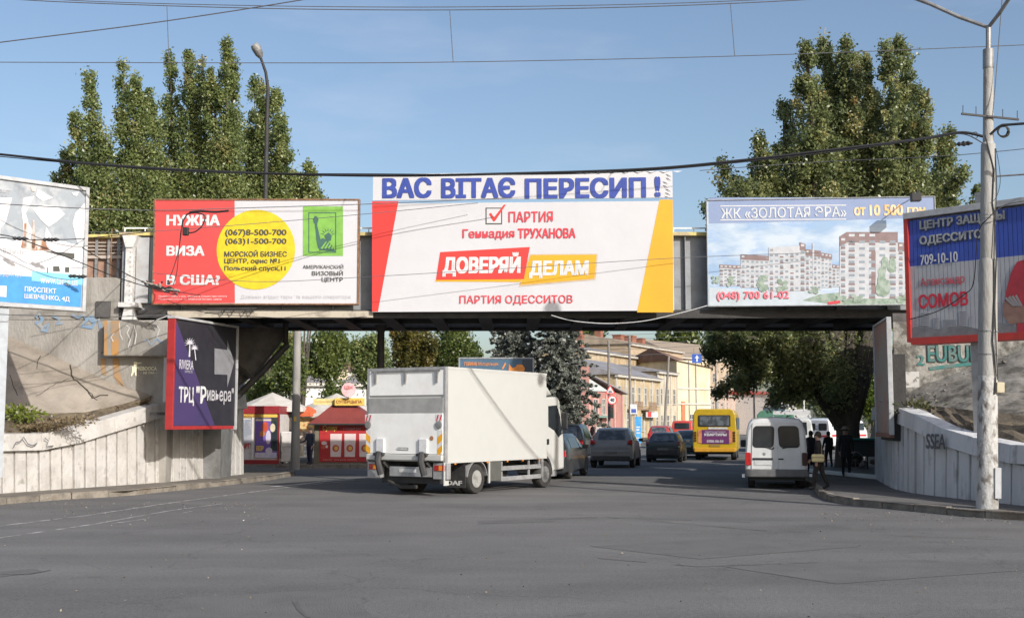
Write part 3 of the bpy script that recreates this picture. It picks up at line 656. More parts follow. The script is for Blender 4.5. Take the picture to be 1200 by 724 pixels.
# ---- visa board
root, bd, W, H = board('billboard', 'red and white billboard with a yellow circle asking НУЖНА ВИЗА В США, left part of the bridge', (bx(179), Yb), (bx(421), Yb), 179.5, 235, 420, 355.5, paper, rust, fr=.045)
mb = MB(); bd.poly(mb, [(180, 235), (275, 235), (275.3, 355), (179.5, 355.5)], -.006); mb.build('poster_red', redp, root)
mb = MB(); circle(bd, mb, 300, 292.5, 46, 46.5, -.012); mb.build('poster_circle', mat('yellow_print', (.68, .52, .015), .55), root)
for t, x0, y0, x1, y1 in (('НУЖНА', 195, 252, 258, 264.5), ('ВИЗА', 195, 288, 240, 300), ('В США?', 195, 322, 258, 334)):
    bd.text(root, t, x0, y0, x1, y1, txtwhite, y=-.014, bold=.045)
for t, x0, y0, x1, y1 in (('(067)8-500-700', 264, 269, 336, 278), ('(063)1-500-700', 264, 279.5, 336, 288), ('МОРСКОЙ БИЗНЕС', 263, 293, 336.5, 301), ('ЦЕНТР, оφис №1', 263, 303, 328, 310), ('Польский спуск,11', 263, 311.5, 335, 318.5)):
    bd.text(root, t, x0, y0, x1, y1, txtdark, y=-.02, bold=.025)
for t, x0, y0, x1, y1, bo in (('АМЕРИКАНСКИЙ', 355, 309.5, 402.5, 315, .005), ('ВИЗОВЫЙ', 365.5, 316.5, 402, 323, .015), ('ЦЕНТР', 377, 325, 402, 331, .015)):
    bd.text(root, t, x0, y0, x1, y1, txtdark, y=-.01, bold=bo)
bd.text(root, 'Дзвінки згідно тарифів вашого оператора', 282, 345.5, 411, 351, mat('pale_grey_text', (.45, .45, .47), .6), y=-.01, bold=-.005, res=1)
bd.text(root, 'Приобретайте у нас. Имеются скидки при оплате', 186, 346, 266, 348.6, txtwhite, y=-.012, bold=0, res=1)
bd.text(root, 'Польский спуск, 11. Морской бизнес центр', 186, 349.4, 260, 352, txtwhite, y=-.012, bold=0, res=1)
green = mat('emblem_green', (.20, .43, .07), .6); dg = mat('emblem_dark', (.05, .13, .10), .6)
mb = MB(); bd.poly(mb, [(355, 242), (402, 242), (402, 300), (355, 300)], -.006, 0)
for q in ([(361.5, 249), (394, 249), (394, 250), (361.5, 250)], [(361.5, 295.2), (394, 295.2), (394, 296.2), (361.5, 296.2)], [(361.5, 249), (362.5, 249), (362.5, 296), (361.5, 296)], [(393, 249), (394, 249), (394, 296), (393, 296)],
          [(369.5, 265), (372, 265), (376, 282), (377, 292), (373, 291), (371, 283)], [(369, 262), (372, 262), (371.5, 268), (369.5, 268)], [(372, 284), (378, 279), (383, 281), (390, 288), (393, 295), (374, 293)],
          [(380, 276), (385, 272.5), (389, 276), (388, 282), (383, 283)], [(367, 257), (369, 253), (371.5, 254), (373.5, 257), (372, 262), (368, 262)]):
    bd.poly(mb, q, -.012, 1)
for i in range(7):
    a = R(15+25*i); cx, cy = 384.5, 276
    bd.poly(mb, [(cx+5*math.cos(a-.12), cy-5*math.sin(a-.12)), (cx+5*math.cos(a+.12), cy-5*math.sin(a+.12)), (cx+9.5*math.cos(a), cy-9.5*math.sin(a))], -.012, 1)
for i in range(4): bd.poly(mb, [(376+4*i, 291), (382+3*i, 283+i), (383+3*i, 283.6+i), (378+4*i, 292)], -.016, 0)
mb.build('emblem', [green, dg], root)
# ---- party board and banner
YM = 34.35; A_, B_ = (bx(436, YM), YM+.1), (bx(789, YM-.2), YM-.35)
root, bd, W, H = board('billboard', 'large white election billboard reading ДОВЕРЯЙ ДЕЛАМ in the middle of the bridge', A_, B_, 436, 235.5, 788.5, 365.5, vinyl, None)
mb = MB(); bd.poly(mb, [(436, 236), (467, 236), (443, 365), (436, 365)], -.006); mb.build('poster_red', redv, root)
mb = MB(); bd.poly(mb, [(773, 234), (788.4, 234), (789, 366), (746.5, 366)], -.006); mb.build('poster_yellow', yelv, root)
mb = MB(); bd.poly(mb, [(569, 243.5), (588.5, 243.5), (588.5, 263), (569, 263)], -.006, 0); bd.poly(mb, [(570.3, 244.8), (587.2, 244.8), (587.2, 261.7), (570.3, 261.7)], -.012, 1)
bd.poly(mb, [(573, 251), (575.5, 249.5), (579, 255), (590.5, 240), (593, 240), (580, 259.5), (578, 259.5)], -.018, 2)
mb.build('checkbox', [txtdark, vinyl, redv], root)
bd.text(root, 'ПАРТИЯ', 596, 248, 648, 260.5, txtred, y=-.012, bold=.02)
bd.text(root, 'Геннадия', 542, 268.5, 603, 281, txtred, y=-.012, bold=.026)
bd.text(root, 'ТРУХАНОВА', 607, 267.5, 674.5, 279.5, txtred, y=-.012, bold=.035)
bd.text(root, 'ПАРТИЯ ОДЕССИТОВ', 538.5, 346, 671, 357.5, txtred, y=-.012, bold=.015)
mb = MB(); bd.poly(mb, [(509.5, 330), (613, 330.5), (616, 327.5), (617, 326), (512, 326)], -.006, 1); bd.poly(mb, [(516, 295.5), (621, 289.5), (614, 327), (511, 328)], -.012, 0)
bd.poly(mb, [(621, 298), (700.5, 297.5), (698, 328), (608, 336)], -.006, 2); bd.poly(mb, [(622, 299), (699, 298.5), (696.5, 326.5), (609.5, 334)], -.009, 1)
bd.poly(mb, [(624, 300.5), (697.5, 300), (695, 325.5), (612, 332.5)], -.011, 1)
mb.build('slogan_panel', [redv, yelv, mat('shade_print', (.52, .42, .30), .6)], root)
bd.text(root, 'ДОВЕРЯЙ', 518.5, 296, 610.5, 324, txtwhite, y=-.018, bold=.055, shear=.05)
bd.text(root, 'ДЕЛАМ', 620, 305.5, 690, 326, txtwhite, y=-.018, bold=.055, shear=.05)
root, bd, W, H = board('banner', 'white strip banner reading ВАС ВІТАЄ ПЕРЕСИП stretched above the election billboard', (A_[0], A_[1]-.02), (B_[0], B_[1]-.02), 437, 200.5, 788, 235, vinyl, None, thick=.05, cat='banner')
for t, x0, x1 in (('ВАС', 448, 506), ('ВІТАЄ', 517, 604), ('ПЕРЕСИП', 615, 757)): bd.text(root, t, x0, 208.5, x1, 232.5, txtblue, y=-.012, bold=.045)
bd.text(root, '!', 767, 207, 774, 231, txtblue, y=-.012, bold=.045)
mb = MB(); rn = random.Random(2)
for i in range(24):
    x = 438+i*15.2; a = bd.uv(x, 202)
    mb.add([(a[0], -.01, H), (a[0]+.14, -.035, H-.05), (a[0]+.30, -.01, H)], [(0, 1, 2)])
for i in range(7):   # creases pulled from the corner ties
    a = bd.uv(776+rn.uniform(0, 4), 204+i*4.3); mb.add([(a[0], -.008, a[1]), (a[0]+.08, -.04, a[1]-.03), (a[0]+.17, -.008, a[1]-.09), (a[0]+.08, -.01, a[1]-.08)], [(0, 1, 2, 3)])
mb.build('crease', vinyl, root)
# ---- apartment blocks board
YR = 34.3; A_, B_ = (bx(830, YR), YR+.15), (bx(1095, YR-.2), YR-.45)
skyad = mat('advert_sky', (.28, .40, .56), .5, (.50, .57, .64), scale=.55, lo=.42, hi=.6, stretch=(1, 1, 2.5), col3=(.24, .38, .62), scale3=.9)
root, bd, W, H = board('billboard', 'pale blue billboard picturing new apartment blocks reading ЖК ЗОЛОТАЯ ЭРА', A_, B_, 830.5, 231, 1094.5, 358.3, skyad, frame_g, fr=.03)
hd = mat('advert_head', (.22, .28, .44), .5, (.25, .31, .47), scale=1); lt_ = mat('advert_ground', (.50, .55, .60), .5, (.42, .48, .50), scale=2.2)
grn = mat('advert_green', (.20, .27, .20), .6, (.34, .40, .34), scale=5, lo=.42, hi=.58); brn = mat('advert_brown', (.25, .175, .17), .6); wht = mat('advert_white', (.52, .53, .55), .6); gw = mat('advert_window', (.27, .31, .35), .6)
mb = MB(); bd.poly(mb, [(830.5, 231.5), (1094, 231.5), (1094, 255), (830.5, 262)], -.004, 0)
bd.poly(mb, [(831, 337), (880, 340), (940, 340), (985, 345), (1094, 345), (1094, 358), (831, 358)], -.004, 1)
bd.poly(mb, [(940, 352), (960, 345), (1000, 341), (1094, 340), (1094, 357.5), (985, 357.5)], -.006, 2)
mb.build('poster_print', [hd, lt_, grn], root)
mb = MB(); rn = random.Random(4)
def block(x0, x1, yt0, yt1, yb, floors, cols, cap=True, y=-.008):
    bd.poly(mb, [(x0, yt0), (x1, yt1), (x1, yb), (x0, yb)], y, 0)
    if cap: bd.poly(mb, [(x0, yt0), (x1, yt1), (x1, yt1+(yb-yt1)*.16), (x0, yt0+(yb-yt0)*.16)], y-.002, 1)
    for i in range(floors):
        for j in range(cols):
            fx = x0+(x1-x0)*(j+.22)/cols; fx2 = x0+(x1-x0)*(j+.78)/cols
            yt = yt0+(yt1-yt0)*(j/cols); h = (yb-yt)/floors; yy = yt+h*(i+.3)
            bd.poly(mb, [(fx, yy), (fx2, yy), (fx2, yy+h*.38), (fx, yy+h*.38)], y-.004, 3 if i else 0)
            if j % 2 == 0 and i: bd.poly(mb, [(fx-.3, yy+h*.40), (fx2+.3, yy+h*.40), (fx2+.3, yy+h*.66), (fx-.3, yy+h*.66)], y-.005, 1 if rn.random() < .7 else 2)
block(843, 868, 310, 311, 335, 6, 5); block(868, 901, 298, 300, 337, 7, 6); block(901, 937, 290, 288, 341, 8, 6); block(937, 944, 284, 286, 341, 8, 1, y=-.010)
block(944, 962, 292, 294, 340, 8, 4); block(962, 975, 296, 298, 337, 8, 3); block(975, 984, 310, 311, 336, 6, 2); block(984, 992, 277, 272, 352, 10, 1, y=-.012)
block(992, 1052, 272, 272, 350, 10, 5, y=-.010); block(1052, 1066, 284, 285, 348, 9, 2)
bd.poly(mb, [(1021, 295), (1026, 295), (1026, 345), (1021, 345)], -.016, 1); bd.poly(mb, [(952, 285), (954, 285), (954, 340), (952, 340)], -.016, 0)
mb.build('picture_buildings', [wht, brn, lt_, gw], root)
for cx, cy, rx, ry in ((838, 328, 5, 5), (855, 330, 6, 7), (893, 331, 8, 12), (917, 334, 8, 9), (953, 340, 7, 5), (1037, 322, 15, 27), (1004, 350, 9, 5), (985, 350, 8, 4), (1060, 349, 12, 6)):
    mb = MB()
    for i in range(16): circle(bd, mb, cx+rn.uniform(-.6, .6)*rx, cy+rn.uniform(-.7, .7)*ry, rx*rn.uniform(.22, .42), ry*rn.uniform(.18, .34), -.02-.0004*i, 0, 7)
    mb.build('picture_tree', grn, root)
mb = MB(); bd.poly(mb, [(844, 241), (991.5, 240), (991.5, 241.2), (844, 242.2)], -.008); bd.poly(mb, [(844, 257.2), (991.5, 256.4), (991.5, 257.6), (844, 258.4)], -.008)
mb.build('poster_rule', txtwhite, root)['kind'] = 'stuff'; mb = MB()
bd.poly(mb, [(970, 354), (984, 352), (985, 355), (971, 357)], -.022); mb.build('picture_car', txtred, root)
bd.text(root, 'ЖК «ЗОЛОТАЯ ЭРА»', 845, 243, 991.5, 255.5, mat('silver_text', (.60, .62, .64), .6), y=-.01, bold=.016)
og = mat('glow_orange_text', (.85, .50, .18), .6, (.9, .72, .5), scale=4)
for t, x0, y0, x1, y1 in (('от', 1001, 243, 1014, 253), ('10 500', 1019, 240, 1058, 253), ('грн', 1063, 243, 1084, 253)): bd.text(root, t, x0, y0, x1, y1, og, y=-.01, bold=.035)
bd.text(root, '(048) 700 61-02', 840, 341.5, 924.5, 353, mat('pink_text', (.76, .16, .20), .6), y=-.024, bold=.025)
lamp = MB(); a = bd.uv(1064, 238); lamp.tube([(a[0]+.3, .1, H+.05), (a[0]+.2, -.4, H+.1), (a[0], -.9, a[1]+.1)], .02, 6); lamp.box(a[0]-.13, a[0]+.13, -1.05, -.8, a[1]-.12, a[1]+.1); lamp.build('floodlight', blackm, root, bevel=.02)

# ---- red framed board on the right, printed on vertical lamellae
A_, B_ = (PY(1069, 400, 28.2).x, 28.2), (PY(1200, 400, 26.3).x, 26.3)
d_ = Vector((B_[0]-A_[0], B_[1]-A_[1])).normalized(); 
bdt = Board(A_, B_, 0); zb = bdt.uv(1070, 396)[1]; zt_ = bdt.uv(1069, 257.5)[1]
root = thing('billboard', 'blue and grey lamella billboard in a red frame reading СОМОВ beside the concrete lamp post', 'billboard', (A_[0], A_[1], zb), bdt.rz)
bd = Board(A_, B_, zb); H = zt_-zb; W = 6.0
MB().box(-.0, W, .05, .4, 0, H).build('panel', frame_g, root)
redf = mat('frame_red', (.50, .04, .03), .5, (.38, .04, .03), scale=4); alu = mat('frame_alu', (.45, .46, .47), .4, (.36, .36, .36), scale=5)
MB().box(-.10, -.001, -.06, .42, -.10, H+.02).build('frame', redf, root); MB().box(0, W, -.06, .42, -.16, -.001).build('frame', redf, root)
MB().box(-.1, W, -.08, .44, H+.021, H+.17).build('frame', alu, root, bevel=.01); MB().box(W, W+.1, -.06, .42, -.1, H+.02).build('frame', redf, root)
blu = mat('lamella_blue', (.045, .085, .40), .45, (.04, .075, .35), scale=3); lg = mat('lamella_grey', (.42, .42, .44), .45, (.37, .37, .39), scale=3)
zs = bd.uv(1070, 312)[1]; n = 58; mb = MB()
for i in range(n):
    x0 = W*i/n+.003; x1 = W*(i+1)/n-.006
    mb.box(x0, x1, 0, .049, .02, zs, 1); mb.box(x0, x1, 0, .049, zs, H-.02, 0)
mb.build('lamellae', [blu, lg], root)['kind'] = 'stuff'
silver = mat('chrome_text', (.50, .50, .48), .5, (.25, .25, .25), scale=9); shad = mat('chrome_text_edge', (.04, .05, .12), .6)
for t, x0, y0, x1, y1 in (('ЦЕНТР ЗАЩИТЫ', 1078, 259, 1178, 271), ('ОДЕССИТОВ', 1078, 277, 1160, 289)):
    a = bd.uv(x0, y1); b_ = bd.uv(x1, y0); za = bd.uv(x0, y1)[1]; zc = bd.uv(x0, y0)[1]
    lettering(root, t, a[0]+.03, b_[0]+.03, za-.04, zc-.04, shad, -.004, bold=.05); lettering(root, t, a[0], b_[0], za, zc, silver, -.010, bold=.04)
def ltext(t, x0, y0, x1, y1, m, bold):
    a = bd.uv(x0, y1); b_ = bd.uv(x1, y1); zc = bd.uv(x0, y0)[1]; lettering(root, t, a[0], b_[0], a[1], zc, m, -.008, bold=bold)
ltext('709-10-10', 1079, 299, 1123, 311, txtwhite, .02)
ltext('Александр', 1079, 326, 1131, 338, mat('text_pinkish', (.66, .10, .13), .6), .006)
ltext('СОМОВ', 1077, 345.5, 1135, 362, mat('text_crimson', (.66, .03, .06), .6), .03)
mb = MB(); rn = random.Random(9)
for x0, x1, yt in ((1070, 1076, 372), (1078, 1090, 366), (1093, 1101, 372), (1104, 1122, 374), (1124, 1134, 364), (1136, 1140, 370), (1164, 1172, 354), (1178, 1190, 362)):
    bd.poly(mb, [(x0, yt), (x1, yt), (x1, 393), (x0, 396)], -.006, 0)
    for i in range(int((394-yt)/2.4)): bd.poly(mb, [(x0+1, yt+1+i*2.4), (x1-1, yt+1+i*2.4), (x1-1, yt+2+i*2.4), (x0+1, yt+2+i*2.4)], -.010, 1)
bd.poly(mb, [(1068, 385), (1080, 381), (1100, 386), (1125, 381), (1150, 386), (1170, 378), (1199, 384), (1199, 394), (1068, 398)], -.014, 2)
mb.build('picture_skyline', [mat('skyline_pale', (.42, .42, .44), .6), mat('skyline_dark', (.20, .20, .22), .6), mat('skyline_trees', (.15, .15, .16), .7, (.22, .22, .22), scale=4)], root)
mb = MB(); z_ = lambda x, y: bd.uv(x, y)
bd.poly(mb, [(1204, 303), (1192, 307), (1185, 320), (1180, 338), (1177, 356), (1188, 358), (1230, 362), (1260, 340), (1250, 306)], -.016, 0)
bd.poly(mb, [(1176, 356), (1184, 346), (1192, 352), (1200, 359), (1230, 362), (1226, 376), (1200, 378), (1184, 380), (1176, 370)], -.020, 1)
bd.poly(mb, [(1192, 379), (1230, 377), (1230, 392), (1192, 390)], -.018, 0)
for i in range(4): bd.poly(mb, [(1178+i*4, 350-i), (1180+i*4, 348-i), (1190+i*3, 358), (1188+i*3, 359)], -.024, 2)
mb.build('picture_person', [mat('poster_shirt', (.42, .035, .05), .6, (.30, .03, .04), scale=3), mat('poster_skin', (.30, .17, .13), .6, (.20, .11, .09), scale=4), mat('poster_stripe', (.30, .28, .28), .6)], root)
pz = bd.uv(1139.5, 500)
for u in (bd.uv(1139.5, 400)[0], 4.4):
    MB().box(u-.1, u+.1, .12, .32, -zb+.7, -.16).build('post', mat('post_grey', (.33, .33, .33), .6, (.24, .23, .22), scale=4), root)
mb = MB(); mb.tube([(4.2, .2, H+.15), (4.2, .2, H+.55), (3.2, -.3, H+.6), (2.2, -.5, H+.65)], .02, 6); mb.box(2.1, 2.32, -.6, -.4, H+.55, H+.68); mb.build('floodlight', steelg, root)
MB().box(bd.uv(1140, 232)[0], bd.uv(1148, 232)[0], .1, .25, H+.17, H+.45).build('bracket', steelg, root)

# ---- grey framed half torn board on the left
A_, B_ = (PY(-40, 365, 27.0).x, 27.0), (PY(100, 365, 28.9).x, 28.9)
bdt = Board(A_, B_, 0); zb = bdt.uv(99, 361)[1]; zt_ = bdt.uv(101, 224)[1]; L = bdt.uv(97.5, 300)[0]
o_ = bdt.A+bdt.x*(L-6.0)
A_ = (o_.x, o_.y); B_ = (o_.x+bdt.x.x, o_.y+bdt.x.y)
root = thing('billboard', 'half torn grey framed billboard with a blue address strip on the far left', 'billboard', (o_.x, o_.y, zb), bdt.rz)
bd = Board(A_, B_, zb); H = zt_-zb; W = 6.0
torn = mat('torn_paper', (.30, .33, .36), .7, (.40, .42, .44), scale=.9, lo=.50, hi=.56, bump=.3, bscale=6, col3=(.22, .24, .27), scale3=1.3, lo3=.55, hi3=.7)
MB().box(0, W, 0, .2, 0, H).build('panel', torn, root)
for q in ((-.07, 0, -.09, H+.09), (W, W+.09, -.09, H+.09)): MB().box(q[0], q[1], -.05, .24, q[2], q[3]).build('frame', alu, root, bevel=.01)
MB().box(0, W, -.05, .24, -.09, -.001).build('frame', alu, root, bevel=.01); MB().box(0, W, -.05, .24, H+.001, H+.09).build('frame', alu, root, bevel=.01)
uu = lambda x: bd.uv(x, 300)[0]
hz = lambda y: bd.uv(60, y)[1]       # heights measured at column 60
def rect(mb, x0, x1, y0, y1, yy, m): mb.add([(x0 if x0 < -500 else uu(x0), yy, hz(y1)), (uu(x1), yy, hz(y1)), (uu(x1), yy, hz(y0)), (uu(x0), yy, hz(y0))], [(0, 1, 2, 3)], m)
mb = MB(); lo_, hi_ = hz(326), hz(287)
mb.add([(0.02, -.006, 0.02), (W-.02, -.006, 0.02), (W-.02, -.006, lo_), (0.02, -.006, lo_)], [(0, 1, 2, 3)], 1)
edge = [(0.02, -.006, lo_), (W-.02, -.006, lo_)]; rn = random.Random(5); top = []
for i in range(40): u = W-.02-(W-.04)*i/39; top.append((u, -.006, hi_+rn.uniform(-.04, .10)+(.18*math.sin(u*2.1))**2))
mb.add(edge+top, [tuple(range(len(edge+top)))], 0)
rect(mb, 38, 99, 319.5, 331, -.010, 2)
mb.build('poster', [mat('poster_offwhite', (.72, .71, .73), .6), mat('poster_blue', (.05, .27, .64), .55), mat('poster_lightblue', (.22, .58, .80), .55)], root)
# scraps of older posters still hanging on the sheet metal
mb = MB(); mb2 = MB()
for pts in ([(0, 232), (14, 232), (6, 262), (0, 268)], [(38, 245), (52, 240), (68, 243), (76, 251), (66, 260), (57, 266), (48, 258)], [(40, 230), (30, 250), (33, 262), (38, 270), (34, 288), (28, 284), (27, 262), (25, 246), (28, 232)], [(85, 262), (88, 250), (99, 238), (100, 268), (97, 288), (92, 290), (88, 276)], [(54, 266), (62, 280), (66, 290), (58, 290), (52, 280)], [(84, 226), (92, 225), (90, 230), (86, 229)], [(-20, 240), (0, 245), (0, 290), (-20, 290)], [(44, 222), (62, 232), (50, 236), (42, 230)]):
    q = [bd.uv(*p) for p in pts]; mb.add([(a, -.012, b_) for a, b_ in q], [tuple(range(len(q)))])
for pts in ([(28, 262), (31, 261), (31, 290), (28, 290)], [(38, 258), (40, 258), (41, 290), (37, 292)], [(26, 282), (52, 280), (56, 292), (40, 294), (24, 290)], [(35, 219), (42, 219), (41, 225), (37, 224)], [(50, 288), (58, 290), (57, 294), (48, 293)]):
    q = [bd.uv(*p) for p in pts]; mb2.add([(a, -.016, b_) for a, b_ in q], [tuple(range(len(q)))])
mb.build('paper_scrap', mat('scrap_paper', (.70, .70, .70), .7, (.6, .61, .63), scale=3), root)
mb2.build('rust_streak', mat('rust_run', (.33, .17, .10), .85, (.55, .50, .46), scale=3.5, lo=.46, hi=.56, stretch=(1, 1, .4)), root)
mb = MB(); q = lambda *p: [bd.uv(*k) for k in p]
for pts, m in (([(50, 294), (87, 297), (87, 303), (84, 303), (84, 300), (53, 298), (53, 301), (84, 303), (84, 302), (50, 301)], 0), ([(62, 318), (62, 312), (69, 312), (70, 318)], 0), ([(76, 313), (81, 313), (81, 319), (76, 319)], 0), ([(55, 313), (56, 313), (56, 320), (55, 320)], 0)):
    k = q(*pts[:4]) if len(pts) > 5 else q(*pts); mb.add([(a, -.014, b_) for a, b_ in k], [tuple(range(len(k)))], m)
mb.build('picture', txtdark, root)
gt = mat('text_lightgrey', (.40, .40, .42), .6)
def lt3(t, x0, y0, x1, y1, m, bold, yy=-.014): lettering(root, t, uu(x0), uu(x1), bd.uv((x0+x1)/2, y1)[1], bd.uv((x0+x1)/2, y0)[1], m, yy, bold=bold)
lt3('дование', -10, 291.5, 30, 298.5, gt, 0); lt3('тодики', -6, 318, 25, 325.5, gt, 0)
lt3('Оборудование', -70, 287, -14, 295, gt, 0) if False else None
lt3('www.tarus.ua', 48, 326, 92, 333.5, txtwhite, .0); lt3('ПРОСПЕКТ', 30, 337, 67, 343, txtwhite, .025); lt3('ШЕВЧЕНКО, 4Д', 30, 346, 83, 352.5, txtwhite, .025)
lt3('1', 1, 335, 9, 348, txtwhite, .06); lt3('ент', -5, 222, 9, 226, gt, 0); lt3('ор', -2, 228, 5, 231, gt, 0)
u = uu(8); MB().box(u-.11, u+.11, .03, .27, -zb+.6, -.09).build('post', mat('post_bluegrey', (.40, .43, .46), .5, (.33, .35, .37), scale=4), root)
MB().box(1.2, 1.45, .03, .27, -zb+.6, -.09).build('post', _M['post_bluegrey'], root)

# ---- dark mall sign under the bridge, red edged
Ya, Yc = 32.9, 36.3
A_, B_ = (PY(204, 435, Ya).x, Ya), (PY(276, 435, Yc).x, Yc)
bdt = Board(A_, B_, 0); zb = bdt.uv(204, 499)[1]; zt_ = bdt.uv(204, 373)[1]; W = bdt.L
root = thing('billboard', 'dark purple sign reading ТРЦ Ривьера with a grey arrow, under the left end of the bridge', 'billboard', (A_[0], A_[1], zb), bdt.rz)
bd = Board(A_, B_, zb); H = zt_-zb
dk = mat('sign_dark', (.022, .02, .028), .5, (.03, .028, .035), scale=3); pur = mat('sign_purple', (.065, .04, .13), .5, (.05, .038, .11), scale=.6)
MB().box(0, W, 0, .15, 0, H).build('panel', dk, root)
MB().box(-.07, -.001, -.03, .2, -.10, H).build('frame', mat('sign_frame_red', (.38, .03, .03), .5), root, bevel=.01); MB().box(0, W*.97, -.03, .2, -.10, -.001).build('frame', mat('sign_frame_red', (.38, .03, .03), .5), root, bevel=.01)
MB().box(-.09, W, -.06, .2, H+.001, H+.07).build('frame', alu, root, bevel=.01); MB().box(W, W+.06, -.06, .2, -.12, H+.07).build('frame', alu, root, bevel=.01)
bl = lambda px, py: (max(.0, bd.uv(px, py)[0]), bd.uv(px, py)[1])
mb = MB(); mb.add([(0.01, -.005, H*.97), (.07, -.005, H*.97), (W*.66, -.005, 0.01), (.01, -.005, .01)], [(0, 1, 2, 3)]); mb.build('poster_purple', pur, root)
mb = MB(); bd.poly(mb, [(251, 408), (266, 410), (266, 398), (274, 424.5), (266, 454), (266, 439), (251, 438.5)], -.01); mb.build('arrow', mat('arrow_grey', (.24, .24, .26), .5), root)
def t4(t, x0, y0, x1, y1, m, bold):
    a = bd.uv(x0, y1); c = bd.uv(x1, y1); lettering(root, t, a[0], c[0], a[1], bd.uv(x0, y0)[1], m, -.012, bold=bold)
t4('ТРЦ', 208.5, 452.5, 226.5, 475, txtwhite, .03); t4('"Р', 229, 452, 241, 472.5, txtwhite, .03)
t4('ивьера"', 241.8, 453, 273, 473.5, mat('sign_text_grey', (.50, .49, .52), .6), .02)
t4('RIVIERA', 209.5, 421, 226, 432, mat('sign_text_pale', (.62, .60, .66), .6), .01); t4('SHOPPING CITY', 216, 433.5, 225.5, 436.5, _M['sign_text_grey'], 0)
mb = MB()
def frond(cx, cy, r, n, s):
    for i in range(n):
        a = R(90+s*(i-n/2+.5)*360/n/1.4); ex, ey = cx+r*math.cos(a), cy-r*math.sin(a); k = .9
        bd.poly(mb, [(cx-k*math.sin(a), cy-k*math.cos(a)), (cx+k*math.sin(a), cy+k*math.cos(a)), (ex, ey)], -.01)
frond(222, 402, 7, 9, 1); frond(227.5, 408, 5, 8, 1); bd.poly(mb, [(221.5, 402), (222.5, 402), (222.5, 418), (220.5, 418)], -.01); bd.poly(mb, [(227, 408), (228, 408), (229.5, 422), (228.5, 422)], -.01)
mb.build('emblem_palms', _M['sign_text_pale'], root)
MB().box(.3, .4, .16, .9, .3, .38).build('bracket', steeld, root); MB().box(W-.6, W-.5, .16, .9, H-.4, H-.3).build('bracket', steeld, root)

# ---- board seen almost edge on at the right abutment
Ya, Yc = 33.4, 30.6
A_, B_ = (PY(1026, 440, Ya).x, Ya), (PY(1042, 440, Yc).x, Yc)
bdt = Board(A_, B_, 0); zb = bdt.uv(1041, 507)[1]; zt_ = bdt.uv(1041, 373)[1]; W = bdt.L
root = thing('billboard', 'faded pinkish billboard seen almost edge on beside the curved shaded wall', 'billboard', (A_[0], A_[1], zb), bdt.rz)
H = zt_-zb
MB().box(0, W, 0, .07, 0, H).build('panel', mat('faded_poster', (.27, .235, .215), .6, (.33, .17, .13), scale=.9, lo=.45, hi=.6, col3=(.30, .28, .26), scale3=.6), root)
for a in ((-.05, -.001, -.05, H+.05), (W, W+.07, -.05, H+.05)): MB().box(a[0], a[1], -.04, .08, a[2], a[3]).build('frame', alu, root, bevel=.01)
MB().box(0, W, -.04, .08, -.12, -.001).build('frame', mat('frame_rusty', (.25, .12, .09), .7), root); MB().box(0, W, -.04, .08, H+.001, H+.05).build('frame', alu, root)
MB().box(.1, W-.1, .09, .42, -.2, H-.9).build('back_box', steeld, root)
# ---- far dark blue orange board above the truck
Yq = 62
bd0 = Board((PY(538, 430, Yq).x, Yq), (PY(625, 430, Yq).x, Yq), 0)
root, bd, W, H = board('billboard', 'dark blue billboard with orange lettering showing just above the truck roof', (PY(538, 430, Yq).x, Yq), (PY(625, 430, Yq).x, Yq), 539, 420.5, 624, 452, mat('far_board_blue', (.06, .12, .18), .6, (.08, .15, .22), scale=1), frame_g, fr=.08)
ora = mat('orange_print', (.80, .28, .05), .6)
bd.text(root, 'ГОРИНА', 544, 424, 559, 428.5, ora, y=-.01, bold=.02); bd.text(root, 'Молодильщик', 560.5, 424, 584, 429, ora, y=-.01, bold=.0)
mb = MB(); bd.poly(mb, [(588, 432), (592, 424.5), (593, 426), (590, 432)], -.01); bd.poly(mb, [(596, 436), (596.5, 426), (600, 431), (604, 430), (606, 427), (612, 427), (615, 431), (614, 437)], -.01); mb.build('poster_shape', ora, root)
mb = MB(); bd.poly(mb, [(612, 421), (624, 421), (624, 452), (612, 452)], -.008); mb.build('poster_panel', mat('far_board_dark', (.05, .06, .07), .6), root)
MB().lathe([(.2, 0), (.2, bd.A.z-.1)], 12, (W*.5, .3, -bd.A.z)).build('post', steelg, root)
# ---- concrete base posts shared by no board stand on the ground below the bridge boards: brackets to the girder
for nm, x0, x1, zz in (('bracket', 190, 410, 5.25), ('bracket', 450, 775, 5.1), ('bracket', 840, 1080, 5.25)):
    for i in range(5):
        x = bx(x0+(x1-x0)*i/4)
        MB().box(x-.03, x+.03, Yb+.13, YB-.16, zz+.2, zz+.28).build(nm, steeld, bri)
# ================================================================ vehicles (built at the origin: rear at y = 0, heading +y, right side +x)
glass = mat('vehicle_glass', (.018, .022, .026), .06, (.03, .035, .04), scale=1.5, spec=.6)
glass_l = mat('vehicle_glass_lit', (.12, .14, .16), .08, (.05, .06, .07), scale=2.5, lo=.45, hi=.55, spec=.6)  # light reflected in rear windows is painted into this paler glass tone
rubber = mat('rubber', (.025, .024, .023), .85, (.045, .042, .038), scale=6)
rimm = mat('rim_metal', (.42, .42, .42), .35, (.28, .27, .26), metal=.6, scale=9)
rimw = mat('rim_white', (.33, .33, .31), .5, (.20, .19, .17), scale=9)
plast = mat('plastic_black', (.03, .03, .032), .6, (.05, .048, .046), scale=5)
redl = mat('lamp_red', (.45, .02, .02), .15, (.30, .012, .012), scale=12)
orl = mat('lamp_orange', (.75, .25, .03), .2)
platem = mat('number_plate', (.60, .60, .58), .5, (.45, .45, .44), scale=10)
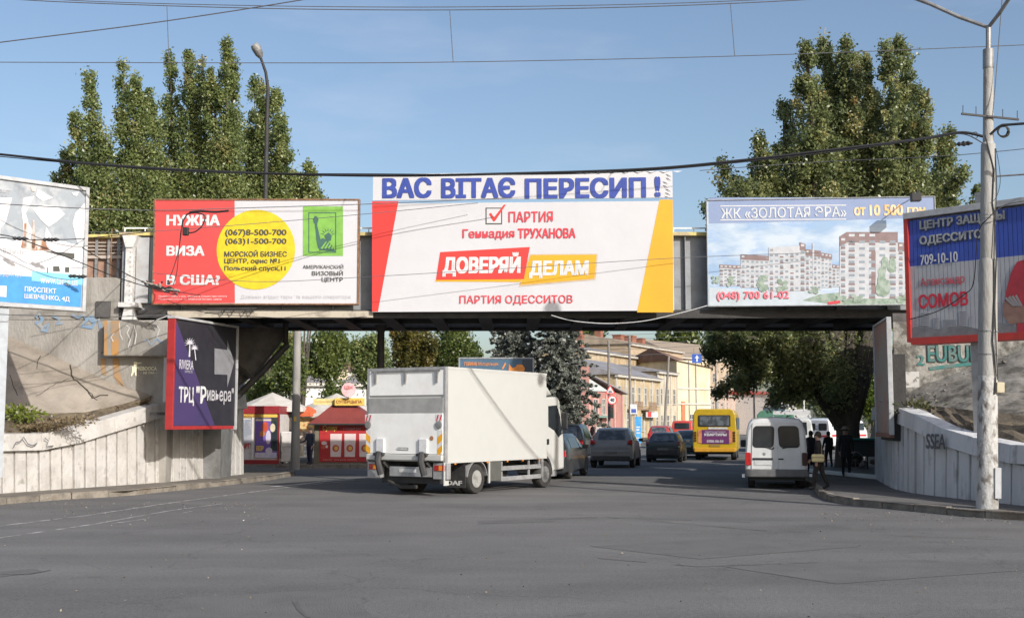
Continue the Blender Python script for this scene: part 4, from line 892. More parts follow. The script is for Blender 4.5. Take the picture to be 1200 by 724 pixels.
def wheel_mesh(r, wdt, rimr=.62, dirt=0):
    b = MB(); b.lathe([(r*rimr, -wdt/2), (r*.93, -wdt/2), (r, -wdt*.36), (r, wdt*.36), (r*.93, wdt/2), (r*rimr, wdt/2)], 28, ax='x')
    return b
def add_wheel(root, x, y, r, wdt, rm=None, rimr=.62, deep=.05):
    t = wheel_mesh(r, wdt, rimr).build('wheel', rubber, root, smooth=True, loc=(x, y, r))
    s = 1 if x > 0 else -1
    b = MB(); prof = [(r*rimr, wdt/2+.002), (r*rimr*.92, wdt/2-.01), (r*rimr*.8, wdt/2-deep), (r*.24, wdt/2-deep), (r*.2, wdt/2-.01), (.01, wdt/2-.005)]
    b.lathe([(a, c*s) for a, c in prof], 24, ax='x')
    for k in range(5):
        a = 2*math.pi*k/5; b.tube([(s*(wdt/2-deep+.005), r*.2*math.cos(a), r*.2*math.sin(a)), (s*(wdt/2-.012), r*rimr*.93*math.cos(a), r*rimr*.93*math.sin(a))], r*.055, 5)
    b.build('rim', rm or rimm, t, smooth=True); return t
def ring(st):
    y, z0, zb, zt_, w0, wb, wt = st
    zm = (z0+zb)/2
    R_ = [(w0*.9, z0), (w0, z0+.07), (max(w0, wb)*1.0, zm), (wb, zb), (wt+.0, zt_-.09 if zt_-zb > .2 else zt_-.02), (wt*.88, zt_), (0, zt_+.015)]
    L_ = [(-x, z) for x, z in reversed(R_[:-1])]
    return [(x, y, z) for x, z in R_+L_]
def loft(sts, m=0):
    b = MB(); rs = [ring(s) for s in sts]; k = len(rs[0])
    for r_ in rs: b.v += r_
    for i in range(len(rs)-1):
        for j in range(k):
            a = i*k+j; c = i*k+(j+1) % k; b.f.append((a, c, c+k, a+k)); b.m.append(m)
    b.f.append(tuple(range(k-1, -1, -1))); b.f.append(tuple((len(rs)-1)*k+j for j in range(k))); b.m += [m, m]
    return b, rs
def quad_on(b, a0, a1, c1, c0, ix, iy, off, m=0):
    """an inset quad on the face a0 a1 c1 c0, pushed out by off"""
    a0, a1, c1, c0 = map(Vector, (a0, a1, c1, c0)); n = (a1-a0).cross(c0-a0).normalized()
    def P(u, v): return a0.lerp(a1, u).lerp(c0.lerp(c1, u), v)+n*off
    i2, j2 = (ix, 1-ix) if not isinstance(ix, tuple) else ix; k2, l2 = (iy, 1-iy) if not isinstance(iy, tuple) else iy
    b.add([P(i2, k2), P(j2, k2), P(j2, l2), P(i2, l2)], [(0, 1, 2, 3)], m)
def car(name, label, X, Y, hd, L=4.1, W=1.72, H=1.48, paint=None, style='hatch', cat='car', group=None, belt=.95, rlow=True, tail=redl, rm=None, clear=.2, detail=True, wagon=False):
    root = thing(name, label, cat, (X, Y, 0), -R(hd), group)
    w = W/2; c = clear
    if style == 'hatch': sts = [(0, c+.15, .62, .70, w*.86, w*.88, w*.84), (.06, c, .72, .92, w*.93, w*.94, w*.86), (.16, c, belt, belt+.06, w*.98, w*.98, w*.86), (.62, c, belt, H-.06, w, w*.985, w*.74), (1.0, c, belt, H, w, w*.99, w*.76), (2.1, c, belt, H, w, w, w*.77), (2.65, c, belt-.02, H-.08, w, w*.99, w*.75), (3.3, c, belt-.06, belt+.02, w, w*.97, w*.84), (L-.25, c, belt-.22, belt-.14, w*.97, w*.92, w*.8), (L, c+.1, .55, .62, w*.85, w*.82, w*.74)]
    if style == 'wagon': sts = [(0, c+.15, .62, .70, w*.86, w*.88, w*.84), (.06, c, .75, .95, w*.94, w*.95, w*.88), (.12, c, belt, belt+.06, w*.98, w*.98, w*.88), (.38, c, belt, H-.05, w, w*.985, w*.77), (.9, c, belt, H, w, w*.99, w*.78), (2.4, c, belt, H, w, w, w*.78), (2.9, c, belt-.02, H-.08, w, w*.99, w*.76), (3.5, c, belt-.04, belt+.02, w, w*.97, w*.84), (L-.2, c, belt-.16, belt-.08, w*.98, w*.94, w*.82), (L, c+.1, .55, .62, w*.88, w*.85, w*.76)]
    if style == 'sedan': sts = [(0, c+.15, .6, .68, w*.86, w*.88, w*.84), (.06, c, .75, belt-.06, w*.94, w*.95, w*.84), (.6, c, belt-.04, belt+.02, w*.98, w*.98, w*.82), (1.15, c, belt, H-.05, w, w*.985, w*.72), (1.5, c, belt, H, w, w*.99, w*.74), (2.5, c, belt, H, w, w, w*.75), (2.95, c, belt-.02, H-.08, w, w*.99, w*.74), (3.6, c, belt-.06, belt+.02, w, w*.97, w*.84), (L-.2, c, belt-.2, belt-.12, w*.98, w*.93, w*.8), (L, c+.1, .55, .62, w*.86, w*.84, w*.76)]
    if style == 'van': sts = [(0, c+.12, .7, .8, w*.95, w*.95, w*.9), (.03, c, belt, belt+.1, w*.98, w*.98, w*.90), (.10, c, belt, H-.08, w*.99, w*.985, w*.86), (.3, c, belt, H, w, w*.99, w*.87), (L*.62, c, belt, H, w, w, w*.87), (L*.70, c, belt, H-.08, w, w, w*.86), (L-.75, c, belt-.02, belt+.04, w, w*.98, w*.88), (L-.15, c, belt-.3, belt-.2, w*.98, w*.92, w*.84), (L, c+.1, .55, .62, w*.9, w*.86, w*.78)]
    b, rs = loft(sts); b.build('body', paint, root, smooth=True, bevel=.02)
    ri = {'hatch': (2, 3), 'wagon': (2, 3), 'sedan': (2, 3), 'van': (1, 2)}[style]
    g = MB(); A, B = rs[ri[0]], rs[ri[1]]
    yb_ = (.1, .86)
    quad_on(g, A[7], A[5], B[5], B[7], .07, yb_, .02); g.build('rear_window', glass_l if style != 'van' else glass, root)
    si = {'hatch': (3, 6), 'wagon': (3, 6), 'sedan': (3, 6), 'van': (2, 5)}[style]
    for sd in (0, 1):
        for q in range(si[0], si[1]):
            A, B = rs[q], rs[q+1]
            if sts[q+1][0]-sts[q][0] < .25: continue
            g = MB()
            if sd == 0: quad_on(g, A[3], B[3], B[4], A[4], .05, .12, .008)
            else: quad_on(g, B[9], A[9], A[8], B[8], .05, .12, .008)
            g.build('side_window', glass, root)
    k = si[1]; A, B = rs[k], rs[k+1]; g = MB(); quad_on(g, B[5], B[7], A[7], A[5], .06, .06, .008); g.build('windscreen', glass, root)
    zt1 = belt-.24 if style != 'van' else .8
    for s in (-1, 1):
        if tail is not None:
            k0 = .14 if style == 'hatch' else 0
            MB().hexa([(s*w*.72, .0, zt1+.06+k0), (s*w*.97, .03, zt1+.02+k0), (s*w*.985, .22, zt1+.05+k0), (s*w*.72, .22, zt1+.06+k0)], [(s*w*(.80 if k0 else .72), .07*(k0 > 0), zt1+.19+k0), (s*w*.955, .07, zt1+.22+k0), (s*w*.95, .26, zt1+.23+k0), (s*w*.75, .26, zt1+.2+k0)]).build('tail_light', tail, root, bevel=.015)
        MB().hexa([(s*w*.98, 2.9, belt), (s*(w+.17), 2.93, belt+.01), (s*(w+.17), 3.03, belt+.01), (s*w*.98, 3.0, belt)], [(s*w*.98, 2.9, belt+.13), (s*(w+.16), 2.93, belt+.14), (s*(w+.16), 3.03, belt+.14), (s*w*.98, 3.0, belt+.13)]).build('wing_mirror', plast, root, bevel=.02)
        for wy in (.75, L-.78):
            add_wheel(root, s*(w-.10), wy, .31 if H < 1.6 else .35, .2, rm)
            ar_ = MB(); rr = .36 if H < 1.6 else .41
            ar_.prism([(wy+rr*math.cos(R(a)), .31+rr*math.sin(R(a))) for a in range(-20, 201, 20)], 'x', s*(w-.03), s*(w+.004)); ar_.build('wheel_arch', plast, root)
    MB().box(-w*.88, w*.88, -.05, .06, c+.12, c+.42).build('bumper', plast if rlow else paint, root, bevel=.04)
    if not rlow: MB().box(-w*.86, w*.86, -.065, .05, c+.0, c+.2).build('lower_bumper', plast, root, bevel=.03)
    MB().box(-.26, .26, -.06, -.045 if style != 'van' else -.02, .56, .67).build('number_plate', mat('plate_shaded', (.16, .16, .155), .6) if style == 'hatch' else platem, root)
    if style in ('hatch', 'wagon'): MB().tube([(-.05, .12+.1, belt+.07), (.25, .2, belt+.10)], .01, 4).build('rear_wiper', blackm, root)
    MB().box(-w*.8, w*.8, .1, L-.2, c-.02, c+.06).build('underside', blackm, root)
    return root
def paint(n, c, c2=None, r=.3): return mat(n, c, r, c2, scale=3, coat=.3)
# ---------------------------------------------------------------- the box truck
tw = paint('truck_white', (.50, .50, .475), (.485, .485, .46), .4)
tg = mat('truck_grey_panel', (.33, .33, .32), .5, (.26, .26, .25), scale=3)
tl = mat('truck_aluminium', (.40, .40, .40), .45, (.28, .275, .27), scale=4, metal=.3)
tr = thing('box_truck', 'white box truck with tail lift and grey side rails turning under the bridge', 'truck', (-2.74, 30.86, 0), -R(31.8))
fx = lambda p: (p-475)/94*2.5
fz = lambda p: 1.85+(495-p)/45.9
Lb = 5.08
MB().box(-1.25, 1.25, 0.03, Lb, .86, 3.25).build('cargo_box', tw, tr, bevel=.02)
for s in (-1, 1):
    MB().box(min(s*1.19, s*1.262), max(s*1.19, s*1.262), -.01, .10, .84, 3.262).build('corner_post', tl, tr, bevel=.006)
    MB().box(min(s*1.20, s*1.258), max(s*1.20, s*1.258), .101, Lb, .83, .92).build('bottom_rail', tw, tr)
    MB().box(min(s*1.21, s*1.257), max(s*1.21, s*1.257), .101, Lb+.006, 3.20, 3.262).build('top_rail', tw, tr)
MB().box(-1.189, 1.189, -.01, .02, 3.19, 3.262).build('top_frame', tl, tr)
MB().box(-1.185, 1.185, -.004, .02, fz(463), 3.185).build('upper_door', mat('truck_door_white', (.84, .84, .81), .5, (.76, .75, .72), scale=2), tr, bevel=.01)
MB().box(-1.185, 1.185, -.012, .02, fz(466), fz(463.4)).build('door_seam', steeld, tr)
MB().box(-1.19, 1.19, -.03, .015, fz(484), fz(466.3)).build('platform_panel', tg, tr)
MB().box(-1.19, 1.19, -.045, .01, fz(531.5), fz(484.2)).build('tail_lift', mat('tail_lift_white', (.82, .82, .79), .5, (.74, .73, .70), scale=1.6, col3=(.66, .65, .62), scale3=.9, lo3=.55, hi3=.8), tr, bevel=.01)
MB().box(-1.2, 1.2, -.10, .02, fz(539), fz(532)).build('sill', tw, tr, bevel=.02)
for p in (438.5, 475, 512.5):
    MB().prism([(fx(p)-.045, 3.17), (fx(p)+.045, 3.17), (fx(p)+.02, 2.86), (fx(p)-.02, 2.86)], 'y', -.05, -.006).build('hinge', steelg, tr)
MB().tube([(-1.1, -.03, 3.165), (1.1, -.03, 3.165)], .016, 6).build('hinge_rod', steelg, tr)
hz1 = mat('reflector_orange', (.80, .38, .02), .4); hz2 = mat('reflector_red', (.62, .03, .04), .4)
for s, x0 in ((-1, fx(427.8)+.01), (1, fx(514.5))):
    b = MB(); x1 = x0+.15
    b.add([(x0, -.05, fz(528)), (x1, -.05, fz(528)), (x1, -.05, fz(504)), (x0, -.05, fz(504))], [(0, 1, 2, 3)], 0)
    for k in range(2):
        z = fz(514)-k*.29; b.add([(x0, -.054, z-.02-(.0 if s < 0 else .12)), (x1, -.054, z-.02-(.12 if s < 0 else .0)), (x1, -.054, z+.16-(.12 if s < 0 else 0)), (x0, -.054, z+.16-(0 if s < 0 else .12))], [(0, 1, 2, 3)], 1)
    b.build('reflector', [txtwhite, hz1], tr)
    xa = fx(430.5) if s < 0 else fx(515.5); b = MB(); b.add([(xa-.10, -.05, fz(493.5)), (xa+.11, -.05, fz(493.5)), (xa+.11, -.05, fz(485.5)), (xa-.10, -.05, fz(485.5))], [(0, 1, 2, 3)], 0)
    for k in range(2): b.add([(xa-.08+k*.10, -.054, fz(493)), (xa-.04+k*.10, -.054, fz(493)), (xa+.01+k*.10, -.054, fz(486)), (xa-.03+k*.10, -.054, fz(486))], [(0, 1, 2, 3)], 1)
    b.build('warning_flag', [txtwhite, hz2], tr)
    MB().lathe([(.10, -.05), (.10, -.075), (.06, -.08)], 14, (xa+.01, 0, fz(497.5)), ax='y').build('flag_weight', steelg, tr)
for p in (446.8, 498.5):
    MB().box(fx(p-5), fx(p+5), -.10, -.046, fz(531), fz(513.5)).build('foot_pad', txtwhite, tr, bevel=.02)
    MB().tube([(fx(p), -.12, fz(531)), (fx(p)+.05, -.25, fz(540)), (fx(p+5), -.2, fz(556))], [.10, .085, .09], 8).build('lift_arm', plast, tr)
    MB().box(fx(p-6.5), fx(p+6), -.17, -.05, fz(534), fz(530.5)).build('pivot', plast, tr, bevel=.02)
    MB().tube([(fx(p+3), -.05, fz(541)), (fx(p+9), .2, fz(553))], .06, 6).build('ram', steeld, tr)
MB().box(fx(467), fx(480), -.052, -.046, fz(527.5), fz(524)).build('data_plate', steelg, tr)
MB().lathe([(.06, -.052), (.055, -.056)], 16, (fx(507.5), 0, fz(513)), ax='y').build('round_sticker', mat('sticker_brown', (.35, .16, .08), .5), tr)
MB().box(fx(466), fx(479), -.056, -.053, fz(526.7), fz(524.8)).build('data_plate_band', platem, tr)
MB().box(fx(456), fx(507), .0, .08, fz(558), fz(546.5)).build('underrun_bar', tl, tr, bevel=.01)
MB().box(fx(468), fx(488), -.012, -.001, fz(553), fz(549)).build('number_plate', platem, tr)
for p0, p1 in ((429.5, 446), (508.5, 525)):
    MB().box(fx(p0), fx(p1), -.02, .14, fz(560), fz(541.5)).build('lamp_housing', tl, tr, bevel=.01)
    MB().box(fx(p0)+.05, fx(p1)-.06, -.035, -.021, fz(550.5), fz(544)).build('tail_light', redl, tr, bevel=.01)
    MB().box((fx(p0)+fx(p1))/2-.03, (fx(p0)+fx(p1))/2+.07, -.042, -.036, fz(550), fz(544.5)).build('indicator', orl, tr)
MB().box(1.235, 1.26, -.05, .15, .28, .85).build('side_plate', tw, tr)
# chassis, side gear
MB().box(-.42, -.32, .2, 6.6, .55, .80).build('chassis_rail', plast, tr); MB().box(.32, .42, .2, 6.6, .55, .80).build('chassis_rail', plast, tr)
for i in range(6): MB().box(-1.15, 1.15, .4+i*.85, .5+i*.85, .76, .85).build('cross_member', plast, tr)
MB().box(-.9, .9, .2, .5, .3, .7).build('underbody_box', plast, tr); MB().tube([(-.6, .1, .35), (-.2, .1, .2), (.3, .1, .22)], .05, 6).build('tow_hitch', steeld, tr)
for s in (-1, 1):
    add_wheel(tr, s*1.06, 1.5, .39, .30, rimw, .58, .10); add_wheel(tr, s*.72, 1.5, .39, .24, rimw, .58, .1)
    add_wheel(tr, s*1.08, 5.05, .385, .26, rimm, .60, .02)
    for wx, wy, dd in ((1.06, 1.5, .052), (1.08, 5.05, .112)):
        b = MB()
        for k in range(8): a = R(45*k); b.lathe([(.028, s*dd-.004*s), (.028, s*dd+.006*s)], 8, (s*wx, wy+.155*math.cos(a), .39+.155*math.sin(a)), ax='x')
        b.build('rim_holes', blackm, tr)['kind'] = 'stuff'
    b = MB(); N = 12
    for k in range(N):
        a0, a1 = R(8+164*k/N), R(8+164*(k+1)/N); x0, x1 = sorted((s*.60, s*1.235))
        P = lambda a, r: (1.5+r*math.cos(a), .39+r*math.sin(a))
        (ya, za), (yb2, zb2), (yc, zc), (yd, zd) = P(a0, .46), P(a1, .46), P(a1, .485), P(a0, .485)
        b.hexa([(x0, ya, za), (x1, ya, za), (x1, yb2, zb2), (x0, yb2, zb2)], [(x0, yd, zd), (x1, yd, zd), (x1, yc, zc), (x0, yc, zc)])
    b.build('mudguard', tl, tr)
    x0, x1 = sorted((s*.60, s*1.23)); MB().box(x0, x1, .93, .95, .18, .78).build('mud_flap', plast, tr)
    x0, x1 = sorted((s*.95, s*1.235)); MB().box(x0, x1, 2.12, 2.66, .30, .83).build('battery_box', mat('box_dark_grey', (.10, .10, .09), .6), tr, bevel=.015)
    x0, x1 = sorted((s*1.20, s*1.24))
    MB().box(x0, x1, 2.05, 2.1, .26, .84).build('side_post', tw, tr)
    for z in (.34, .62): MB().box(x0, x1, 2.67, 4.78, z-.06, z+.06).build('side_rail', tl, tr, bevel=.01)
    for y in (2.72, 4.15, 4.72): MB().box(min(s*1.16, s*1.199), max(s*1.16, s*1.199), y, y+.06, .28, .84).build('rail_post', tl, tr)
    for y in (.4, 1.9, 2.9, 3.7, 4.6): MB().box(min(s*1.255, s*1.27), max(s*1.255, s*1.27), y, y+.07, .79, .825).build('marker_light', orl, tr)
    MB().box(min(s*1.2, s*1.245), max(s*1.2, s*1.245), 4.80, 4.9, .30, .84).build('front_rail_post', tl, tr)
lettering(tr, 'DAF', .66, 1.14, .24, .36, txtwhite, .925, bold=.04)
MB().box(-.5, .5, 2.8, 4.2, .3, .72).build('fuel_tank', plast, tr, bevel=.05)
# cab
cp = [(5.55, .80), (5.22, 1.02), (5.22, 2.42), (5.45, 2.58), (6.3, 2.62), (6.55, 2.50), (6.80, 1.62), (6.88, 1.30), (6.90, .50), (5.75, .42), (5.70, .62)]
MB().prism(cp, 'x', -1.11, 1.11).build('cab', tw, tr, bevel=.05)
for s in (-1, 1):
    MB().prism([(5.58, 1.74), (5.58, 2.33), (6.28, 2.36), (6.56, 2.02), (6.68, 1.52), (6.42, 1.42), (6.05, 1.62)], 'x', s*1.105, s*1.116).build('door_window', glass, tr)
    MB().prism([(5.30, .85), (5.30, 2.4), (5.33, 2.4), (5.33, .85)], 'x', s*1.105, s*1.114).build('door_seam', steelg, tr)
    MB().box(min(s*1.11, s*1.14), max(s*1.11, s*1.14), 5.45, 5.60, 1.22, 1.38).build('door_handle', blackm, tr, bevel=.01)
    b = MB(); N = 9
    for k in range(N):
        a0, a1 = R(-5+150*k/N), R(-5+150*(k+1)/N); x0, x1 = sorted((s*.95, s*1.13)); P = lambda a, r: (5.05+r*math.cos(a), .40+r*math.sin(a))
        (ya, za), (yb2, zb2), (yc, zc), (yd, zd) = P(a0, .47), P(a1, .47), P(a1, .56), P(a0, .56)
        b.hexa([(x0, ya, za), (x1, ya, za), (x1, yb2, zb2), (x0, yb2, zb2)], [(x0, yd, zd), (x1, yd, zd), (x1, yc, zc), (x0, yc, zc)])
    b.build('wheel_arch', plast, tr)
    MB().box(min(s*1.13, s*1.33), max(s*1.13, s*1.33), 6.62, 6.72, 1.65, 2.15).build('wing_mirror', plast, tr, bevel=.03)
    MB().tube([(s*1.1, 6.5, 2.3), (s*1.25, 6.68, 2.2), (s*1.25, 6.68, 1.6), (s*1.1, 6.6, 1.5)], .015, 5).build('mirror_arm', blackm, tr)
    MB().box(min(s*1.0, s*1.13), max(s*1.0, s*1.13), 5.62, 6.2, .30, .45).build('cab_step', tl, tr)
MB().prism([(5.30, 2.60), (5.26, 3.15), (5.5, 3.12), (6.35, 2.66)], 'x', -.95, .95).build('wind_deflector', tw, tr, bevel=.06)
MB().box(-1.0, 1.0, 6.70, 6.84, 1.62, 2.4).v and None
MB().hexa([(-1.0, 6.815, 1.66), (1.0, 6.815, 1.66), (1.0, 6.79, 1.66), (-1.0, 6.79, 1.66)], [(-.98, 6.60, 2.42), (.98, 6.60, 2.42), (.98, 6.57, 2.42), (-.98, 6.57, 2.42)]).build('windscreen', glass, tr)
for o in tr.children:      # short day cab
    if o.name.split('.')[0] in ('cab', 'door_window', 'door_seam', 'door_handle', 'wing_mirror', 'mirror_arm', 'cab_step', 'wind_deflector', 'windscreen'):
        for v in o.data.vertices: v.co.y = 5.2+(v.co.y-5.2)*.72; v.co.x *= .965
        o.data.update()
# ---------------------------------------------------------------- the white van on the right
vw = paint('van_white', (.62, .62, .60), (.55, .545, .52), .35)
vx, vy = 7.38, 33.6
vr = thing('white_van', 'dusty white van with two rear doors stopped at the right kerb', 'van', (vx, vy, 0), -R(11.5))
W2 = .85; H = 1.99
def vring(y, z0, w0, wm, wt, zt_, n=5):
    R_ = [(w0, z0), (w0+.02, z0+.2), (wm, 1.0), (wm-.02, 1.25), ((wm+wt)/2+.015, 1.6), (wt, zt_-.13), (wt-.09, zt_-.03), (wt-.30, zt_), (0, zt_+.025)]
    return [(x, y, z) for x, z in R_]+[(-x, y, z) for x, z in reversed(R_[:-1])]
rs = [vring(.0, .48, .76, .80, .66, 1.90), vring(.05, .36, .82, .845, .72, 1.96), vring(.25, .34, .84, .85, .745, H), vring(3.2, .34, .84, .85, .745, H), vring(3.6, .34, .84, .85, .73, 1.93), vring(4.45, .34, .83, .84, .70, 1.12), vring(4.6, .4, .78, .8, .66, .95)]
b = MB(); k = len(rs[0])
for r_ in rs: b.v += r_
for i in range(len(rs)-1):
    for j in range(k): a = i*k+j; c = i*k+(j+1) % k; b.f.append((a, c, c+k, a+k)); b.m.append(0)
b.f.append(tuple(range(k-1, -1, -1))); b.f.append(tuple((len(rs)-1)*k+j for j in range(k))); b.m += [0, 0]
b.build('body', vw, vr, smooth=True, bevel=.025)
def rrect(x0, x1, z0, z1, r, n=5, skew=0, tw_=0):
    P = []
    for cx, cz, a0 in ((x1-r, z1-r, 0), (x0+r, z1-r, 90), (x0+r, z0+r, 180), (x1-r, z0+r, 270)):
        for i in range(n+1):
            a = R(a0+90*i/n); P.append((cx+r*math.cos(a)+0*skew, cz+r*math.sin(a)))
    cxm = (z0+z1)/2
    return [(x+skew*(z-cxm), z) for x, z in P]
for x0, x1, sk in ((-.665, -.035, .06), (.035, .665, -.06)):
    MB().prism(rrect(x0-.0, x1+.0, .42 if False else .50, 1.86, .09, skew=sk*.6), 'y', -.028, -.002).build('rear_door', vw, vr, bevel=.008)
    w_ = MB().prism(rrect(x0+.045, x1-.03 if x0 < 0 else x1-.045, 1.17, 1.74, .10, skew=sk), 'y', -.038, -.030).build('rear_window', glass, vr)
    MB().prism(rrect(x0+.030, x1-.015 if x0 < 0 else x1-.03, 1.15, 1.76, .11, skew=sk), 'y', -.034, -.0285).build('window_seal', blackm, vr)
MB().tube([(-.33, -.05, 1.20), (-.10, -.055, 1.12)], .012, 5).tube([(-.10, -.05, 1.12), (-.06, -.05, 1.16)], .02, 5).build('rear_wiper', blackm, vr)
MB().tube([(.58, -.05, 1.22), (.16, -.055, 1.13)], .012, 5).build('rear_wiper', blackm, vr)
MB().box(-.65, -.10, -.05, -.029, .81, .87).build('door_handle', blackm, vr, bevel=.01); MB().box(.05, .20, -.05, -.029, .82, .86).build('door_handle', blackm, vr, bevel=.01)
MB().box(-.60, -.12, -.045, -.03, .67, .80).build('number_plate', platem, vr); MB().box(-.27, .27, -.01, .01, 1.01, 1.02)
for s in (-1, 1):
    MB().prism(rrect(min(s*.70, s*.84), max(s*.70, s*.84), .66, 1.02, .035), 'y', -.03, .06).build('tail_light', redl if s < 0 else mat('lamp_dark', (.05, .015, .015), .2), vr, bevel=.01)
    add_wheel(vr, s*.70, .95, .32, .19, rimw); add_wheel(vr, s*.70, 3.75, .32, .19, rimw)
    MB().box(min(s*.84, s*1.02), max(s*.84, s*1.02), 3.45, 3.6, 1.1, 1.32).build('wing_mirror', plast, vr, bevel=.03)
    for y0, y1 in ((.5, 1.5), (1.6, 2.5), (2.6, 3.3)):
        g = MB(); xs = lambda z: s*(.85-.105*max(0, (z-1.15))/.7+.004)
        g.add([(xs(1.18)+s*.012, y0, 1.18), (xs(1.18)+s*.012, y1, 1.18), (xs(1.7)+s*.012, y1, 1.7), (xs(1.7)+s*.012, y0, 1.7)], [(0, 1, 2, 3) if s > 0 else (3, 2, 1, 0)]); g.build('side_window', glass, vr)
MB().prism(rrect(-.86, .86, .34, .56, .06), 'y', -.12, .25).build('bumper', mat('bumper_grey', (.10, .10, .10), .6, (.14, .135, .13), scale=5), vr, bevel=.03)
MB().box(-.75, .75, .1, 4.4, .24, .38).build('underside', blackm, vr)
MB().box(-.95, -.87, -.1, .0, .33, .42).build('corner_marker', txtwhite, vr); MB().box(.88, .96, -.1, .0, .36, .44).build('corner_marker', txtwhite, vr)
MB().lathe([(.045, -.032), (.03, -.035)], 16, (-.33, 0, .98), ax='y').build('emblem', steelg, vr)
g = MB(); g.add([(-.66, 3.66, 1.86), (.66, 3.66, 1.86), (.66, 4.42, 1.20), (-.66, 4.42, 1.20)], [(0, 1, 2, 3)]); g.build('windscreen', glass, vr)
# ---------------------------------------------------------------- other traffic
car('silver_crossover', 'silver crossover driving away in the shade under the bridge', 4.06, 49.3, 11, L=4.1, W=1.80, H=1.63, paint=paint('paint_silver', (.22, .215, .205), (.19, .185, .18)), style='hatch', belt=1.04, clear=.3, rlow=False)
car('dark_hatchback', 'dark green black hatchback driving away between the silver crossover and the yellow bus', 7.05, 56.2, 13, L=3.7, W=1.66, H=1.38, belt=.88, paint=paint('paint_darkgreen', (.022, .032, .03), (.03, .036, .034)), tail=mat('lamp_faint', (.16, .05, .05), .3))
car('dark_estate_car', 'dark grey estate car half hidden by the truck cab', .93, 39.4, 14, L=4.3, W=1.74, H=1.48, paint=paint('paint_charcoal', (.03, .034, .036), (.04, .042, .045)), style='wagon')
car('black_suv', 'black off road car behind the truck cab with a blue tinted side window', 2.3, 54.0, 12, L=4.5, W=1.85, H=1.78, paint=paint('paint_black', (.015, .016, .02), (.02, .02, .024)), style='wagon', belt=1.1, clear=.32)
car('teal_sedan', 'dull teal saloon car just ahead of the dark hatchback', 9.2, 63.5, 14, L=4.3, W=1.68, H=1.44, paint=paint('paint_teal', (.10, .17, .19), (.13, .2, .2)), style='sedan')
car('red_estate_car', 'red estate car further up the street beside the left kerb', 10.75, 88, 14, L=4.3, W=1.72, H=1.62, belt=1.05, paint=paint('paint_red', (.36, .03, .03), (.40, .06, .05)), style='wagon', rlow=False)
rv_ = car('red_van', 'red delivery van with a white sticker far up the street', 14.0, 99, 14, L=4.6, W=1.82, H=2.0, paint=paint('paint_red_van', (.55, .06, .04), (.5, .05, .04)), style='van', cat='van', belt=1.15)
MB().box(.0, .62, -.035, -.005, .75, 1.05).build('sticker', txtwhite, rv_)
car('dark_car', 'dark blue car close to the right side of the red van', 15.9, 98, 14, L=4.3, W=1.74, H=1.7, paint=paint('paint_navy', (.03, .035, .06)), style='wagon')
car('silver_car', 'small silver car standing between the yellow bus and the white van', 15.9, 76, 14, L=4.1, W=1.7, H=1.5, paint=paint('paint_silver2', (.42, .43, .44)), style='sedan')
# white minibus whose roof shows above the white van, with a roof rack
mbs = car('white_minibus', 'white minibus with a pale roof rack, its roof showing over the white van', 12.25, 52.5, 12, L=5, W=1.9, H=2.05, paint=paint('paint_white2', (.62, .63, .62)), style='van', cat='van', belt=1.15)
b = MB()
for y in (.4, 1.6, 2.8): b.tube([(-.8, y, 2.05), (-.78, y, 2.26), (.78, y, 2.26), (.8, y, 2.05)], .04, 6)
b.box(-.8, .8, .3, .5, 2.2, 2.36); b.build('roof_rack', txtwhite, mbs)
gt_ = thing('green_lorry', 'green covered lorry beyond the white minibus', 'lorry', (17.1, 78, 0), -R(14))
MB().prism([(-1.15, .9), (1.15, .9), (1.15, 2.35), (.9, 2.62), (-.9, 2.62), (-1.15, 2.35)], 'y', 0, 4.2).build('tarpaulin', mat('tarp_green', (.05, .16, .10), .7, (.08, .20, .14), scale=2), gt_, bevel=.05)
MB().box(-1.0, 1.0, 4.5, 6.0, .6, 2.4).build('cab', paint('cab_green', (.06, .14, .09)), gt_, bevel=.12)
MB().box(-.9, .9, 5.99, 6.02, 1.5, 2.2).build('windscreen', glass, gt_); MB().box(-.4, .4, .2, 5.5, .55, .85).build('chassis', plast, gt_)
for s in (-1, 1):
    for y in (1.2, 5.1): add_wheel(gt_, s*.9, y, .45, .3)
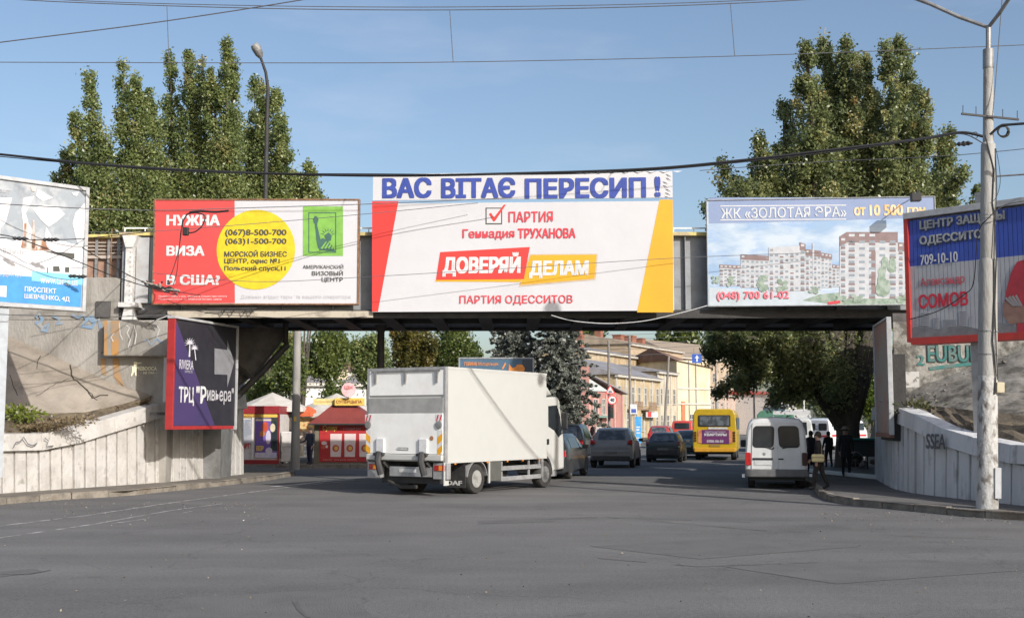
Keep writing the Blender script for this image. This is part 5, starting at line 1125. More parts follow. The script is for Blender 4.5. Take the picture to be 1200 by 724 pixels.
# white ambulance vans by the tree, red stripe
def amb(X, Y, hd, label):
    r = thing('ambulance', label, 'ambulance', (X, Y, 0), -R(hd), 'white ambulance vans')
    b, rs = loft([(0, .4, 1.2, 1.3, .93, .95, .9), (.08, .35, 1.25, 2.0, .97, .97, .82), (.5, .35, 1.25, 2.12, .98, .97, .80), (3.4, .35, 1.25, 2.12, .98, .97, .80), (4.0, .35, 1.25, 1.98, .97, .96, .78), (4.35, .45, 1.2, 1.3, .93, .92, .85)])
    b.build('body', paint('ambulance_white', (.66, .66, .66), (.6, .6, .6)), r, smooth=True, bevel=.03)
    for s in (-1, 1):
        MB().box(min(s*.975, s*.99), max(s*.975, s*.99), .2, 4.1, .98, 1.10).build('stripe', mat('stripe_red', (.55, .04, .04), .5), r)
        for y0, y1 in ((.45, 1.1), (1.4, 2.1), (2.4, 3.1), (3.3, 3.9)): MB().hexa([(s*.962, y0, 1.38), (s*.962, y1, 1.38), (s*.99, y1, 1.38), (s*.99, y0, 1.38)], [(s*.86, y0, 1.82), (s*.86, y1, 1.82), (s*.90, y1, 1.82), (s*.90, y0, 1.82)]).build('side_window', glass, r)
        for y in (.9, 3.3): add_wheel(r, s*.82, y, .36, .2)
    for x in (-.42, .42): MB().prism(rrect(x-.3, x+.3, 1.35, 1.80, .08), 'y', -.0, .03).build('rear_window', glass, r)
    MB().box(-.9, .9, -.02, -.005, .95, 1.06).build('stripe', _M['stripe_red'], r)
    MB().lathe([(.12, 2.14), (.12, 2.26), (.05, 2.3)], 10, (0, 3.6, 0)).build('beacon', bluep, r)
    return r
am = amb(19.3, 76.0, 48, 'white ambulance van with a red stripe parked across the street beside the dark trunk')
copy_thing(am, (24.5, 92, 0), -R(40), 'white ambulance van farther back behind the first one, mostly hidden by the dark trunk', 'white ambulance vans')
car('grey_car', 'pale grey car parked beyond the ambulance with its windscreen showing', 28.5, 112, 194, L=4.2, W=1.75, H=2.0, paint=_M['paint_silver2'], style='wagon', belt=1.3)
wt2 = thing('white_lorry', 'small white box lorry far up the street left of the ambulance', 'lorry', (29.0, 122, 0), -R(14))
MB().box(-1.2, 1.2, 0, 4.5, .9, 3.2).build('cargo_box', paint('lorry_white', (.6, .6, .58)), wt2, bevel=.03); MB().box(-1.05, 1.05, 4.7, 6.2, .6, 2.6).build('cab', _M['lorry_white'], wt2, bevel=.1)
MB().box(-.4, .4, .2, 6, .5, .88).build('chassis', plast, wt2)
for s in (-1, 1):
    for y in (1.2, 5.3): add_wheel(wt2, s*.95, y, .45, .3)
# ---------------------------------------------------------------- yellow bus
yp = paint('bus_yellow', (.50, .33, .012), (.42, .27, .012), .4)
bs = thing('yellow_bus', 'small yellow city bus seen from behind with a purple advert under its rear window', 'bus', (9.95, 59.0, 0), -R(12))
W2 = 1.06
sh = [(-W2, .45), (W2, .45), (W2, 1.5), (W2-.04, 2.25), (W2-.14, 2.46), (W2-.3, 2.52), (-W2+.3, 2.52), (-W2+.14, 2.46), (-W2+.04, 2.25), (-W2, 1.5)]
MB().prism(sh, 'y', 0, 6.6).build('body', yp, bs, bevel=.05)
MB().prism(rrect(-.78, .78, 1.66, 2.22, .06), 'y', -.03, -.002).build('window_seal', blackm, bs)
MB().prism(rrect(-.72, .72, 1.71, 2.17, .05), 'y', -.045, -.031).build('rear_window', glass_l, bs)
MB().box(-.62, .70, -.03, -.002, .82, 1.50).build('advert', mat('advert_purple', (.10, .02, .12), .5, (.14, .03, .10), scale=2), bs)
b = MB(); b.box(-.80, -.62, -.028, -.002, .85, 1.48); b.box(.70, .86, -.028, -.002, .85, 1.48); b.build('advert_figures', mat('advert_skin', (.60, .28, .10), .5, (.42, .12, .08), scale=6), bs)
lettering(bs, 'КВАРТИРЫ', -.50, .58, 1.20, 1.33, txtwhite, -.034, bold=.04); lettering(bs, '0700-50-50', -.38, .42, .88, 1.0, txtwhite, -.034, bold=.02); lettering(bs, 'СМАРТАПАРТАМЕНТ', -.46, .54, 1.37, 1.43, txtwhite, -.034, bold=0)
MB().box(-.3, .62, -.028, -.002, 1.53, 1.62).build('route_board', platem, bs)
MB().box(-.25, .25, -.03, -.002, .68, .78).build('number_plate', mat('plate_dim', (.30, .20, .05), .6), bs)
for s in (-1, 1):
    b = MB()
    for i in range(4): b.box(min(s*.88, s*1.0), max(s*.88, s*1.0), -.03, -.002, .92+i*.13, 1.02+i*.13)
    b.build('tail_light', mat('lamp_brown', (.10, .04, .01), .3), bs)
    for i in range(5): MB().box(min(s*W2, s*(W2+.008)), max(s*W2, s*(W2+.008)), .4+i*1.25, 1.45+i*1.25, 1.5, 2.1).build('side_window', glass, bs)
    for y in (1.5, 5.0): add_wheel(bs, s*.88, y, .40, .28)
MB().box(-1.0, 1.0, -.06, .1, .42, .62).build('bumper', mat('bumper_ochre', (.60, .30, .02), .5), bs, bevel=.03)
MB().box(-.9, .9, .3, 6, .3, .44).build('underside', blackm, bs)
# ================================================================ people
def evalmesh(o):
    vl = _tsc.view_layers[0]; vl.update(); me = bpy.data.meshes.new_from_object(o.evaluated_get(vl.depsgraph)); return me
skin_ = mat('skin', (.38, .22, .16), .6); hair_ = mat('hair_dark', (.03, .022, .018), .8); hairg = mat('hair_grey', (.20, .18, .16), .8)
def person(label, X, Y, z0, rz, Ht=1.7, top=(.03, .03, .035), legs=(.03, .03, .04), shoe=(.03, .025, .02), stride=.0, arm=(10, 10), elbow=(15, 15), hair=None, extra=None, group=None, skirt=False, lean=0, coat_len=.0):
    root = thing('person', label, 'person', (X, Y, z0), rz, group)
    s = Ht/1.75; me = bpy.data.meshes.new('b'); V = []; E = []; Rd = []
    def v(p, r): V.append((p[0]*s, p[1]*s, p[2]*s)); Rd.append(r*s*(1.28 if r > .026 and r < .12 else 1.12)); return len(V)-1
    def e(a, b): E.append((a, b))
    ln = math.tan(R(lean))
    pel = v((0, 0, .96), .135); wst = v((0, .01+ln*.15, 1.12), .125); ch = v((0, ln*.35, 1.33), .145); nk = v((0, -.01+ln*.5, 1.50), .06); hd0 = v((0, -.01+ln*.55, 1.58), .075); hd1 = v((0, .012+ln*.6, 1.67), .088)
    for a, b in ((pel, wst), (wst, ch), (ch, nk), (nk, hd0), (hd0, hd1)): e(a, b)
    st = (stride, -stride)
    hands = []
    for i, sd in enumerate((-1, 1)):
        h = v((sd*.095, 0, .90), .098); kx = st[i]; kn = v((sd*.10, kx*.5+.03, .50), .062); an = v((sd*.10, kx-.02, .10+(.05 if kx < 0 else 0)), .042)
        hl = v((sd*.10, kx-.05, .055+(.05 if kx < 0 else 0)), .04); to = v((sd*.115, kx+.14, .035), .034)
        e(pel, h); e(h, kn); e(kn, an); e(an, hl); e(hl, to)
        shd = v((sd*.185, ln*.45, 1.42), .065); a = R(arm[i]); el = R(arm[i]+elbow[i])
        ex, ey, ez = sd*.235, ln*.45+math.sin(a)*.29, 1.42-math.cos(a)*.29
        eb = v((ex, ey, ez), .045); wr = v((ex+sd*.01, ey+math.sin(el)*.25, ez-math.cos(el)*.25), .03)
        pl = v((ex+sd*.01, ey+math.sin(el)*.32, ez-math.cos(el)*.32), .034)
        e(ch, shd); e(shd, eb); e(eb, wr); e(wr, pl)
        dy, dz = math.sin(el), -math.cos(el)
        P = V[pl]
        for k in range(4):
            o = (k-1.5)*.019; L = (.075, .085, .08, .06)[k]
            a1 = v((ex+sd*.01, ey+math.sin(el)*.36-dz*o, ez-math.cos(el)*.36+dy*o), .011); a2 = v((ex-sd*.012, ey+math.sin(el)*(.36+L)-dz*o, ez-math.cos(el)*(.36+L)+dy*o), .009)
            e(pl, a1); e(a1, a2)
        t1 = v((ex-sd*.01, ey+math.sin(el)*.31-dz*.045, ez-math.cos(el)*.31+dy*.045), .011); e(pl, t1)
    me.from_pydata(V, E, []); o = bpy.data.objects.new('b', me); _tsc.collection.objects.link(o)
    sm = o.modifiers.new('s', 'SKIN'); 
    for i, r in enumerate(Rd): me.skin_vertices[0].data[i].radius = (r, r*.92)
    me.skin_vertices[0].data[0].use_root = True
    sb = o.modifiers.new('u', 'SUBSURF'); sb.levels = 2
    m2 = evalmesh(o); bpy.data.objects.remove(o)
    cols = [mat('cloth_%d_%d_%d' % tuple(int(c*1000) for c in top), top, .85, tuple(c*.7 for c in top), scale=8), mat('cloth_%d_%d_%d' % tuple(int(c*1000) for c in legs), legs, .85, tuple(c*.7 for c in legs), scale=8), skin_, mat('shoe_leather', shoe, .5)]
    for c in cols: m2.materials.append(c)
    mi = []
    for p in m2.polygons:
        c = p.center/s; z = c.z; wrist_r = abs(c.x) > .2
        if z > 1.50: k = 2
        elif wrist_r and z < .90: k = 2
        elif z < .09: k = 3
        elif z < .93-coat_len and abs(c.x) < .21: k = 1
        else: k = 0
        if wrist_r and elbow[0] > 60 and c.y > .22: k = 2
        mi.append(k)
    m2.polygons.foreach_set('material_index', mi); m2.polygons.foreach_set('use_smooth', [True]*len(mi)); m2.update()
    b = bpy.data.objects.new('body', m2); C.objects.link(b); b.parent = root
    hy = ln*.6*s
    hb = MB(); 
    for i in range(1, 7):
        pass
    prof = [(.02, .115), (.06, .10), (.09, .06), (.10, .01), (.096, -.05), (.07, -.10)]
    hb.lathe([(r*s, z*s) for r, z in reversed(prof)], 14, (0, hy-.022*s, 1.665*s)); hb.build('hair', hair or hair_, root, smooth=True)
    f = MB(); f.tube([(0, hy+.088*s, 1.66*s), (0, hy+.112*s, 1.625*s), (0, hy+.09*s, 1.615*s)], .011*s, 6)
    for sd in (-1, 1): f.lathe([(.001, -.01), (.018*s, 0), (.001, .01)], 8, (sd*.088*s, hy, 1.64*s), ax='x')
    f.build('face', skin_, root, smooth=True)
    ey = MB()
    for sd in (-1, 1): ey.box(sd*.032*s-.011, sd*.032*s+.011, hy+.078*s, hy+.094*s, 1.655*s, 1.665*s)
    ey.box(-.022*s, .022*s, hy+.075*s, hy+.093*s, 1.588*s, 1.595*s, 1)
    ey.build('features', [blackm, mat('lips', (.3, .1, .08), .6)], root)
    if skirt or coat_len:
        k = MB(); zb_ = .93-coat_len if coat_len else .5; k.lathe([(.20*s, (zb_-.02)*s), (.175*s, .95*s), (.15*s, 1.12*s), (.145*s, 1.2*s)], 16, (0, 0, 0)); k.build('coat_skirt', cols[0], root, smooth=True)
    if extra: extra(root, s)
    return root
def bag(col, x, y, z, w_, d_, h_):
    def f(root, s):
        MB().box((x-w_/2)*s, (x+w_/2)*s, (y-d_/2)*s, (y+d_/2)*s, (z-h_/2)*s, (z+h_/2)*s).build('bag', col, root, bevel=.03)
        MB().tube([(x*s, (y-d_*.4)*s, (z+h_/2)*s), (x*.6*s, 0, 1.2*s), (-.02*s, .16*s, 1.35*s), (-.12*s, .02*s, 1.47*s)], .012, 5).build('bag_strap', col, root)
    return f
p = PZ(961, 573, .135)
person('woman in a dark jacket with a cream shoulder bag stepping off the right kerb', p.x, p.y, .135, R(70), 1.47, (.014, .010, .010), (.020, .016, .014), stride=.20, arm=(-8, 10), elbow=(20, 30), lean=4, hair=hair_, coat_len=.08,
       extra=lambda root, s: (MB().box(-.36*s, -.27*s, -.18*s, .20*s, .84*s, 1.08*s).build('bag', mat('bag_cream', (.62, .52, .25), .6, (.5, .42, .22), scale=5), root, bevel=.04), MB().box(-.365*s, -.265*s, -.19*s, .21*s, .97*s, .99*s).build('bag_flap', mat('bag_trim', (.2, .15, .1), .6), root), MB().tube([(-.31*s, -.1*s, 1.08*s), (-.2*s, -.1*s, 1.35*s), (.08*s, -.02, 1.5*s)], .012, 5).build('bag_strap', _M['bag_trim'], root)))
p = PZ(992, 558, .135)
person('dark dressed woman in a long coat and brimmed hat standing under the tree', p.x, p.y, .135, R(175), 1.55, (.018, .018, .02), (.012, .012, .014), stride=.06, arm=(2, 5), elbow=(20, 15), coat_len=.22, hair=hair_,
       extra=lambda root, s: MB().lathe([(.19*s, 0), (.19*s, .015*s), (.11*s, .025*s), (.10*s, .09*s), (.04*s, .11*s)], 16, (0, 0, 1.70*s)).build('hat', mat('hat_straw', (.30, .24, .18), .8), root, smooth=True))
p = PZ(363, 544, .13)
person('man in a dark blue jacket standing between the concrete pole and the red kiosk', p.x, p.y, .13, R(150), 1.5, (.04, .05, .08), (.04, .035, .08), stride=.05, arm=(5, 15), elbow=(20, 60), hair=hair_)
for px, yy, hh, hd_, lab, tc_, lc in ((968.5, 46.5, 1.36, 10, 'person in black walking away beside the dark tree trunk', (.012, .012, .014), (.012, .012, .016)),
        (948, 41.5, 1.42, 20, 'person in dark clothes squeezed behind the right mirror of the white van', (.03, .03, .035), (.02, .02, .03)),
        (694.5, 78, 1.7, 120, 'person in a brown jacket on the left pavement beside the black off road car', (.07, .04, .04), (.05, .05, .06)),
        (701, 80, 1.75, 200, 'person in a pale top on the left pavement above the silver crossover', (.5, .45, .40), (.2, .2, .2)),
        (710, 84, 1.6, 200, 'person in black on the left pavement near the traffic light', (.02, .02, .025), (.03, .03, .03))):
    X = (px-600)/1400*yy
    person(lab, X, yy, .135, R(hd_), hh, tc_, lc, stride=.1)

# ================================================================ kiosks and market stalls
kred = mat('kiosk_maroon', (.30, .025, .03), .5, (.25, .02, .025), scale=3); kyel = mat('kiosk_yellow', (.80, .55, .10), .5, (.75, .50, .12), scale=4)
kwh = mat('kiosk_white', (.70, .66, .62), .5); kroof = mat('kiosk_roof', (.24, .05, .04), .6, (.20, .04, .035), scale=2)
Yk = 50.2
kx = lambda p: (p-600)/1400*Yk*1.003
kz = lambda p: PY(600, p, Yk).z
k1 = thing('kiosk', 'ice cream kiosk with a maroon fascia and coloured posters, left of the concrete pole', 'kiosk', (kx(275), Yk, .13)); ox = kx(275); 
lx = lambda p: kx(p)-ox; lz = lambda p: kz(p)-.13
MB().box(0, lx(329.5), .02, 2.2, 0, lz(476)).build('kiosk_body', kwh, k1)
MB().box(-.05, lx(330), -.06, 2.3, lz(485), lz(475.5)).build('fascia', kred, k1, bevel=.02)
MB().box(0, lx(327), -.03, .015, lz(488.8), lz(485.2)).build('yellow_band', kyel, k1)
MB().box(-.02, lx(329.8), -.05, .014, 0.0, lz(538.5)).build('plinth', kred, k1, bevel=.01)
MB().box(lx(297.5), lx(300.5), -.035, .012, lz(538.3), lz(489)).build('mullion', kwh, k1)
MB().box(lx(286), lx(297.4), -.02, .012, lz(520), lz(491)).build('window', mat('kiosk_glass', (.45, .45, .48), .15, (.30, .32, .36), scale=2, lo=.45, hi=.55), k1)
MB().box(lx(328.3), lx(329.9), -.045, .013, lz(538.4), lz(485.3)).build('corner_post', kred, k1)
b = MB(); y = -.02
def pr(b, x0, x1, y0, y1, m, yy=-.022): b.add([(lx(x0), yy, lz(y1)), (lx(x1), yy, lz(y1)), (lx(x1), yy, lz(y0)), (lx(x0), yy, lz(y0))], [(0, 1, 2, 3)], m)
pr(b, 301.5, 328, 490, 534, 0); pr(b, 302, 320, 491, 493, 1, -.025); pr(b, 320, 328, 488, 528, 2, -.026); 
def blob(b, cx, cy, rx, ry, m, yy): b.add([(lx(cx+rx*math.cos(R(20*i))), yy, lz(cy-ry*math.sin(R(20*i)))) for i in range(18)], [tuple(range(18))], m)
blob(b, 313, 500, 4, 6, 3, -.03); blob(b, 310, 508, 3, 3.5, 4, -.032); blob(b, 317, 512, 3, 8, 5, -.033); blob(b, 322, 501, 3, 5, 1, -.034); blob(b, 324, 508, 3, 16, 6, -.03); blob(b, 318, 528, 4, 4, 5, -.035)
pr(b, 302, 327, 530, 536, 5, -.028)
b.build('poster', [mat('poster_violet', (.16, .10, .38), .5, (.22, .12, .36), scale=2), mat('poster_cream', (.75, .65, .45), .5), mat('poster_darkgreen', (.03, .06, .06), .5, (.05, .05, .04), scale=5), mat('poster_redor', (.65, .10, .05), .5), mat('poster_orange', (.7, .25, .06), .5), mat('poster_pinkwhite', (.70, .60, .62), .5, (.5, .5, .7), scale=5), mat('poster_night', (.02, .03, .04), .5)], k1)
def klet(root, t, x0, y0, x1, y1, m, yy, bold=.02): lettering(root, t, lx(x0), lx(x1), lz(y1), lz(y0), m, yy, bold=bold)
klet(k1, 'ВІР', 303.5, 522, 312, 528, kyel, -.04, .05); klet(k1, 'МОРОЗИВО', 288, 486, 308, 488.4, mat('kiosk_brown', (.35, .12, .05), .6), -.04, .01)
klet(k1, 'АРТ', 287, 519, 296, 525, redp, -.04, .04)
# white refrigerator and pale shelter beside it
fr = thing('refrigerator', 'white two door refrigerator standing against the ice cream kiosk', 'refrigerator', (kx(330.8), Yk+.1, .13))
fw = kx(346)-kx(330.8)
MB().box(0, fw, .04, .7, .08, kz(505.5)-.13).build('cabinet', kwh, fr, bevel=.03); MB().box(.01, fw-.01, .0, .038, .1, kz(524)-.13).build('lower_door', kwh, fr, bevel=.02); MB().box(.01, fw-.01, .0, .038, kz(523.3)-.13, kz(506)-.14).build('upper_door', kwh, fr, bevel=.02)
for z in (kz(515)-.13, kz(533)-.13): MB().box(.03, .06, -.03, -.001, z-.15, z+.15).build('handle', steelg, fr)
for x in (.08, fw-.08): MB().lathe([(.04, 0), (.04, .08)], 8, (x, .1, 0)).build('foot', blackm, fr)
# market parasols
umb = mat('parasol_white', (.52, .47, .41), .8, (.62, .58, .52), scale=3)
def parasol(label, px, Y, ztop, r, zed, m=umb):
    t = thing('parasol', label, 'parasol', ((px-600)/1400*Y, Y, .13), .3, 'pale parasols over the stalls')
    b = MB(); n = 8
    for i in range(n):
        a0, a1 = 2*math.pi*i/n, 2*math.pi*(i+1)/n; P0 = (r*math.cos(a0), r*math.sin(a0), zed); P1 = (r*math.cos(a1), r*math.sin(a1), zed)
        b.add([(0, 0, ztop), P0, P1], [(0, 1, 2)]); b.add([P0, P1, (P1[0], P1[1], zed-.16), (P0[0], P0[1], zed-.16)], [(0, 1, 2, 3)])
    b.build('canopy', m, t); MB().tube([(0, 0, 0), (0, 0, ztop-.02)], .03, 6).build('pole', steelg, t)
    b = MB()
    for i in range(n): a0 = 2*math.pi*i/n; b.tube([(0, 0, ztop-.05), (r*.98*math.cos(a0), r*.98*math.sin(a0), zed-.01)], .01, 4)
    b.build('ribs', steelg, t)
    return t
parasol('pale parasol whose peak shows over the maroon kiosk', 320, 53, 3.05, 1.7, 2.35)
parasol('pale wide parasol between the concrete pole and the red kiosk', 395, 54.5, 3.05, 2.3, 2.1)
parasol('orange red small parasol edge beside the red kiosk', 362, 53, 2.45, .7, 2.15, mat('parasol_orange', (.65, .14, .05), .8))
st_ = thing('market_stall', 'low stall with a floral yellow cloth back behind the refrigerator', 'stall', (kx(329), 52.5, .13))
MB().box(.2, 1.5, .2, .3, 1.35, 2.0).build('cloth_back', mat('cloth_yellow', (.65, .48, .22), .8, (.5, .2, .08), scale=6, lo=.5, hi=.6), st_); MB().box(.1, 1.5, 0, .8, .75, .82).build('counter', kwh, st_)
for x in (.12, 1.42):
    for y in (.02, .74): MB().box(x, x+.05, y, y+.05, 0, .75).build('leg', steelg, st_)
MB().box(.2, 1.45, .15, .2, .82, 1.34).build('goods_rack', mat('goods_mixed', (.5, .42, .35), .7, (.2, .16, .14), scale=7, lo=.45, hi=.55), st_)
# red snack kiosk
k2 = thing('kiosk', 'red snack kiosk with a pyramid roof and packet pictures, left of the truck', 'kiosk', (kx(370), Yk, .13)); ox = kx(370)
w2 = lx(432)
MB().box(0, w2, .02, 2.4, 0, lz(496)).build('kiosk_body', mat('kiosk_side', (.26, .23, .19), .7), k2)
MB().box(lx(376.5), w2, -.02, .015, lz(541), lz(496.5)).build('front_panel', mat('kiosk_red', (.50, .035, .035), .45, (.42, .03, .035), scale=1.5), k2)
zr = lz(496); zt2 = lz(474)
MB().add([(lx(365), -.35, zr), (w2+.4, -.35, zr), (w2+.4, 2.8, zr), (lx(365), 2.8, zr), (lx(388), .6, zt2), (w2-.6, .6, zt2), (w2-.6, 1.6, zt2), (lx(388), 1.6, zt2)], [(0, 1, 5, 4), (1, 2, 6, 5), (2, 3, 7, 6), (3, 0, 4, 7), (4, 5, 6, 7), (3, 2, 1, 0)]).build('roof', kroof, k2)
MB().box(lx(365), w2+.4, -.37, -.352, zr-.06, zr).build('roof_edge', steeld, k2)
MB().box(lx(392), lx(427), .3, .42, lz(475), lz(466)).build('roof_sign', kyel, k2, bevel=.02)
lettering(k2, 'СУПЕРЦЫПА', lx(394), lx(424), lz(473), lz(468.5), mat('kiosk_brown', (.35, .12, .05), .6), .295, bold=.03)
MB().box(lx(366), lx(391.5), .5, .6, lz(474), lz(466.8)).build('roof_sign', mat('sign_pale_yellow', (.80, .70, .30), .5), k2)
lettering(k2, 'Супермаркет', lx(368), lx(390), lz(472), lz(468.8), mat('sign_orange_text', (.6, .3, .1), .6), .495, bold=.0)
MB().lathe([(.30, .1), (.30, .16), (.24, .17)], 24, (lx(409), 0, lz(456.5)), ax='y').build('round_sign', mat('round_pink', (.75, .45, .45), .5, (.8, .6, .6), scale=4), k2, smooth=True)
MB().tube([(lx(409), .13, lz(466)), (lx(409), .13, lz(461))], .02, 6).build('sign_stem', steelg, k2)
lettering(k2, 'ЦІН', lx(404.5), lx(413.5), lz(456.5), lz(452), redp, .09, bold=.01)
b = MB()
for x0 in (389.5, 405.8, 423):
    b.add([(lx(x0), -.03, lz(535)), (lx(x0+12), -.03, lz(535)), (lx(x0+13), -.03, lz(508)), (lx(x0-.5), -.03, lz(508))], [(0, 1, 2, 3)], 0)
    blob(b, x0+6, 525, 4, 4.2, 1, -.035); blob(b, x0+6.5, 525, 2, 2.4, 2, -.038)
blob(b, 382, 519, 3.4, 2.2, 0, -.03); blob(b, 381, 524, 2.6, 2.0, 1, -.03); blob(b, 385, 523, 1.5, 1.8, 0, -.031)
b.build('poster', [mat('packet_pink', (.75, .60, .58), .5, (.8, .7, .68), scale=4), mat('packet_red', (.65, .12, .08), .5), kyel], k2)
lettering(k2, 'Супер', lx(380), lx(397), lz(505.5), lz(498), kyel, -.04, bold=.03, shear=.3); lettering(k2, '— в каждый дом', lx(400), lx(424), lz(504), lz(501), txtwhite, -.04, bold=0)
lettering(k2, 'картофельные чипсы', lx(381), lx(420), lz(540), lz(537), mat('dull_pink', (.6, .3, .28), .6), -.04, bold=0)
MB().box(lx(371), lx(375.5), -.01, .015, 0, lz(497)).build('door', mat('door_olive', (.20, .18, .13), .7), k2)
# green cart with a wheel under the tree
cpx = PZ(1010, 549, .14)
ct = thing('market_cart', 'teal topped market cart with a spoked wheel in the shade by the curved wall', 'cart', (cpx.x-.3, cpx.y, .14), -.1)
MB().box(-.35, 1.1, 0, 1.3, 1.05, 1.13).build('top_board', mat('cart_teal', (.02, .20, .16), .5), ct, bevel=.02)
MB().box(-.25, 1.0, .1, 1.2, .45, 1.04).build('cart_body', mat('cart_dark', (.03, .05, .05), .7, (.06, .05, .04), scale=5), ct, bevel=.03)
b = MB(); b.tube([(.05+.30*math.cos(R(15*i)), -.04, .32+.30*math.sin(R(15*i))) for i in range(25)], .022, 5)
for i in range(8): b.tube([(.05, -.04, .32), (.05+.3*math.cos(R(45*i)), -.04, .32+.3*math.sin(R(45*i)))], .007, 4)
b.build('wheel', rimm, ct)
for x in (.5, .95): MB().box(x, x+.05, .1, .15, 0, .45).build('leg', steeld, ct)
b = MB(); rn = random.Random(4)
for i in range(9): x, z = rn.uniform(.15, 1.0), rn.uniform(.02, .18); b.lathe([(.05, -.09), (.11, -.04), (.12, .04), (.05, .09)], 8, (x, -.12+rn.uniform(-.1, .1), .12+z))
b.build('sacks', mat('sack_mixed', (.10, .08, .07), .8, (.25, .22, .2), scale=3, lo=.5, hi=.6), ct, smooth=True)
# ================================================================ lamp posts, signs
P = PZ(1157, 595.5, .135); lpx, lpy = P.x, P.y
pole = thing('lamp_post', 'tall stepped concrete lamp post with peeling whitewash on the right pavement', 'lamp post', (lpx, lpy, .135))
zz = lambda y: PY(1156, y, lpy).z-.135
MB().lathe([(.225, -.02), (.215, .12), (.20, 1.0), (.19, zz(440))], 20).build('shaft_base', poleconc_b, pole, smooth=True)
MB().lathe([(.19, zz(440)+.001), (.18, zz(312)), (.178, zz(306)), (.15, zz(303))], 20).build('shaft', poleconc, pole, smooth=True)
MB().lathe([(.150, zz(303)), (.143, zz(172)), (.14, zz(169)), (.105, zz(167))], 20).build('shaft', poleconc, pole, smooth=True)
MB().lathe([(.105, zz(167)), (.098, zz(62))], 20).build('shaft', poleconc, pole, smooth=True)
MB().lathe([(.112, zz(80)), (.112, zz(58))], 12).build('collar', steelg, pole, smooth=True)
MB().tube([(0, 0, zz(60)), (0, 0, zz(31))], .052, 10).build('pipe', steelg, pole)
t0 = zz(32)
pole.rotation_euler.y = .040
for q, e in ((Vector((-1.05, .45, t0+.62)), Vector((-1.6, .8, t0+.98))), (Vector((.22, -.7, t0+.5)), Vector((.02, -1.75, t0+1.05)))):
    MB().tube([(0, 0, t0-.35), (0, 0, t0), q*.5+Vector((0, 0, t0))*.5-Vector((0, 0, .03)), q, e], .042, 8).build('arm', steelg, pole)
    d = (q-Vector((0, 0, t0))).normalized(); d2 = Vector((d.x, d.y, .12)).normalized()
    MB().tube([e, e+d2*.1, e+d2*.28, e+d2*.48, e+d2*.56], [.05, .10, .16, .13, .04], 10).build('lamp_head', steelg, pole, smooth=True)
b = MB(); cx = .02
b.tube([(-.12, -.14, zz(160)), (.06, -.155, zz(200)), (.03, -.16, zz(240)), (.08, -.16, zz(255)), (.05, -.19, zz(300)), (.06, -.20, zz(350)), (.02, -.21, zz(400)), (.09, -.20, zz(440)), (.06, -.2, zz(462))], .014, 5)
b.tube([(.1, -.11, zz(175)), (.13, -.12, zz(220)), (.09, -.14, zz(262)), (.11, -.16, zz(310)), (.07, -.19, zz(360)), (.1, -.19, zz(410)), (.13, -.18, zz(445))], .012, 5)
b.build('down_cable', blackm, pole)
for yy, r_ in ((252, .155), (256, .155), (262, .155), (388, .20), (415, .20)):
    MB().lathe([(r_, zz(yy)-.012), (r_, zz(yy)+.012)], 16).build('strap', steelg, pole)
MB().box(.10, .26, -.22, -.08, zz(460), zz(447.5)).build('junction_box', mat('box_yellowed', (.50, .44, .30), .6, (.40, .34, .22), scale=6), pole, bevel=.015)
MB().box(.06, .19, -.235, -.195, zz(583), zz(547)).build('access_plate', mat('plate_paint', (.50, .50, .50), .6), pole, bevel=.01)
hz0 = zz(139)
MB().hexa([(-.60, -.14, hz0+.03), (.58, -.14, hz0-.045), (.58, -.10, hz0-.045), (-.60, -.10, hz0+.03)], [(-.60, -.14, hz0+.07), (.58, -.14, hz0-.005), (.58, -.10, hz0-.005), (-.60, -.10, hz0+.07)]).build('crossarm', blackm, pole)
for x, dz in ((-.57, .06), (-.30, .045), (.25, .01), (.55, -.01)): MB().tube([(x, -.12, hz0+dz), (x, -.12, hz0+dz+.17)], .008, 5).build('pin', steeld, pole)
def coil(root, c, r, n, m, th=.012, name='cable_coil'):
    rn = random.Random(7); b = MB()
    for k in range(n): rr = r*rn.uniform(.85, 1.1); dx, dz = rn.uniform(-.02, .02), rn.uniform(-.02, .02); b.tube([(c[0]+dx+rr*math.cos(R(24*i)), c[1]+rn.uniform(-.02, .02), c[2]+dz+rr*math.sin(R(24*i))) for i in range(16)], th, 4, cap=False)
    return b.build(name, m, root)
coil(pole, ((1171-1157)/1400*lpy, -.15, zz(155)), .12, 5, blackm); coil(pole, ((1138.5-1157)/1400*lpy, -.15, zz(161.5)), .07, 1, blackm, .008)
# dark lamp post on the bridge
q = PY(311, 240, 40.75)
dl = thing('lamp_post', 'slim dark street lamp with a grey head rising behind the НУЖНА ВИЗА billboard', 'lamp post', (q.x, 40.75, ZU+.3))
Z = lambda y: PY(311, y, 40.75).z-ZU-.3; Xp = lambda p: (p-311)/1400*40.75
MB().tube([(0, 0, 0), (0, 0, Z(130)), (Xp(311.5), 0, Z(105)), (Xp(309), -.1, Z(86)), (Xp(303.5), -.25, Z(70))], [.09, .07, .06, .05, .045], 10).build('post', steeld, dl, smooth=True)
MB().tube([(Xp(304), -.25, Z(71)), (Xp(302.5), -.3, Z(67)), (Xp(299), -.4, Z(60)), (Xp(296.5), -.45, Z(57))], [.06, .14, .17, .12], 10).build('lamp_head', mat('lamp_weathered', (.12, .12, .12), .5, (.3, .3, .29), scale=5), dl, smooth=True)
MB().lathe([(.12, -.05), (.12, .0)], 10, (0, 0, -.2)).build('base_plate', steeld, dl)
MB().box(-.1, .1, -.5, .1, -.25, -.15).build('bracket', steeld, dl)
q = PZ(352, 545, .13)
cp_ = thing('concrete_pole', 'plain grey concrete pole standing between the two kiosks', 'pole', (q.x, q.y-1.2, .0))
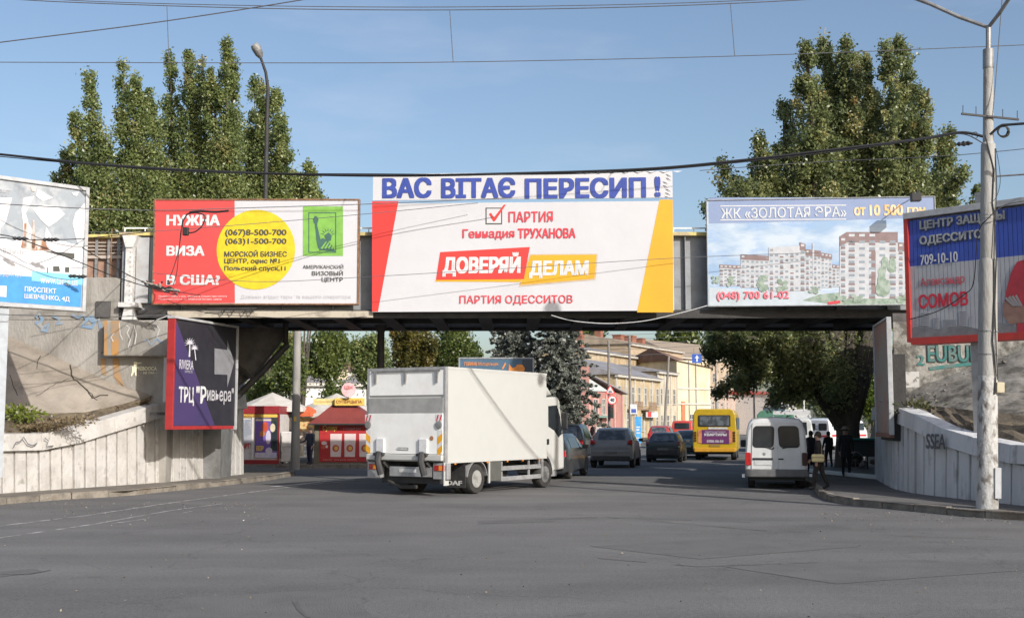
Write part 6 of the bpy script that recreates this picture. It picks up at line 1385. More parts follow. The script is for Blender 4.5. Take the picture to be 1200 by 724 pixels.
MB().lathe([(.19, 0), (.165, 1.8), (.13, 10.2)], 16).build('shaft', mat('pole_plain', (.36, .34, .31), .85, (.26, .245, .22), scale=3, stretch=(1, 1, .3)), cp_, smooth=True)
for z in (6.1, 6.4, 5.55): MB().lathe([(.16, z), (.16, z+.05)], 12).build('strap', steeld, cp_)
MB().box(-.05, .05, -.2, -.17, 1.9, 2.1).build('notice', kyel, cp_)
# ---------------------------------------------------------------- street signs far up
Ys = 84.0
sx = lambda p, Y=Ys: (p-600)/1400*Y*1.003
sz = lambda p, Y=Ys: PY(600, p, Y).z
def post(name, label, cat, px, Y, ybase, ytop, r=.06, lean=0, m=None):
    r *= .75; m = m or mat('pole_street', (.24, .22, .20), .8)
    t = thing(name, label, cat, (sx(px, Y), Y, 0.0)); MB().tube([(0, 0, 0), (lean, 0, sz(ytop, Y))], [r*1.3, r], 8).build('post', m or poleconc, t, smooth=True); return t
t = post('sign_post', 'leaning street pole with a warning triangle, a 40 speed limit disc and traffic light', 'sign post', 713, Ys, 510, 399, .11)
ox = sx(713)
tri = [(sx(x)-ox, sz(y)) for x, y in ((708.2, 461.5), (720.5, 461.5), (714.3, 450.5))]
MB().prism(tri, 'y', -.19, -.15).build('warning_triangle', redp, t)
c = (sum(p[0] for p in tri)/3, sum(p[1] for p in tri)/3); MB().prism([(c[0]+(p[0]-c[0])*.7, c[1]+(p[1]-c[1])*.7) for p in tri], 'y', -.196, -.191).build('triangle_face', txtwhite, t)
b = MB()
for i in range(3): b.box(c[0]-.1+.07*i, c[0]-.06+.07*i, -.20, -.197, c[1]-.07, c[1]+.03)
b.box(c[0]-.13, c[0]+.12, -.20, -.197, c[1]-.11, c[1]-.07); b.build('pictogram', blackm, t)
cc = (sx(716.5)-ox, sz(468.5))
MB().lathe([(.34, -.19), (.34, -.16)], 24, (cc[0], 0, cc[1]), ax='y').build('speed_disc', redp, t); MB().lathe([(.26, -.196), (.26, -.191)], 24, (cc[0], 0, cc[1]), ax='y').build('disc_face', txtwhite, t)
lettering(t, '40', cc[0]-.15, cc[0]+.15, cc[1]-.12, cc[1]+.12, blackm, -.2, bold=.04)
tb = MB().box(sx(713.4)-ox, sx(717.6)-ox, -.45, -.2, sz(490), sz(474)).build('traffic_light', blackm, t, bevel=.03)
for i, (c_, e_) in enumerate((((.25, .02, .02), 0), ((.06, .045, .01), 0), ((.01, .05, .03), 0))): MB().lathe([(.07, -.47), (.06, -.45)], 10, (sx(715.5)-ox, 0, sz(476.5+5*i)), ax='y').build('lens', mat('lens%d' % i if False else ('lens_red', 'lens_amber', 'lens_green')[i], c_, .3), tb)
post('utility_pole', 'thin concrete trolley wire pole right of the 40 speed limit sign', 'pole', 737.5, 92, 508, 393, .12)
post('utility_pole', 'grey wire pole leaning in front of the cream house up the street', 'pole', 776, 105, 505, 417, .13, .55)
post('utility_pole', 'wire pole at the right edge of the pale yellow wall up the street', 'pole', 838, 118, 500, 424, .12)
post('utility_pole', 'wire pole beyond the yellow bus where the street narrows', 'pole', 882, 140, 500, 440, .13)
post('utility_pole', 'pale thin pole above the small white lorry far up the street', 'pole', 940, 130, 500, 440, .09, 0, txtwhite)
t = post('bus_stop_sign', 'white and blue bus stop sign on a thin post near the blue banner', 'sign', 742, 86, 508, 472, .04)
MB().box(-.28, .22, -.08, -.04, sz(485, 86), sz(473.5, 86)).build('sign_plate', txtwhite, t); MB().box(-.2, .14, -.09, -.081, sz(483.5, 86), sz(479, 86)).build('sign_symbol', bluep, t)
t = thing('advertising_banner', 'narrow bright blue standing banner on the left kerb up the street', 'banner', (sx(743.3, 86.5), 86.5, .13))
MB().box(0, .44, 0, .08, .25, sz(488, 86.5)-.13).build('panel', mat('banner_blue', (.04, .28, .62), .5, (.10, .40, .70), scale=3), t); MB().box(.05, .39, .0, .08, 0, .25).build('foot', steelg, t)
b = MB()
for z0, z1, x1 in ((1.35, 1.45, .36), (1.15, 1.27, .3), (.95, 1.03, .36), (.6, .66, .3)): b.box(.08, x1, -.006, -.001, z0, z1)
b.build('print', txtwhite, t)
# one way sign hung above the street
Yo = 80; t = thing('direction_sign', 'square blue sign with a white up arrow hanging over the street', 'sign', (sx(816.2, Yo), Yo, sz(425.3, Yo)))
hs = .33
MB().box(-hs, hs, 0, .03, 0, hs*1.85).build('plate', mat('sign_blue', (.03, .10, .42), .4), t, bevel=.01); MB().add([(-.05, -.006, .09), (.05, -.006, .09), (.05, -.006, .34), (.16, -.006, .30), (0, -.006, .54), (-.16, -.006, .30), (-.05, -.006, .34)], [(0, 1, 2, 3, 4, 5, 6)]).build('arrow', txtwhite, t)
MB().tube([(-.2, .02, .58), (-.2, .02, 1.0)], .01, 4).tube([(.2, .02, .58), (.2, .02, 1.0)], .01, 4).build('hanger', steeld, t)

# ================================================================ overhead cables
def smooth_path(P, n=10):
    P = [Vector(p) for p in P]; out = []
    for i in range(len(P)-1):
        a = P[max(i-1, 0)]; b = P[i]; c = P[i+1]; d = P[min(i+2, len(P)-1)]
        for k in range(n):
            t = k/n; out.append(.5*((2*b)+(c-a)*t+(2*a-5*b+4*c-d)*t*t+(3*b-a-3*c+d)*t**3))
    out.append(P[-1]); return out
cab = mat('cable_black', (.02, .02, .022), .6); cabg = mat('cable_grey', (.10, .10, .11), .6)
def cable(label, pts, r=.012, m=None, n=10):
    """pts: (column, row, depth)"""
    o = MB().tube(smooth_path([PY(*p) for p in pts], n), r, 5).build('overhead_cable', m or cab)
    return tag(o, label, 'cable')
cable('thick black cable bundle sagging from the far left to the concrete lamp post', [(-60, 175, 29), (0, 181, 28.6), (110, 192, 28), (250, 201, 27.4), (440, 206, 26.6), (620, 203, 25.9), (760, 198, 25.3), (870, 188, 24.8), (990, 174, 24.3), (1080, 163, 24), (1125, 155.5, 23.8), (1152, 160, 23.66)], .030)
cable('thin cable twisted round the thick black bundle, ending above it at the lamp post', [(-60, 178, 28.9), (200, 200, 27.6), (440, 204, 26.5), (700, 203, 25.5), (900, 187, 24.6), (1080, 164, 23.9), (1126, 157, 23.7), (1152, 168, 23.62)], .012)
cable('black cable leaving the lamp post to the right above the blue billboard', [(1160, 158, 23.6), (1172, 148, 23.5), (1185, 146, 23.4), (1260, 141, 22.8)], .028)
cable('long straight contact wire crossing the whole sky above the poplars', [(-60, 73, 30), (300, 74, 30), (531, 73, 30), (861, 66, 30), (1150, 55, 30), (1280, 49, 30)], .011, cabg)
cable('steep cable rising from the left edge to the top of the frame', [(-80, 61, 26), (0, 50, 26), (180, 27, 26), (355, 0, 26), (520, -30, 26)], .014, cabg)
cable('upper suspension wire near the top edge, the lower of two', [(-40, -6, 32), (60, 2, 32), (300, 10, 32), (530, 12, 32), (760, 8, 32), (960, -1, 32), (1150, -16, 32)], .014, cabg)
cable('upper suspension wire near the top edge, the higher of two', [(0, -6, 32.6), (110, 2, 32.6), (330, 7.5, 32.6), (540, 8.5, 32.6), (760, 5, 32.6), (930, -2, 32.6), (1100, -12, 32.6)], .012, cabg)
for lab, a, b_, in (('short vertical dropper wire over the main banner', (527, 11.5, 32), (531, 73, 30)), ('short vertical dropper wire left of the right hand tree', (856, 4.5, 32), (861, 66, 30)), ('short vertical dropper wire over the left poplars', (195.5, 7, 32), (198, 73.5, 30))):
    cable(lab, [a, b_], .010, cabg, 2)
cable('thin wire crossing the torn billboard and the red half of the visa billboard', [(-40, 237, 27.2), (0, 239, 27), (103, 244.5, 27.5), (190, 246.5, 29), (262, 244.5, 31), (436, 239, 33), (600, 232, 33.6)], .012, cabg)
cable('thin wire rising across the visa billboard towards the election billboard', [(100, 272, 31), (179, 271, 31.5), (300, 262, 32.5), (437, 250, 33.5), (560, 238, 33.9)], .009, cabg)
cable('faint wire crossing the middle of the visa and election billboards', [(180, 320, 33), (300, 330, 33), (437, 324, 33.4), (620, 313, 33.6), (800, 302, 33.8), (960, 296, 33.9)], .008, cabg)
cable('lower wire running over the torn billboard towards the bridge corner', [(-30, 272, 26.9), (20, 279, 27), (90, 306, 28), (140, 326, 30), (196, 343, 32)], .013)
cable('wire above it running past two insulators on the torn billboard', [(-30, 276, 27.0), (20, 280, 27.2), (58, 281, 27.4), (104, 279, 29), (180, 271, 33)], .012)
cable('wire reaching down to the right over the red half of the visa billboard', [(96, 290, 28), (150, 322, 30), (190, 338, 32), (235, 346, 33)], .012)
cable('long low wire running level below the visa billboard', [(-40, 366, 27.2), (20, 369, 27.6), (120, 371, 31), (200, 369, 33)], .010, cabg)
cable('white drooping cable hanging below the election billboard', [(646, 369.3, 34.05), (672, 376, 34.0), (712, 379, 34.0), (755, 376, 34.0), (800, 366, 34.05), (829, 358, 34.1)], .012, mat('cable_white', (.6, .6, .6), .6))
cable('pale cable dropping from the sign corner to the pavement slope on the left', [(150, 385, 34.4), (186, 374, 34.3), (200, 368, 34.3)], .014, mat('cable_white', (.6, .6, .6), .6))
cable('dark cable slanting down over the bearing block to the slope', [(92, 430, 35.0), (130, 407, 34.6), (175, 380, 34.3), (190, 368, 34.3)], .010)
cable('thin wire crossing the sky to the right of the lamp post', [(820, 200, 29), (960, 190, 28.5), (1120, 182, 27), (1280, 166, 26)], .009, cabg)
cable('wire dropping from the top edge to the crossarm of the lamp post', [(1176, -20, 24.2), (1172, 30, 24.2), (1166, 105, 24.1), (1163, 137, 24)], .010, cabg)
cable('loose wire hanging in a loop beside the lamp post', [(1167, 174, 23.7), (1171, 195, 23.7), (1172, 215, 23.7), (1167, 232, 23.7), (1160, 238, 23.7)], .007)
cable('thin black wire strung across the front of the blue and grey billboard', [(1066, 374, 26.6), (1100, 364, 26), (1130, 345, 25), (1141, 330, 24.4), (1146, 275, 23.9), (1158, 256, 23.6), (1180, 240, 23.6), (1230, 232, 23.8)], .011)
cable('thin cable following the underside edge of the bridge', [(196, 352, 34.2), (240, 366, 34.1), (300, 371, 34.2), (370, 374, 34.3), (430, 371, 34.4)], .010)
for i, (y0, y1, lab) in enumerate(((389, 386, 'highest'), (395, 393, 'second highest'), (402, 398, 'middle'), (409, 404, 'second lowest'), (417, 412, 'lowest'))):
    cable('far trolley wire over the old houses, the %s of five' % lab, [(640, y0, 70), (740, y0+3-i, 84), (840, y1, 98)], .014, cabg, 5)
def insulators(label, spots):
    t = thing('insulator', label, 'insulator', PY(*spots[0]))
    o = PY(*spots[0])
    for k, s in enumerate(spots):
        c = PY(*s)-o; MB().tube([c+Vector((-.12, 0, 0)), c+Vector((-.07, 0, 0)), c+Vector((-.03, 0, .0)), c+Vector((.03, 0, 0)), c+Vector((.07, 0, 0)), c+Vector((.12, 0, 0))], [.015, .05, .03, .05, .03, .015], 8).build('bead', blackm, t, smooth=True)
    return t
insulators('black strain insulator over the left part of the torn billboard', [(21, 279.5, 26.95), (27, 279.8, 26.95)])
insulators('black strain insulator over the middle of the torn billboard', [(56, 280.8, 27.3), (64, 280.8, 27.35)])
insulators('dark strain insulator on the lower wire at the edge of the torn billboard', [(86, 323.5, 28.3), (96, 324, 28.3)])
insulators('pale strain insulator beside the lamp post below the crossarm', [(1133, 168, 23.8), (1128, 169, 23.8)])
# tangle of spliced cables by the corner of the visa billboard
tg_ = thing('cable_tangle', 'tangle of spliced cables and clamps at the lower left corner of the visa billboard', 'cables', (0, 0, 0))
rn = random.Random(3)
for k in range(7):
    q = [PY(168+rn.uniform(-4, 4)+i*6.5, 330+rn.uniform(-3, 3)+i*2.4*rn.uniform(.6, 1.1), 33.0) for i in range(7)]
    MB().tube(smooth_path(q, 4), rn.choice((.014, .02, .026)), 5).build('splice', rn.choice((cab, cab, mat('tape_pale', (.42, .40, .36), .8, (.2, .18, .15), scale=12))), tg_)
for k in range(16):
    c = PY(176+rn.uniform(0, 26), 333+rn.uniform(-4, 5), 33.0); s = .03; MB().lathe([(.01, -.03), (s, -.02), (s, .02), (.01, .03)], 7, c, ax='x').build('clamp', rn.choice((cab, _M['tape_pale'])), tg_)
q = thing('cable_coil', 'dark coil of cable with hanging ends in front of the word НУЖНА', 'cables', (0, 0, 0))
MB().tube(smooth_path([PY(x, y, 31.8) for x, y in ((218, 252), (222, 250), (231, 249.5), (240, 253), (238, 263), (230, 271), (222, 273), (217, 271), (214, 262), (219, 252), (224, 250))], 5), .02, 5).build('loop', cab, q)
MB().tube(smooth_path([PY(x, y, 31.8) for x, y in ((222, 249), (235, 247.5), (252, 248.5), (268, 247))], 4), .03, 5).build('loop', cab, q)
c = PY(218, 271, 31.8); MB().box(c.x-.08, c.x+.08, c.y-.08, c.y+.04, c.z-.12, c.z+.1).build('splice_box', blackm, q, bevel=.02)
for pp in (((214, 256), (210, 290), (203, 315), (199, 324)), ((212, 270), (209, 300), (207, 320), (203, 334))): MB().tube(smooth_path([PY(x, y, 31.9) for x, y in pp], 5), .012, 4).build('hanging_end', cab, q)

# ================================================================ trees
pop = leafmat('poplar_leaf', [(.07, .11, .05), (.15, .20, .075), (.24, .29, .10), (.33, .36, .14), (.42, .34, .15)], .45)
pop2 = leafmat('maple_leaf', [(.06, .085, .045), (.14, .18, .075), (.24, .275, .11), (.36, .36, .15), (.46, .34, .15)], .44)
bgl = leafmat('garden_leaf', [(.05, .075, .022), (.11, .15, .04), (.19, .23, .06), (.27, .29, .08)], .42)
yel = leafmat('autumn_leaf', [(.05, .05, .015), (.10, .10, .025), (.17, .14, .03), (.24, .16, .04)], .4)
spl = leafmat('spruce_needle', [(.11, .12, .095), (.18, .195, .16), (.26, .27, .23), (.34, .35, .30)], .2)
def tree_px(name, label, Y, base, limbs, nclump, nleaf, leafsz, m, seed, zb=0, tr=.25, clr=.33, group=None, dy=1.8, up=.5, tint=0.0, fat=.8):
    """limbs: ([(px,py),...], [radius px,...])"""
    rn = random.Random(seed); X0 = (base-600)/1400*Y
    t = thing(name, label, 'tree', (X0, Y, zb), 0, group); L = []; tm = MB()
    k = Y/1400
    tm.tube([(0, 0, -.1), (0, 0, 1.2), (0, .1, 2.5)], [tr*1.25, tr, tr*.95], 9)
    for pts, rad in limbs:
        oy = rn.uniform(-dy, dy); P_ = []
        for i, (px, py) in enumerate(pts):
            q = PY(px, py+(8 if i == len(pts)-1 else 0), Y+oy*(.25+.75*i/max(1, len(pts)-1))); P_.append((q.x-X0, q.y-Y, q.z-zb))
        L.append((P_, [r*k*fat for r in rad]))
        q0 = P_[0]; zs = min(q0[2], 2.4)
        mid = (q0[0]*.35, q0[1]*.4, zs+(q0[2]-zs)*.45) if q0[2] > 3 else (q0[0]*.4, q0[1]*.4, 2.2)
        wob = lambda p, a: (p[0]+rn.uniform(-a, a), p[1]+rn.uniform(-a, a), p[2])
        tm.tube([(0, 0, 1.2), mid, q0]+[wob(p, .08) for p in P_[1:]], [tr*.62, tr*.5, tr*.36]+[max(.015, tr*.30*(1-(i+1)/len(P_))) for i in range(len(P_)-1)], 6)
        for j in range(5):       # side twigs
            a = rn.random()*(len(P_)-1.5); i = int(a); c = Vector(P_[i]).lerp(Vector(P_[min(i+1, len(P_)-1)]), a-i); rr = rad[i]*k
            e = c+Vector((rn.uniform(-.7, .7)*rr, rn.uniform(-.7, .7)*rr, rr*rn.uniform(.1, .7))); tm.tube([c, c.lerp(e, .5)+Vector((0, 0, .08)), e], [.035, .02, .008], 4)
    tm.build('trunk', bark if tint < .1 else bark, t, smooth=True)
    C_, T_ = grow(L, nclump, nleaf, clr, seed, up)
    leaf_mesh('crown', C_, leafsz, T_+tint, m, t, seed=seed+1)
    return t
# four poplars behind the railway
PG = 'poplars beyond the railway'
tree_px('poplar_tree', 'broad poplar at the far left whose tops lean outward beyond the railway', 58, 170, [
    ([(150, 300), (120, 200), (108, 130), (105, 80)], [32, 16, 11, 5]), ([(160, 300), (150, 190), (146, 120), (144, 66)], [32, 20, 14, 5]), ([(170, 300), (170, 200), (162, 120), (158, 84)], [32, 20, 11, 4]),
    ([(180, 300), (182, 210), (178, 140), (173, 98)], [30, 18, 10, 4]), ([(140, 300), (105, 210), (92, 160), (89, 126)], [28, 18, 11, 5]), ([(125, 300), (96, 230), (80, 195), (72, 170)], [28, 18, 11, 4]), ([(120, 305), (90, 250), (72, 220), (60, 200)], [26, 18, 10, 4]), ([(130, 320), (110, 280), (108, 255)], [24, 24, 20])], 900, 105, .08, pop, 21, tr=.4, fat=1.0, group=PG)
tree_px('poplar_tree', 'tallest poplar with several pointed tops left of the dark street lamp', 60, 235, [
    ([(215, 300), (205, 200), (200, 120), (199, 60)], [28, 20, 14, 4]), ([(225, 300), (222, 190), (224, 110), (221, 52)], [30, 20, 13, 4]), ([(240, 300), (242, 200), (238, 120), (236, 60)], [28, 20, 13, 4]),
    ([(255, 300), (256, 200), (250, 120), (247, 72)], [28, 18, 11, 4]), ([(262, 300), (266, 200), (267, 110), (264, 42)], [28, 20, 17, 6]), ([(268, 260), (272, 160), (274, 100), (272, 62)], [18, 14, 10, 5])], 820, 105, .08, pop, 22, tr=.4, fat=.95, group=PG, tint=.03)
tree_px('poplar_tree', 'narrower poplar directly behind the dark street lamp', 62, 312, [
    ([(300, 300), (298, 220), (300, 140), (298, 88)], [20, 17, 12, 4]), ([(312, 300), (312, 200), (310, 130), (308, 90)], [22, 18, 12, 4]), ([(322, 300), (326, 210), (326, 140), (322, 98)], [24, 16, 11, 4]), ([(330, 290), (334, 220), (334, 180), (331, 140)], [20, 14, 9, 4]), ([(290, 280), (289, 220), (290, 180), (290, 150)], [14, 9, 8, 4])], 430, 105, .08, pop, 23, tr=.16, fat=.95, group=PG, tint=.05)
tree_px('poplar_tree', 'lowest poplar with a rounded top at the right end of the row', 62, 355, [
    ([(348, 300), (350, 240), (348, 205), (346, 190)], [20, 13, 9, 5]), ([(360, 300), (362, 240), (362, 205), (359, 186)], [18, 12, 8, 4]), ([(370, 300), (372, 250), (369, 210), (367, 192)], [14, 9, 6, 3]), ([(378, 290), (380, 250), (379, 230)], [10, 6, 3])], 190, 90, .085, pop, 24, tr=.1, group=PG, tint=.06)
# the large tree on the right
Rl = [([(960, 330), (955, 200), (950, 110), (944, 44)], [40, 36, 24, 9]), ([(980, 330), (974, 190), (970, 95), (966, 40)], [40, 36, 24, 8]), ([(1000, 330), (996, 200), (994, 100), (992, 38)], [40, 34, 22, 8]), ([(1015, 330), (1018, 220), (1016, 120), (1012, 62)], [38, 34, 22, 9]),
      ([(1040, 330), (1044, 200), (1046, 110), (1040, 48)], [40, 36, 22, 8]), ([(1050, 320), (1058, 200), (1062, 110), (1056, 40)], [38, 34, 24, 9]), ([(1060, 310), (1074, 220), (1082, 150), (1086, 96)], [36, 30, 18, 8]), ([(1070, 310), (1092, 250), (1106, 190), (1110, 150)], [34, 26, 17, 8]), ([(1085, 310), (1106, 262), (1122, 215), (1129, 192)], [26, 19, 12, 6]),
      ([(940, 330), (928, 230), (922, 170), (918, 114)], [36, 34, 22, 9]), ([(920, 330), (904, 250), (897, 195), (891, 158)], [34, 30, 20, 8]), ([(900, 330), (876, 262), (858, 215), (845, 184)], [34, 32, 24, 12]), ([(880, 340), (852, 284), (838, 252), (829, 232)], [30, 24, 17, 9]), ([(905, 300), (885, 250), (874, 205)], [32, 30, 22]), ([(915, 280), (900, 225), (885, 185)], [32, 30, 16]), ([(930, 300), (960, 250), (1000, 220)], [34, 38, 36]),
      ([(1020, 300), (1030, 230), (1030, 160)], [38, 36, 30]), ([(960, 260), (980, 180), (985, 130)], [38, 36, 30]), ([(1050, 300), (1070, 250), (1085, 225)], [34, 32, 26]), ([(900, 290), (915, 250), (930, 215)], [30, 30, 26])]
Rl2 = [([(960, 400), (920, 400), (880, 396), (840, 388)], [26, 24, 22, 16]), ([(960, 420), (925, 430), (890, 432), (862, 440)], [22, 22, 18, 10]), ([(970, 430), (945, 450), (915, 458)], [18, 18, 10]), ([(850, 385), (832, 400), (838, 418)], [14, 12, 8]), ([(980, 400), (1005, 395), (1035, 400)], [26, 24, 16]), ([(1000, 420), (1018, 430)], [16, 12]), ([(900, 385), (880, 410), (872, 425)], [20, 18, 12]), ([(985, 440), (975, 455)], [14, 10]), ([(900, 400), (865, 408), (842, 418), (828, 402)], [24, 22, 18, 10]), ([(900, 420), (872, 440), (855, 450), (838, 455)], [20, 18, 14, 7]), ([(940, 440), (915, 462), (895, 466)], [16, 12, 7])]
tree_px('poplar_tree', 'huge broad poplar with a dark trunk growing through the shade right of the road', 46.5, 992, Rl+Rl2, 3300, 95, .072, pop2, 31, tr=.46, clr=.29, dy=2.4, zb=.1)
tree_px('small_tree', 'low leafy tree top showing between the blue billboard and the lamp post', 40, 1130, [([(1128, 330), (1120, 270), (1112, 240)], [16, 14, 8]), ([(1135, 330), (1138, 260), (1144, 212)], [16, 10, 4]), ([(1140, 330), (1150, 260), (1160, 235)], [14, 10, 5]), ([(1120, 330), (1104, 260), (1100, 245)], [14, 9, 5])], 110, 90, .075, pop2, 33, tr=.15, clr=.22)
# trees seen beneath the bridge
def bush(name, label, Y, cx, cy, rx, ry, n, m, seed, leafsz=.10, nl=105, zb=.1, group=None, clr=.32, tr=.14):
    rn = random.Random(seed); limbs = []
    for i in range(8):
        a = rn.uniform(0, 2*math.pi); u = rn.random()**.5; ex, ey = cx+rx*u*math.cos(a)*.8, cy-ry*u*math.sin(a)*.8
        limbs.append(([(cx+(ex-cx)*.2, cy+ry*.5), ((cx+ex)/2, (cy+ey)/2+ry*.1), (ex, ey)], [rx*.3, rx*.42, rx*.34]))
    return tree_px(name, label, Y, cx, limbs, n, nl, leafsz, m, seed, zb=zb, tr=tr, clr=clr, dy=rx*Y/1400*.7, group=group, fat=.9)
G2 = 'garden trees behind the kiosks'
bush('garden_tree', 'light green leafy tree rising behind the ice cream kiosk', 60, 308, 462, 24, 26, 120, bgl, 41, group=G2)
bush('garden_tree', 'tall dark green tree behind the plain concrete pole', 66, 385, 405, 42, 34, 230, bgl, 42, group=G2)
bush('garden_tree', 'green tree left of the concrete pole, high under the bridge deck', 72, 330, 405, 38, 30, 200, pop, 43, group=G2)
bush('garden_tree', 'green tree between the concrete pole and the dark steel column', 70, 432, 412, 32, 40, 220, pop, 44, group=G2)
bush('autumn_tree', 'yellowing tree right of the dark steel column behind the truck', 74, 480, 410, 42, 44, 280, yel, 45, group=G2)
bush('garden_tree', 'green tree behind the left end of the dark blue billboard', 78, 535, 400, 40, 44, 280, bgl, 46, group=G2)
bush('garden_tree', 'small dark leafy tree in front of the white building', 64, 392, 466, 13, 18, 50, bgl, 47, group=G2)
bush('garden_tree', 'sunlit bright green tree glimpsed behind the dark trunk and the curved wall', 66, 1022, 450, 34, 40, 230, leafmat('bright_leaf', [(.05, .08, .015), (.12, .17, .03), (.18, .24, .04), (.24, .28, .05)], .45), 48)
bush('garden_tree', 'dark tree mass left of the dark trunk far up the right pavement', 100, 975, 440, 46, 52, 300, pop2, 49, leafsz=.22, clr=.5)
bush('garden_tree', 'dark tree further along the right side of the street', 135, 935, 440, 30, 36, 160, pop2, 50, leafsz=.28, clr=.6)
bush('garden_tree', 'dark tree in the yard behind the curved wall', 52, 1060, 440, 30, 44, 180, pop2, 51, leafsz=.15)
bush('garden_tree', 'slim light tree filling the gap just left of the plain concrete pole', 57, 340, 425, 17, 34, 110, bgl, 52, group=G2)
# conifers
def conifer(label, Y, cx, ytop, ybase, w_, seed, group, dens_=1.0):
    rn = random.Random(seed); X0 = (cx-600)/1400*Y; t = thing('spruce_tree', label, 'tree', (X0, Y, .1), 0, group); H_ = ZY(ytop, Y); z0 = ZY(ybase, Y)
    b = MB().tube([(0, 0, -.1), (0, 0, H_*.5), (0, 0, H_-.2)], [.26, .18, .03], 8); L = []
    z = z0
    while z < H_-.5:
        f = 1-(z-z0)/(H_-z0); n = 9; a0 = rn.random()*6
        for i in range(n):
            a = a0+2*math.pi*i/n+rn.uniform(-.2, .2); r = w_*(.25+.75*f**.85)*rn.uniform(.7, 1.1)
            P_ = [(.1*math.cos(a), .1*math.sin(a), z+.3), (r*.5*math.cos(a), r*.5*math.sin(a), z+.12), (r*math.cos(a), r*math.sin(a), z-.25*r*.6)]
            b.tube(P_, [.05, .03, .01], 4); L.append(([P_[0], P_[1], P_[2]], [.14, .30, .13]))
        z += .55
    b.build('trunk', bark, t, smooth=True)
    C_, T_ = grow(L, int(1500*dens_), 34, .11, seed, -.5)
    leaf_mesh('crown', C_, .10, T_, spl, t, seed=seed, flat=.3)
CG = 'blue grey spruces behind the truck'
conifer('blue grey spruce right of the truck with drooping lower boughs', 69, 655, 345, 493, 2.9, 61, CG, 1.3)
conifer('blue grey spruce above the dark blue billboard behind the truck', 71, 600, 340, 486, 2.9, 62, CG, 1.2)
tree_px('far_tree', 'small poplar above the chimneys far up the street, left of two', 240, 778, [([(779, 408), (779, 392), (778, 381)], [6, 5.5, 2])], 60, 30, .6, bgl, 71, clr=.9, tr=.3, group='far trees over the roofs')
tree_px('far_tree', 'broader tree above the chimneys far up the street, right of two', 240, 802, [([(797, 408), (798, 392), (797, 381)], [7, 6, 2]), ([(808, 408), (809, 392), (808, 383)], [7, 6, 3])], 90, 30, .6, bgl, 72, clr=.9, tr=.3, group='far trees over the roofs')
tree_px('far_tree', 'hazy trees on the roof line right of the spruce', 220, 700, [([(680, 402), (684, 398)], [5, 5]), ([(694, 400), (697, 394)], [6, 5]), ([(702, 400), (704, 397)], [5, 4])], 70, 30, .6, bgl, 73, clr=.8, tr=.3)
# fallen dust: dry leaves scattered along the kerbs
# ================================================================ houses
wg = mat('house_window_glass', (.06, .07, .08), .12, (.12, .12, .12), scale=.6); wf = mat('house_window_frame', (.55, .52, .46), .6)
tin = mat('tin_roof', (.27, .26, .27), .6, (.20, .185, .18), scale=.8, stretch=(1, 1, 1), col3=(.33, .32, .32), scale3=.25); tile = mat('roof_tile_brown', (.20, .115, .08), .85, (.13, .08, .06), scale=1.4)
def wmesh(w_, h_):
    k = ('w', w_, h_)
    if k not in _M:
        f = MB(); e = .10; f.box(-w_/2-e, w_/2+e, -.10, -.005, h_, h_+e); f.box(-w_/2-e*1.6, w_/2+e*1.6, -.14, -.005, -e, 0); f.box(-w_/2-e, -w_/2, -.07, -.005, 0, h_); f.box(w_/2, w_/2+e, -.07, -.005, 0, h_)
        f.box(-.035, .035, -.045, -.022, 0, h_); f.box(-w_/2, w_/2, -.045, -.022, h_*.62, h_*.68)
        g = MB().box(-w_/2, w_/2, -.02, -.006, 0, h_)
        of = f.build('window', wf); og = g.build('pane', wg); _M[k] = (of.data, og.data); bpy.data.objects.remove(of); bpy.data.objects.remove(og)
    return _M[k]
def window(root, x, z, w_=1.0, h_=1.7, y=0):
    a, c = wmesh(w_, h_); o = bpy.data.objects.new('window', a); C.objects.link(o); o.parent = root; o.location = (x, y, z)
    g = bpy.data.objects.new('pane', c); C.objects.link(g); g.parent = o
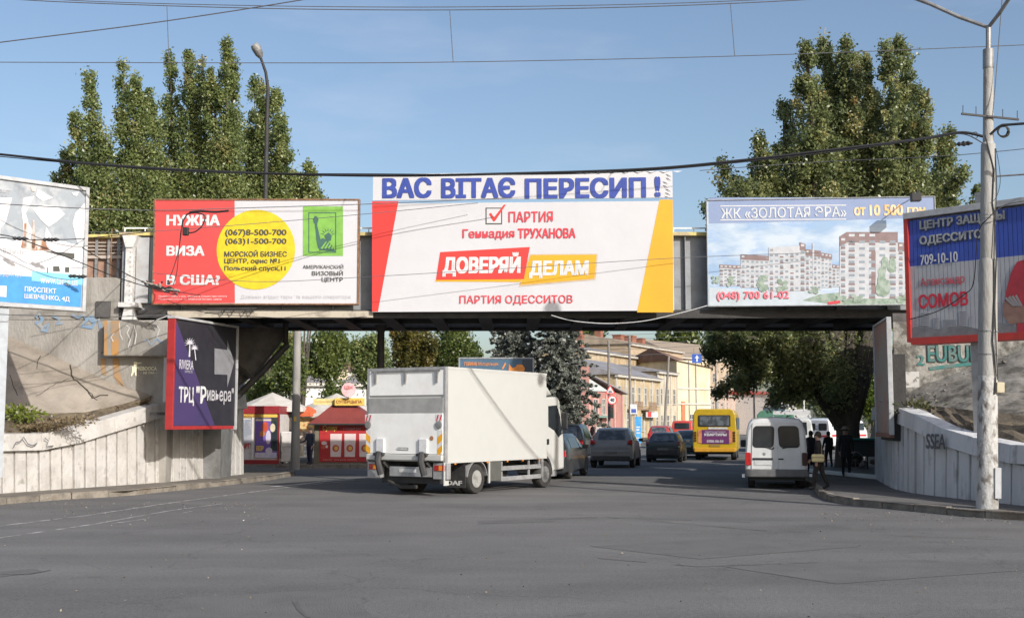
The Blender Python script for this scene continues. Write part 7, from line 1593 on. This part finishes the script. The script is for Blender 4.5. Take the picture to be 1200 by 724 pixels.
def house(label, p0, p1, depth, h, wall, roof=None, rh=2.0, wins=(), wsize=(1.0, 1.7), band=None, cols=0, name='house', chimneys=(), door=None, cat='house', mono=0):
    (px0, Y0), (px1, Y1) = p0, p1
    A = Vector(((px0-600)/1400*Y0, Y0)); B = Vector(((px1-600)/1400*Y1, Y1)); d = B-A; L = d.length
    t = thing(name, label, cat, (A.x, A.y, 0), math.atan2(d.y, d.x))
    MB().box(0, L, 0, depth, -.1, h).build('wall', wall, t)
    if roof:
        b = MB()
        if mono: b.add([(-.3, -.4, h+rh), (L+.3, -.4, h+.05), (L+.3, depth, h+.05), (-.3, depth, h+rh), (-.3, -.4, h), (L+.3, -.4, h), (L+.3, depth, h), (-.3, depth, h)], [(0, 1, 2, 3), (7, 6, 5, 4), (4, 5, 1, 0), (5, 6, 2, 1), (6, 7, 3, 2), (7, 4, 0, 3)])
        else: b.add([(-.3, -.45, h), (L+.3, -.45, h), (L+.3, depth+.4, h), (-.3, depth+.4, h), (.0, depth*.5, h+rh), (L-.0, depth*.5, h+rh)], [(0, 1, 5, 4), (1, 2, 5), (2, 3, 4, 5), (3, 0, 4), (3, 2, 1, 0)])
        r = b.build('roof', roof, t)
        b = MB(); b.box(-.2, L+.2, -.38, -.005, h-.28, h-.002); b.build('cornice', wf if band is None else band, t)
    else: r = t
    for cx, cy, cw, cz in chimneys:
        MB().box(cx, cx+cw, cy, cy+cw, h, cz).box(cx-.08, cx+cw+.08, cy-.08, cy+cw+.08, cz, cz+.2).build('chimney', mat('chimney_brick', (.32, .13, .08), .9, (.20, .09, .06), scale=2.5), r)
    for z, n in wins:
        for i in range(n): window(t, L*(i+.5)/n, z, *wsize)
    for i in range(cols):
        x = L*(i)/(max(1, cols-1))*.98+.02*L/2; MB().box(x-.14, x+.14, -.12, -.004, .1, h-.3).build('pilaster', wf if band is None else band, t)
    if door: MB().box(door, door+1.1, -.06, -.004, .1, 2.5).build('door', mat('house_door', (.07, .05, .04), .6), t)
    return t, L
H_ = lambda y, Y: ZY(y, Y)
pink = mat('plaster_pink', (.42, .20, .17), .85, (.33, .18, .15), scale=1.2, lo=.42, hi=.62, stretch=(1, 1, .4)); ochre = mat('plaster_ochre', (.50, .39, .23), .9, (.33, .26, .16), scale=1.2, lo=.44, hi=.62, stretch=(1, 1, .4), col3=(.55, .48, .36), scale3=.5)
crm = mat('plaster_cream', (.58, .50, .37), .9, (.44, .36, .26), scale=1.1, lo=.42, hi=.62, stretch=(1, 1, .4)); pyel = mat('plaster_pale_yellow', (.62, .55, .38), .85, (.50, .42, .27), scale=.7, lo=.45, hi=.65, stretch=(1, 1, .4), col3=(.66, .62, .53), scale3=.3); tanb = mat('stone_tan', (.46, .36, .25), .95, (.36, .27, .18), scale=1.6, stretch=(.4, .4, 2.2), lo=.42, hi=.58)
t, L = house('low pink house with a pale gable and a dark doorway on the far left corner', (689.5, 121), (729, 127), 9, H_(458.5, 121), pink, None, band=mat('pink_trim', (.55, .33, .29), .8), cols=5, door=1.6)
b = MB(); b.add([(0, -.01, 5.05), (L*.6, -.01, 5.05), (0, -.01, 6.35)], [(0, 1, 2)]); b.build('gable', mat('gable_pale', (.50, .54, .54), .8), t)
h0 = H_(458.5, 121)
MB().add([(-.2, -.5, h0+1.75), (L+.4, -.5, h0-.02), (L+.4, 9, h0-.02), (-.2, 9, h0+1.75), (-.2, -.5, h0+1.6), (L+.4, -.5, h0-.17), (L+.4, 9, h0-.17), (-.2, 9, h0+1.6)], [(0, 1, 2, 3), (7, 6, 5, 4), (4, 5, 1, 0), (5, 6, 2, 1), (6, 7, 3, 2), (7, 4, 0, 3)]).build('roof', tin, t)
window(t, 1.35, 2.75, .8, 1.4); window(t, .45, 1.0, .5, 1.6); window(t, 3.0, 2.7, .5, 1.5)
MB().box(.5, 3.4, -.7, -.01, 2.35, 2.55).build('awning', mat('awning_green', (.20, .30, .25), .7), t)
w_ = thing('wall_pier', 'tall narrow salmon pink wall end standing left of the pink house', 'wall', (sx(680.5, 119), 119, 0)); MB().box(0, .82, 0, 6, -.1, H_(428, 119)).build('wall', pink, w_); MB().box(-.08, .9, -.08, 6.08, H_(428, 119)+.002, H_(428, 119)+.15).build('coping', tin, w_)
t, L = house('two storey yellowish house with grey tin roof and balconies up the street', (721, 130), (773, 145), 12, H_(438.5, 130), ochre, tin, 2.1, wins=((3.9, 7), (.9, 6)), wsize=(.75, 1.9), cols=6)
for x in (3.6, 8.8):
    bal = MB().box(x, x+3.0, -1.0, -.02, 3.25, 3.4).build('balcony', mat('balcony_brown', (.30, .20, .13), .7), t); b = MB().box(x, x+3.0, -1.0, -.97, 4.15, 4.2)
    for i in range(14): b.box(x+i*.225, x+i*.225+.04, -1.0, -.97, 3.4, 4.15)
    b.build('railing', rust, bal)
MB().box(9.0, 13.2, -.7, -.55, 2.45, 3.15).build('shop_sign', txtwhite, t); MB().box(9.2, 10.6, -.72, -.705, 2.5, 3.1).build('shop_sign', redp, t)
t, L = house('ochre gabled house rising behind the two storey house, with a dark chimney', (686, 148), (757, 168), 12, H_(411, 150), mat('plaster_ochre_weathered', (.46, .35, .21), .9, (.30, .23, .15), scale=1.1, lo=.42, hi=.6, stretch=(1, 1, .5), col3=(.52, .45, .34), scale3=.5), tin, 1.3, wins=((8.0, 6), (5, 6)), wsize=(.8, 1.3), chimneys=((6.0, 3, .9, H_(391, 150)), (10.4, 5, .9, H_(381, 153))))
t, L = house('tan stone gabled house with a tall brick chimney behind the others', (738, 175), (800, 196), 14, H_(404, 178), tanb, mat('roof_tan', (.36, .29, .21), .9, (.25, .20, .15), scale=.8), 1.6, wins=((9.0, 6), (6, 6)), wsize=(.8, 1.0), chimneys=((1.0, 5, 1.0, H_(380, 178)), (11.5, 6, 1.4, H_(392, 186)), (16.5, 6, 1.8, H_(393, 190)), (21, 6, 1.3, H_(396, 194))))
t, L = house('cream corner house with heavy cornice next to the pale yellow wall', (770, 148), (793, 154), 10, H_(435, 148), crm, tin, 1.0, wins=((4.2, 3), (.9, 3)), wsize=(.7, 1.8), cols=4)
t, L = house('pale yellow blank walled house with a brown roof beside the leaning wire pole', (793, 158), (832, 161), 12, H_(422, 158), pyel, None, cols=0)
hh = H_(422, 158)
for x in (L*.34, L*.55): MB().box(x, x+.12, -.1, -.004, .1, hh).build('drainpipe', tin, t)
MB().box(0, L, -.12, -.004, hh*.62, hh*.62+.2).build('string_course', wf, t); MB().box(0, L, -.14, -.004, hh*.42, hh*.42+.18).build('string_course', wf, t)
MB().box(L*.12, L*.22, -.12, -.004, .1, hh*.46).build('orange_panel', mat('plaster_orange', (.55, .20, .10), .8), t)
for x in (L*.42, L*.66, L*.85): window(t, x, 1.1, .7, 1.8)
MB().add([(-.4, -.3, hh), (L+.4, -.3, hh-.9), (L+.4, 12, hh-.9), (-.4, 12, hh), (-.4, 5, hh+1.9), (L*.9, 5, hh+.5)], [(0, 1, 5, 4), (1, 2, 5), (2, 3, 4, 5), (3, 0, 4)]).build('roof', tile, t)
t, L = house('large tan blank gable wall descending towards the street trees', (798, 205), (872, 222), 16, H_(418, 205), mat('plaster_tan_far', (.46, .37, .27), .9, (.33, .26, .19), scale=.9, lo=.42, hi=.6, stretch=(1, 1, .5)), mat('roof_tan_far', (.34, .27, .20), .9, (.25, .2, .15)), 3.4, wins=((5, 6), (9, 5)), wsize=(.9, 1.5))
t, L = house('long low pinkish house row beyond the pale yellow wall', (832, 176), (905, 225), 10, H_(461, 176), mat('plaster_dusty_pink', (.50, .36, .30), .9, (.42, .33, .27), scale=.5), tile, 1.2, wins=((.9, 16), (3.4, 16)), wsize=(.8, 1.5), cols=12)
t, L = house('distant shop with red and white signs at the bend of the street', (897, 190), (930, 200), 10, H_(462, 190), mat('plaster_white_far', (.6, .56, .52), .8), mat('roof_red_far', (.4, .08, .05), .8), .8, wins=((1.0, 4),), wsize=(1.4, 2.0))
MB().box(.8, 3.2, -.3, -.1, 4.0, 5.6).build('shop_sign', redp, t); MB().box(.9, 1.9, -.33, -.301, 4.5, 5.5).build('shop_sign', txtwhite, t); MB().box(3.4, 4.4, -.33, -.1, .1, 4.2).build('sign_panel', redp, t)
t, L = house('distant pale blue kiosk row under the dark street trees', (921, 170), (934, 172), 4, H_(477, 170), mat('plaster_paleblue', (.36, .50, .62), .7), tin, .4, wins=((1.0, 2),), wsize=(.7, 1.3), cat='kiosk')
t, L = house('pale house front glimpsed behind the spruce left of the pink wall', (655, 124), (684, 126), 8, H_(448, 124), ochre, tin, 1.5, wins=((2.6, 3), (.8, 3)), wsize=(.7, 1.2))
# low white building behind the kiosks
t, L = house('long white building with grey windows seen through the trees behind the kiosks', (290, 92), (432, 96), 10, H_(447, 92), mat('plaster_white', (.66, .66, .64), .7), mat('roof_grey_low', (.3, .28, .27), .8), .8, wins=((.9, 8),), wsize=(1.2, 1.3), cat='building')
MB().box(2, 4.4, 2, 6, H_(447, 92)+.3, H_(425, 92)).build('upper_storey', mat('brick_far', (.40, .24, .17), .9), t); MB().box(6.5, 8.6, 2, 6, H_(447, 92)+.3, H_(430, 92)).build('upper_storey', crm, t)
t, L = house('sunlit orange brown house behind the garden trees right of the white building', (385, 100), (420, 101), 8, H_(436, 100), mat('brick_far2', (.42, .26, .17), .9), tile, 1.6, wins=((3.2, 2),), wsize=(1.1, 1.4))
tw_ = thing('tower', 'square grey water tower far above the roofs', 'tower', (sx(687, 420), 420, 0)); MB().box(0, 3.2, 0, 3, 0, H_(389, 420)).build('shaft', concd, tw_); MB().box(-.5, 3.7, -.5, 3.5, H_(389, 420), H_(381, 420)).build('tank', mat('tank_grey', (.3, .32, .36), .8), tw_)
# tidy up the lettering bench
bpy.data.scenes.remove(_tsc)
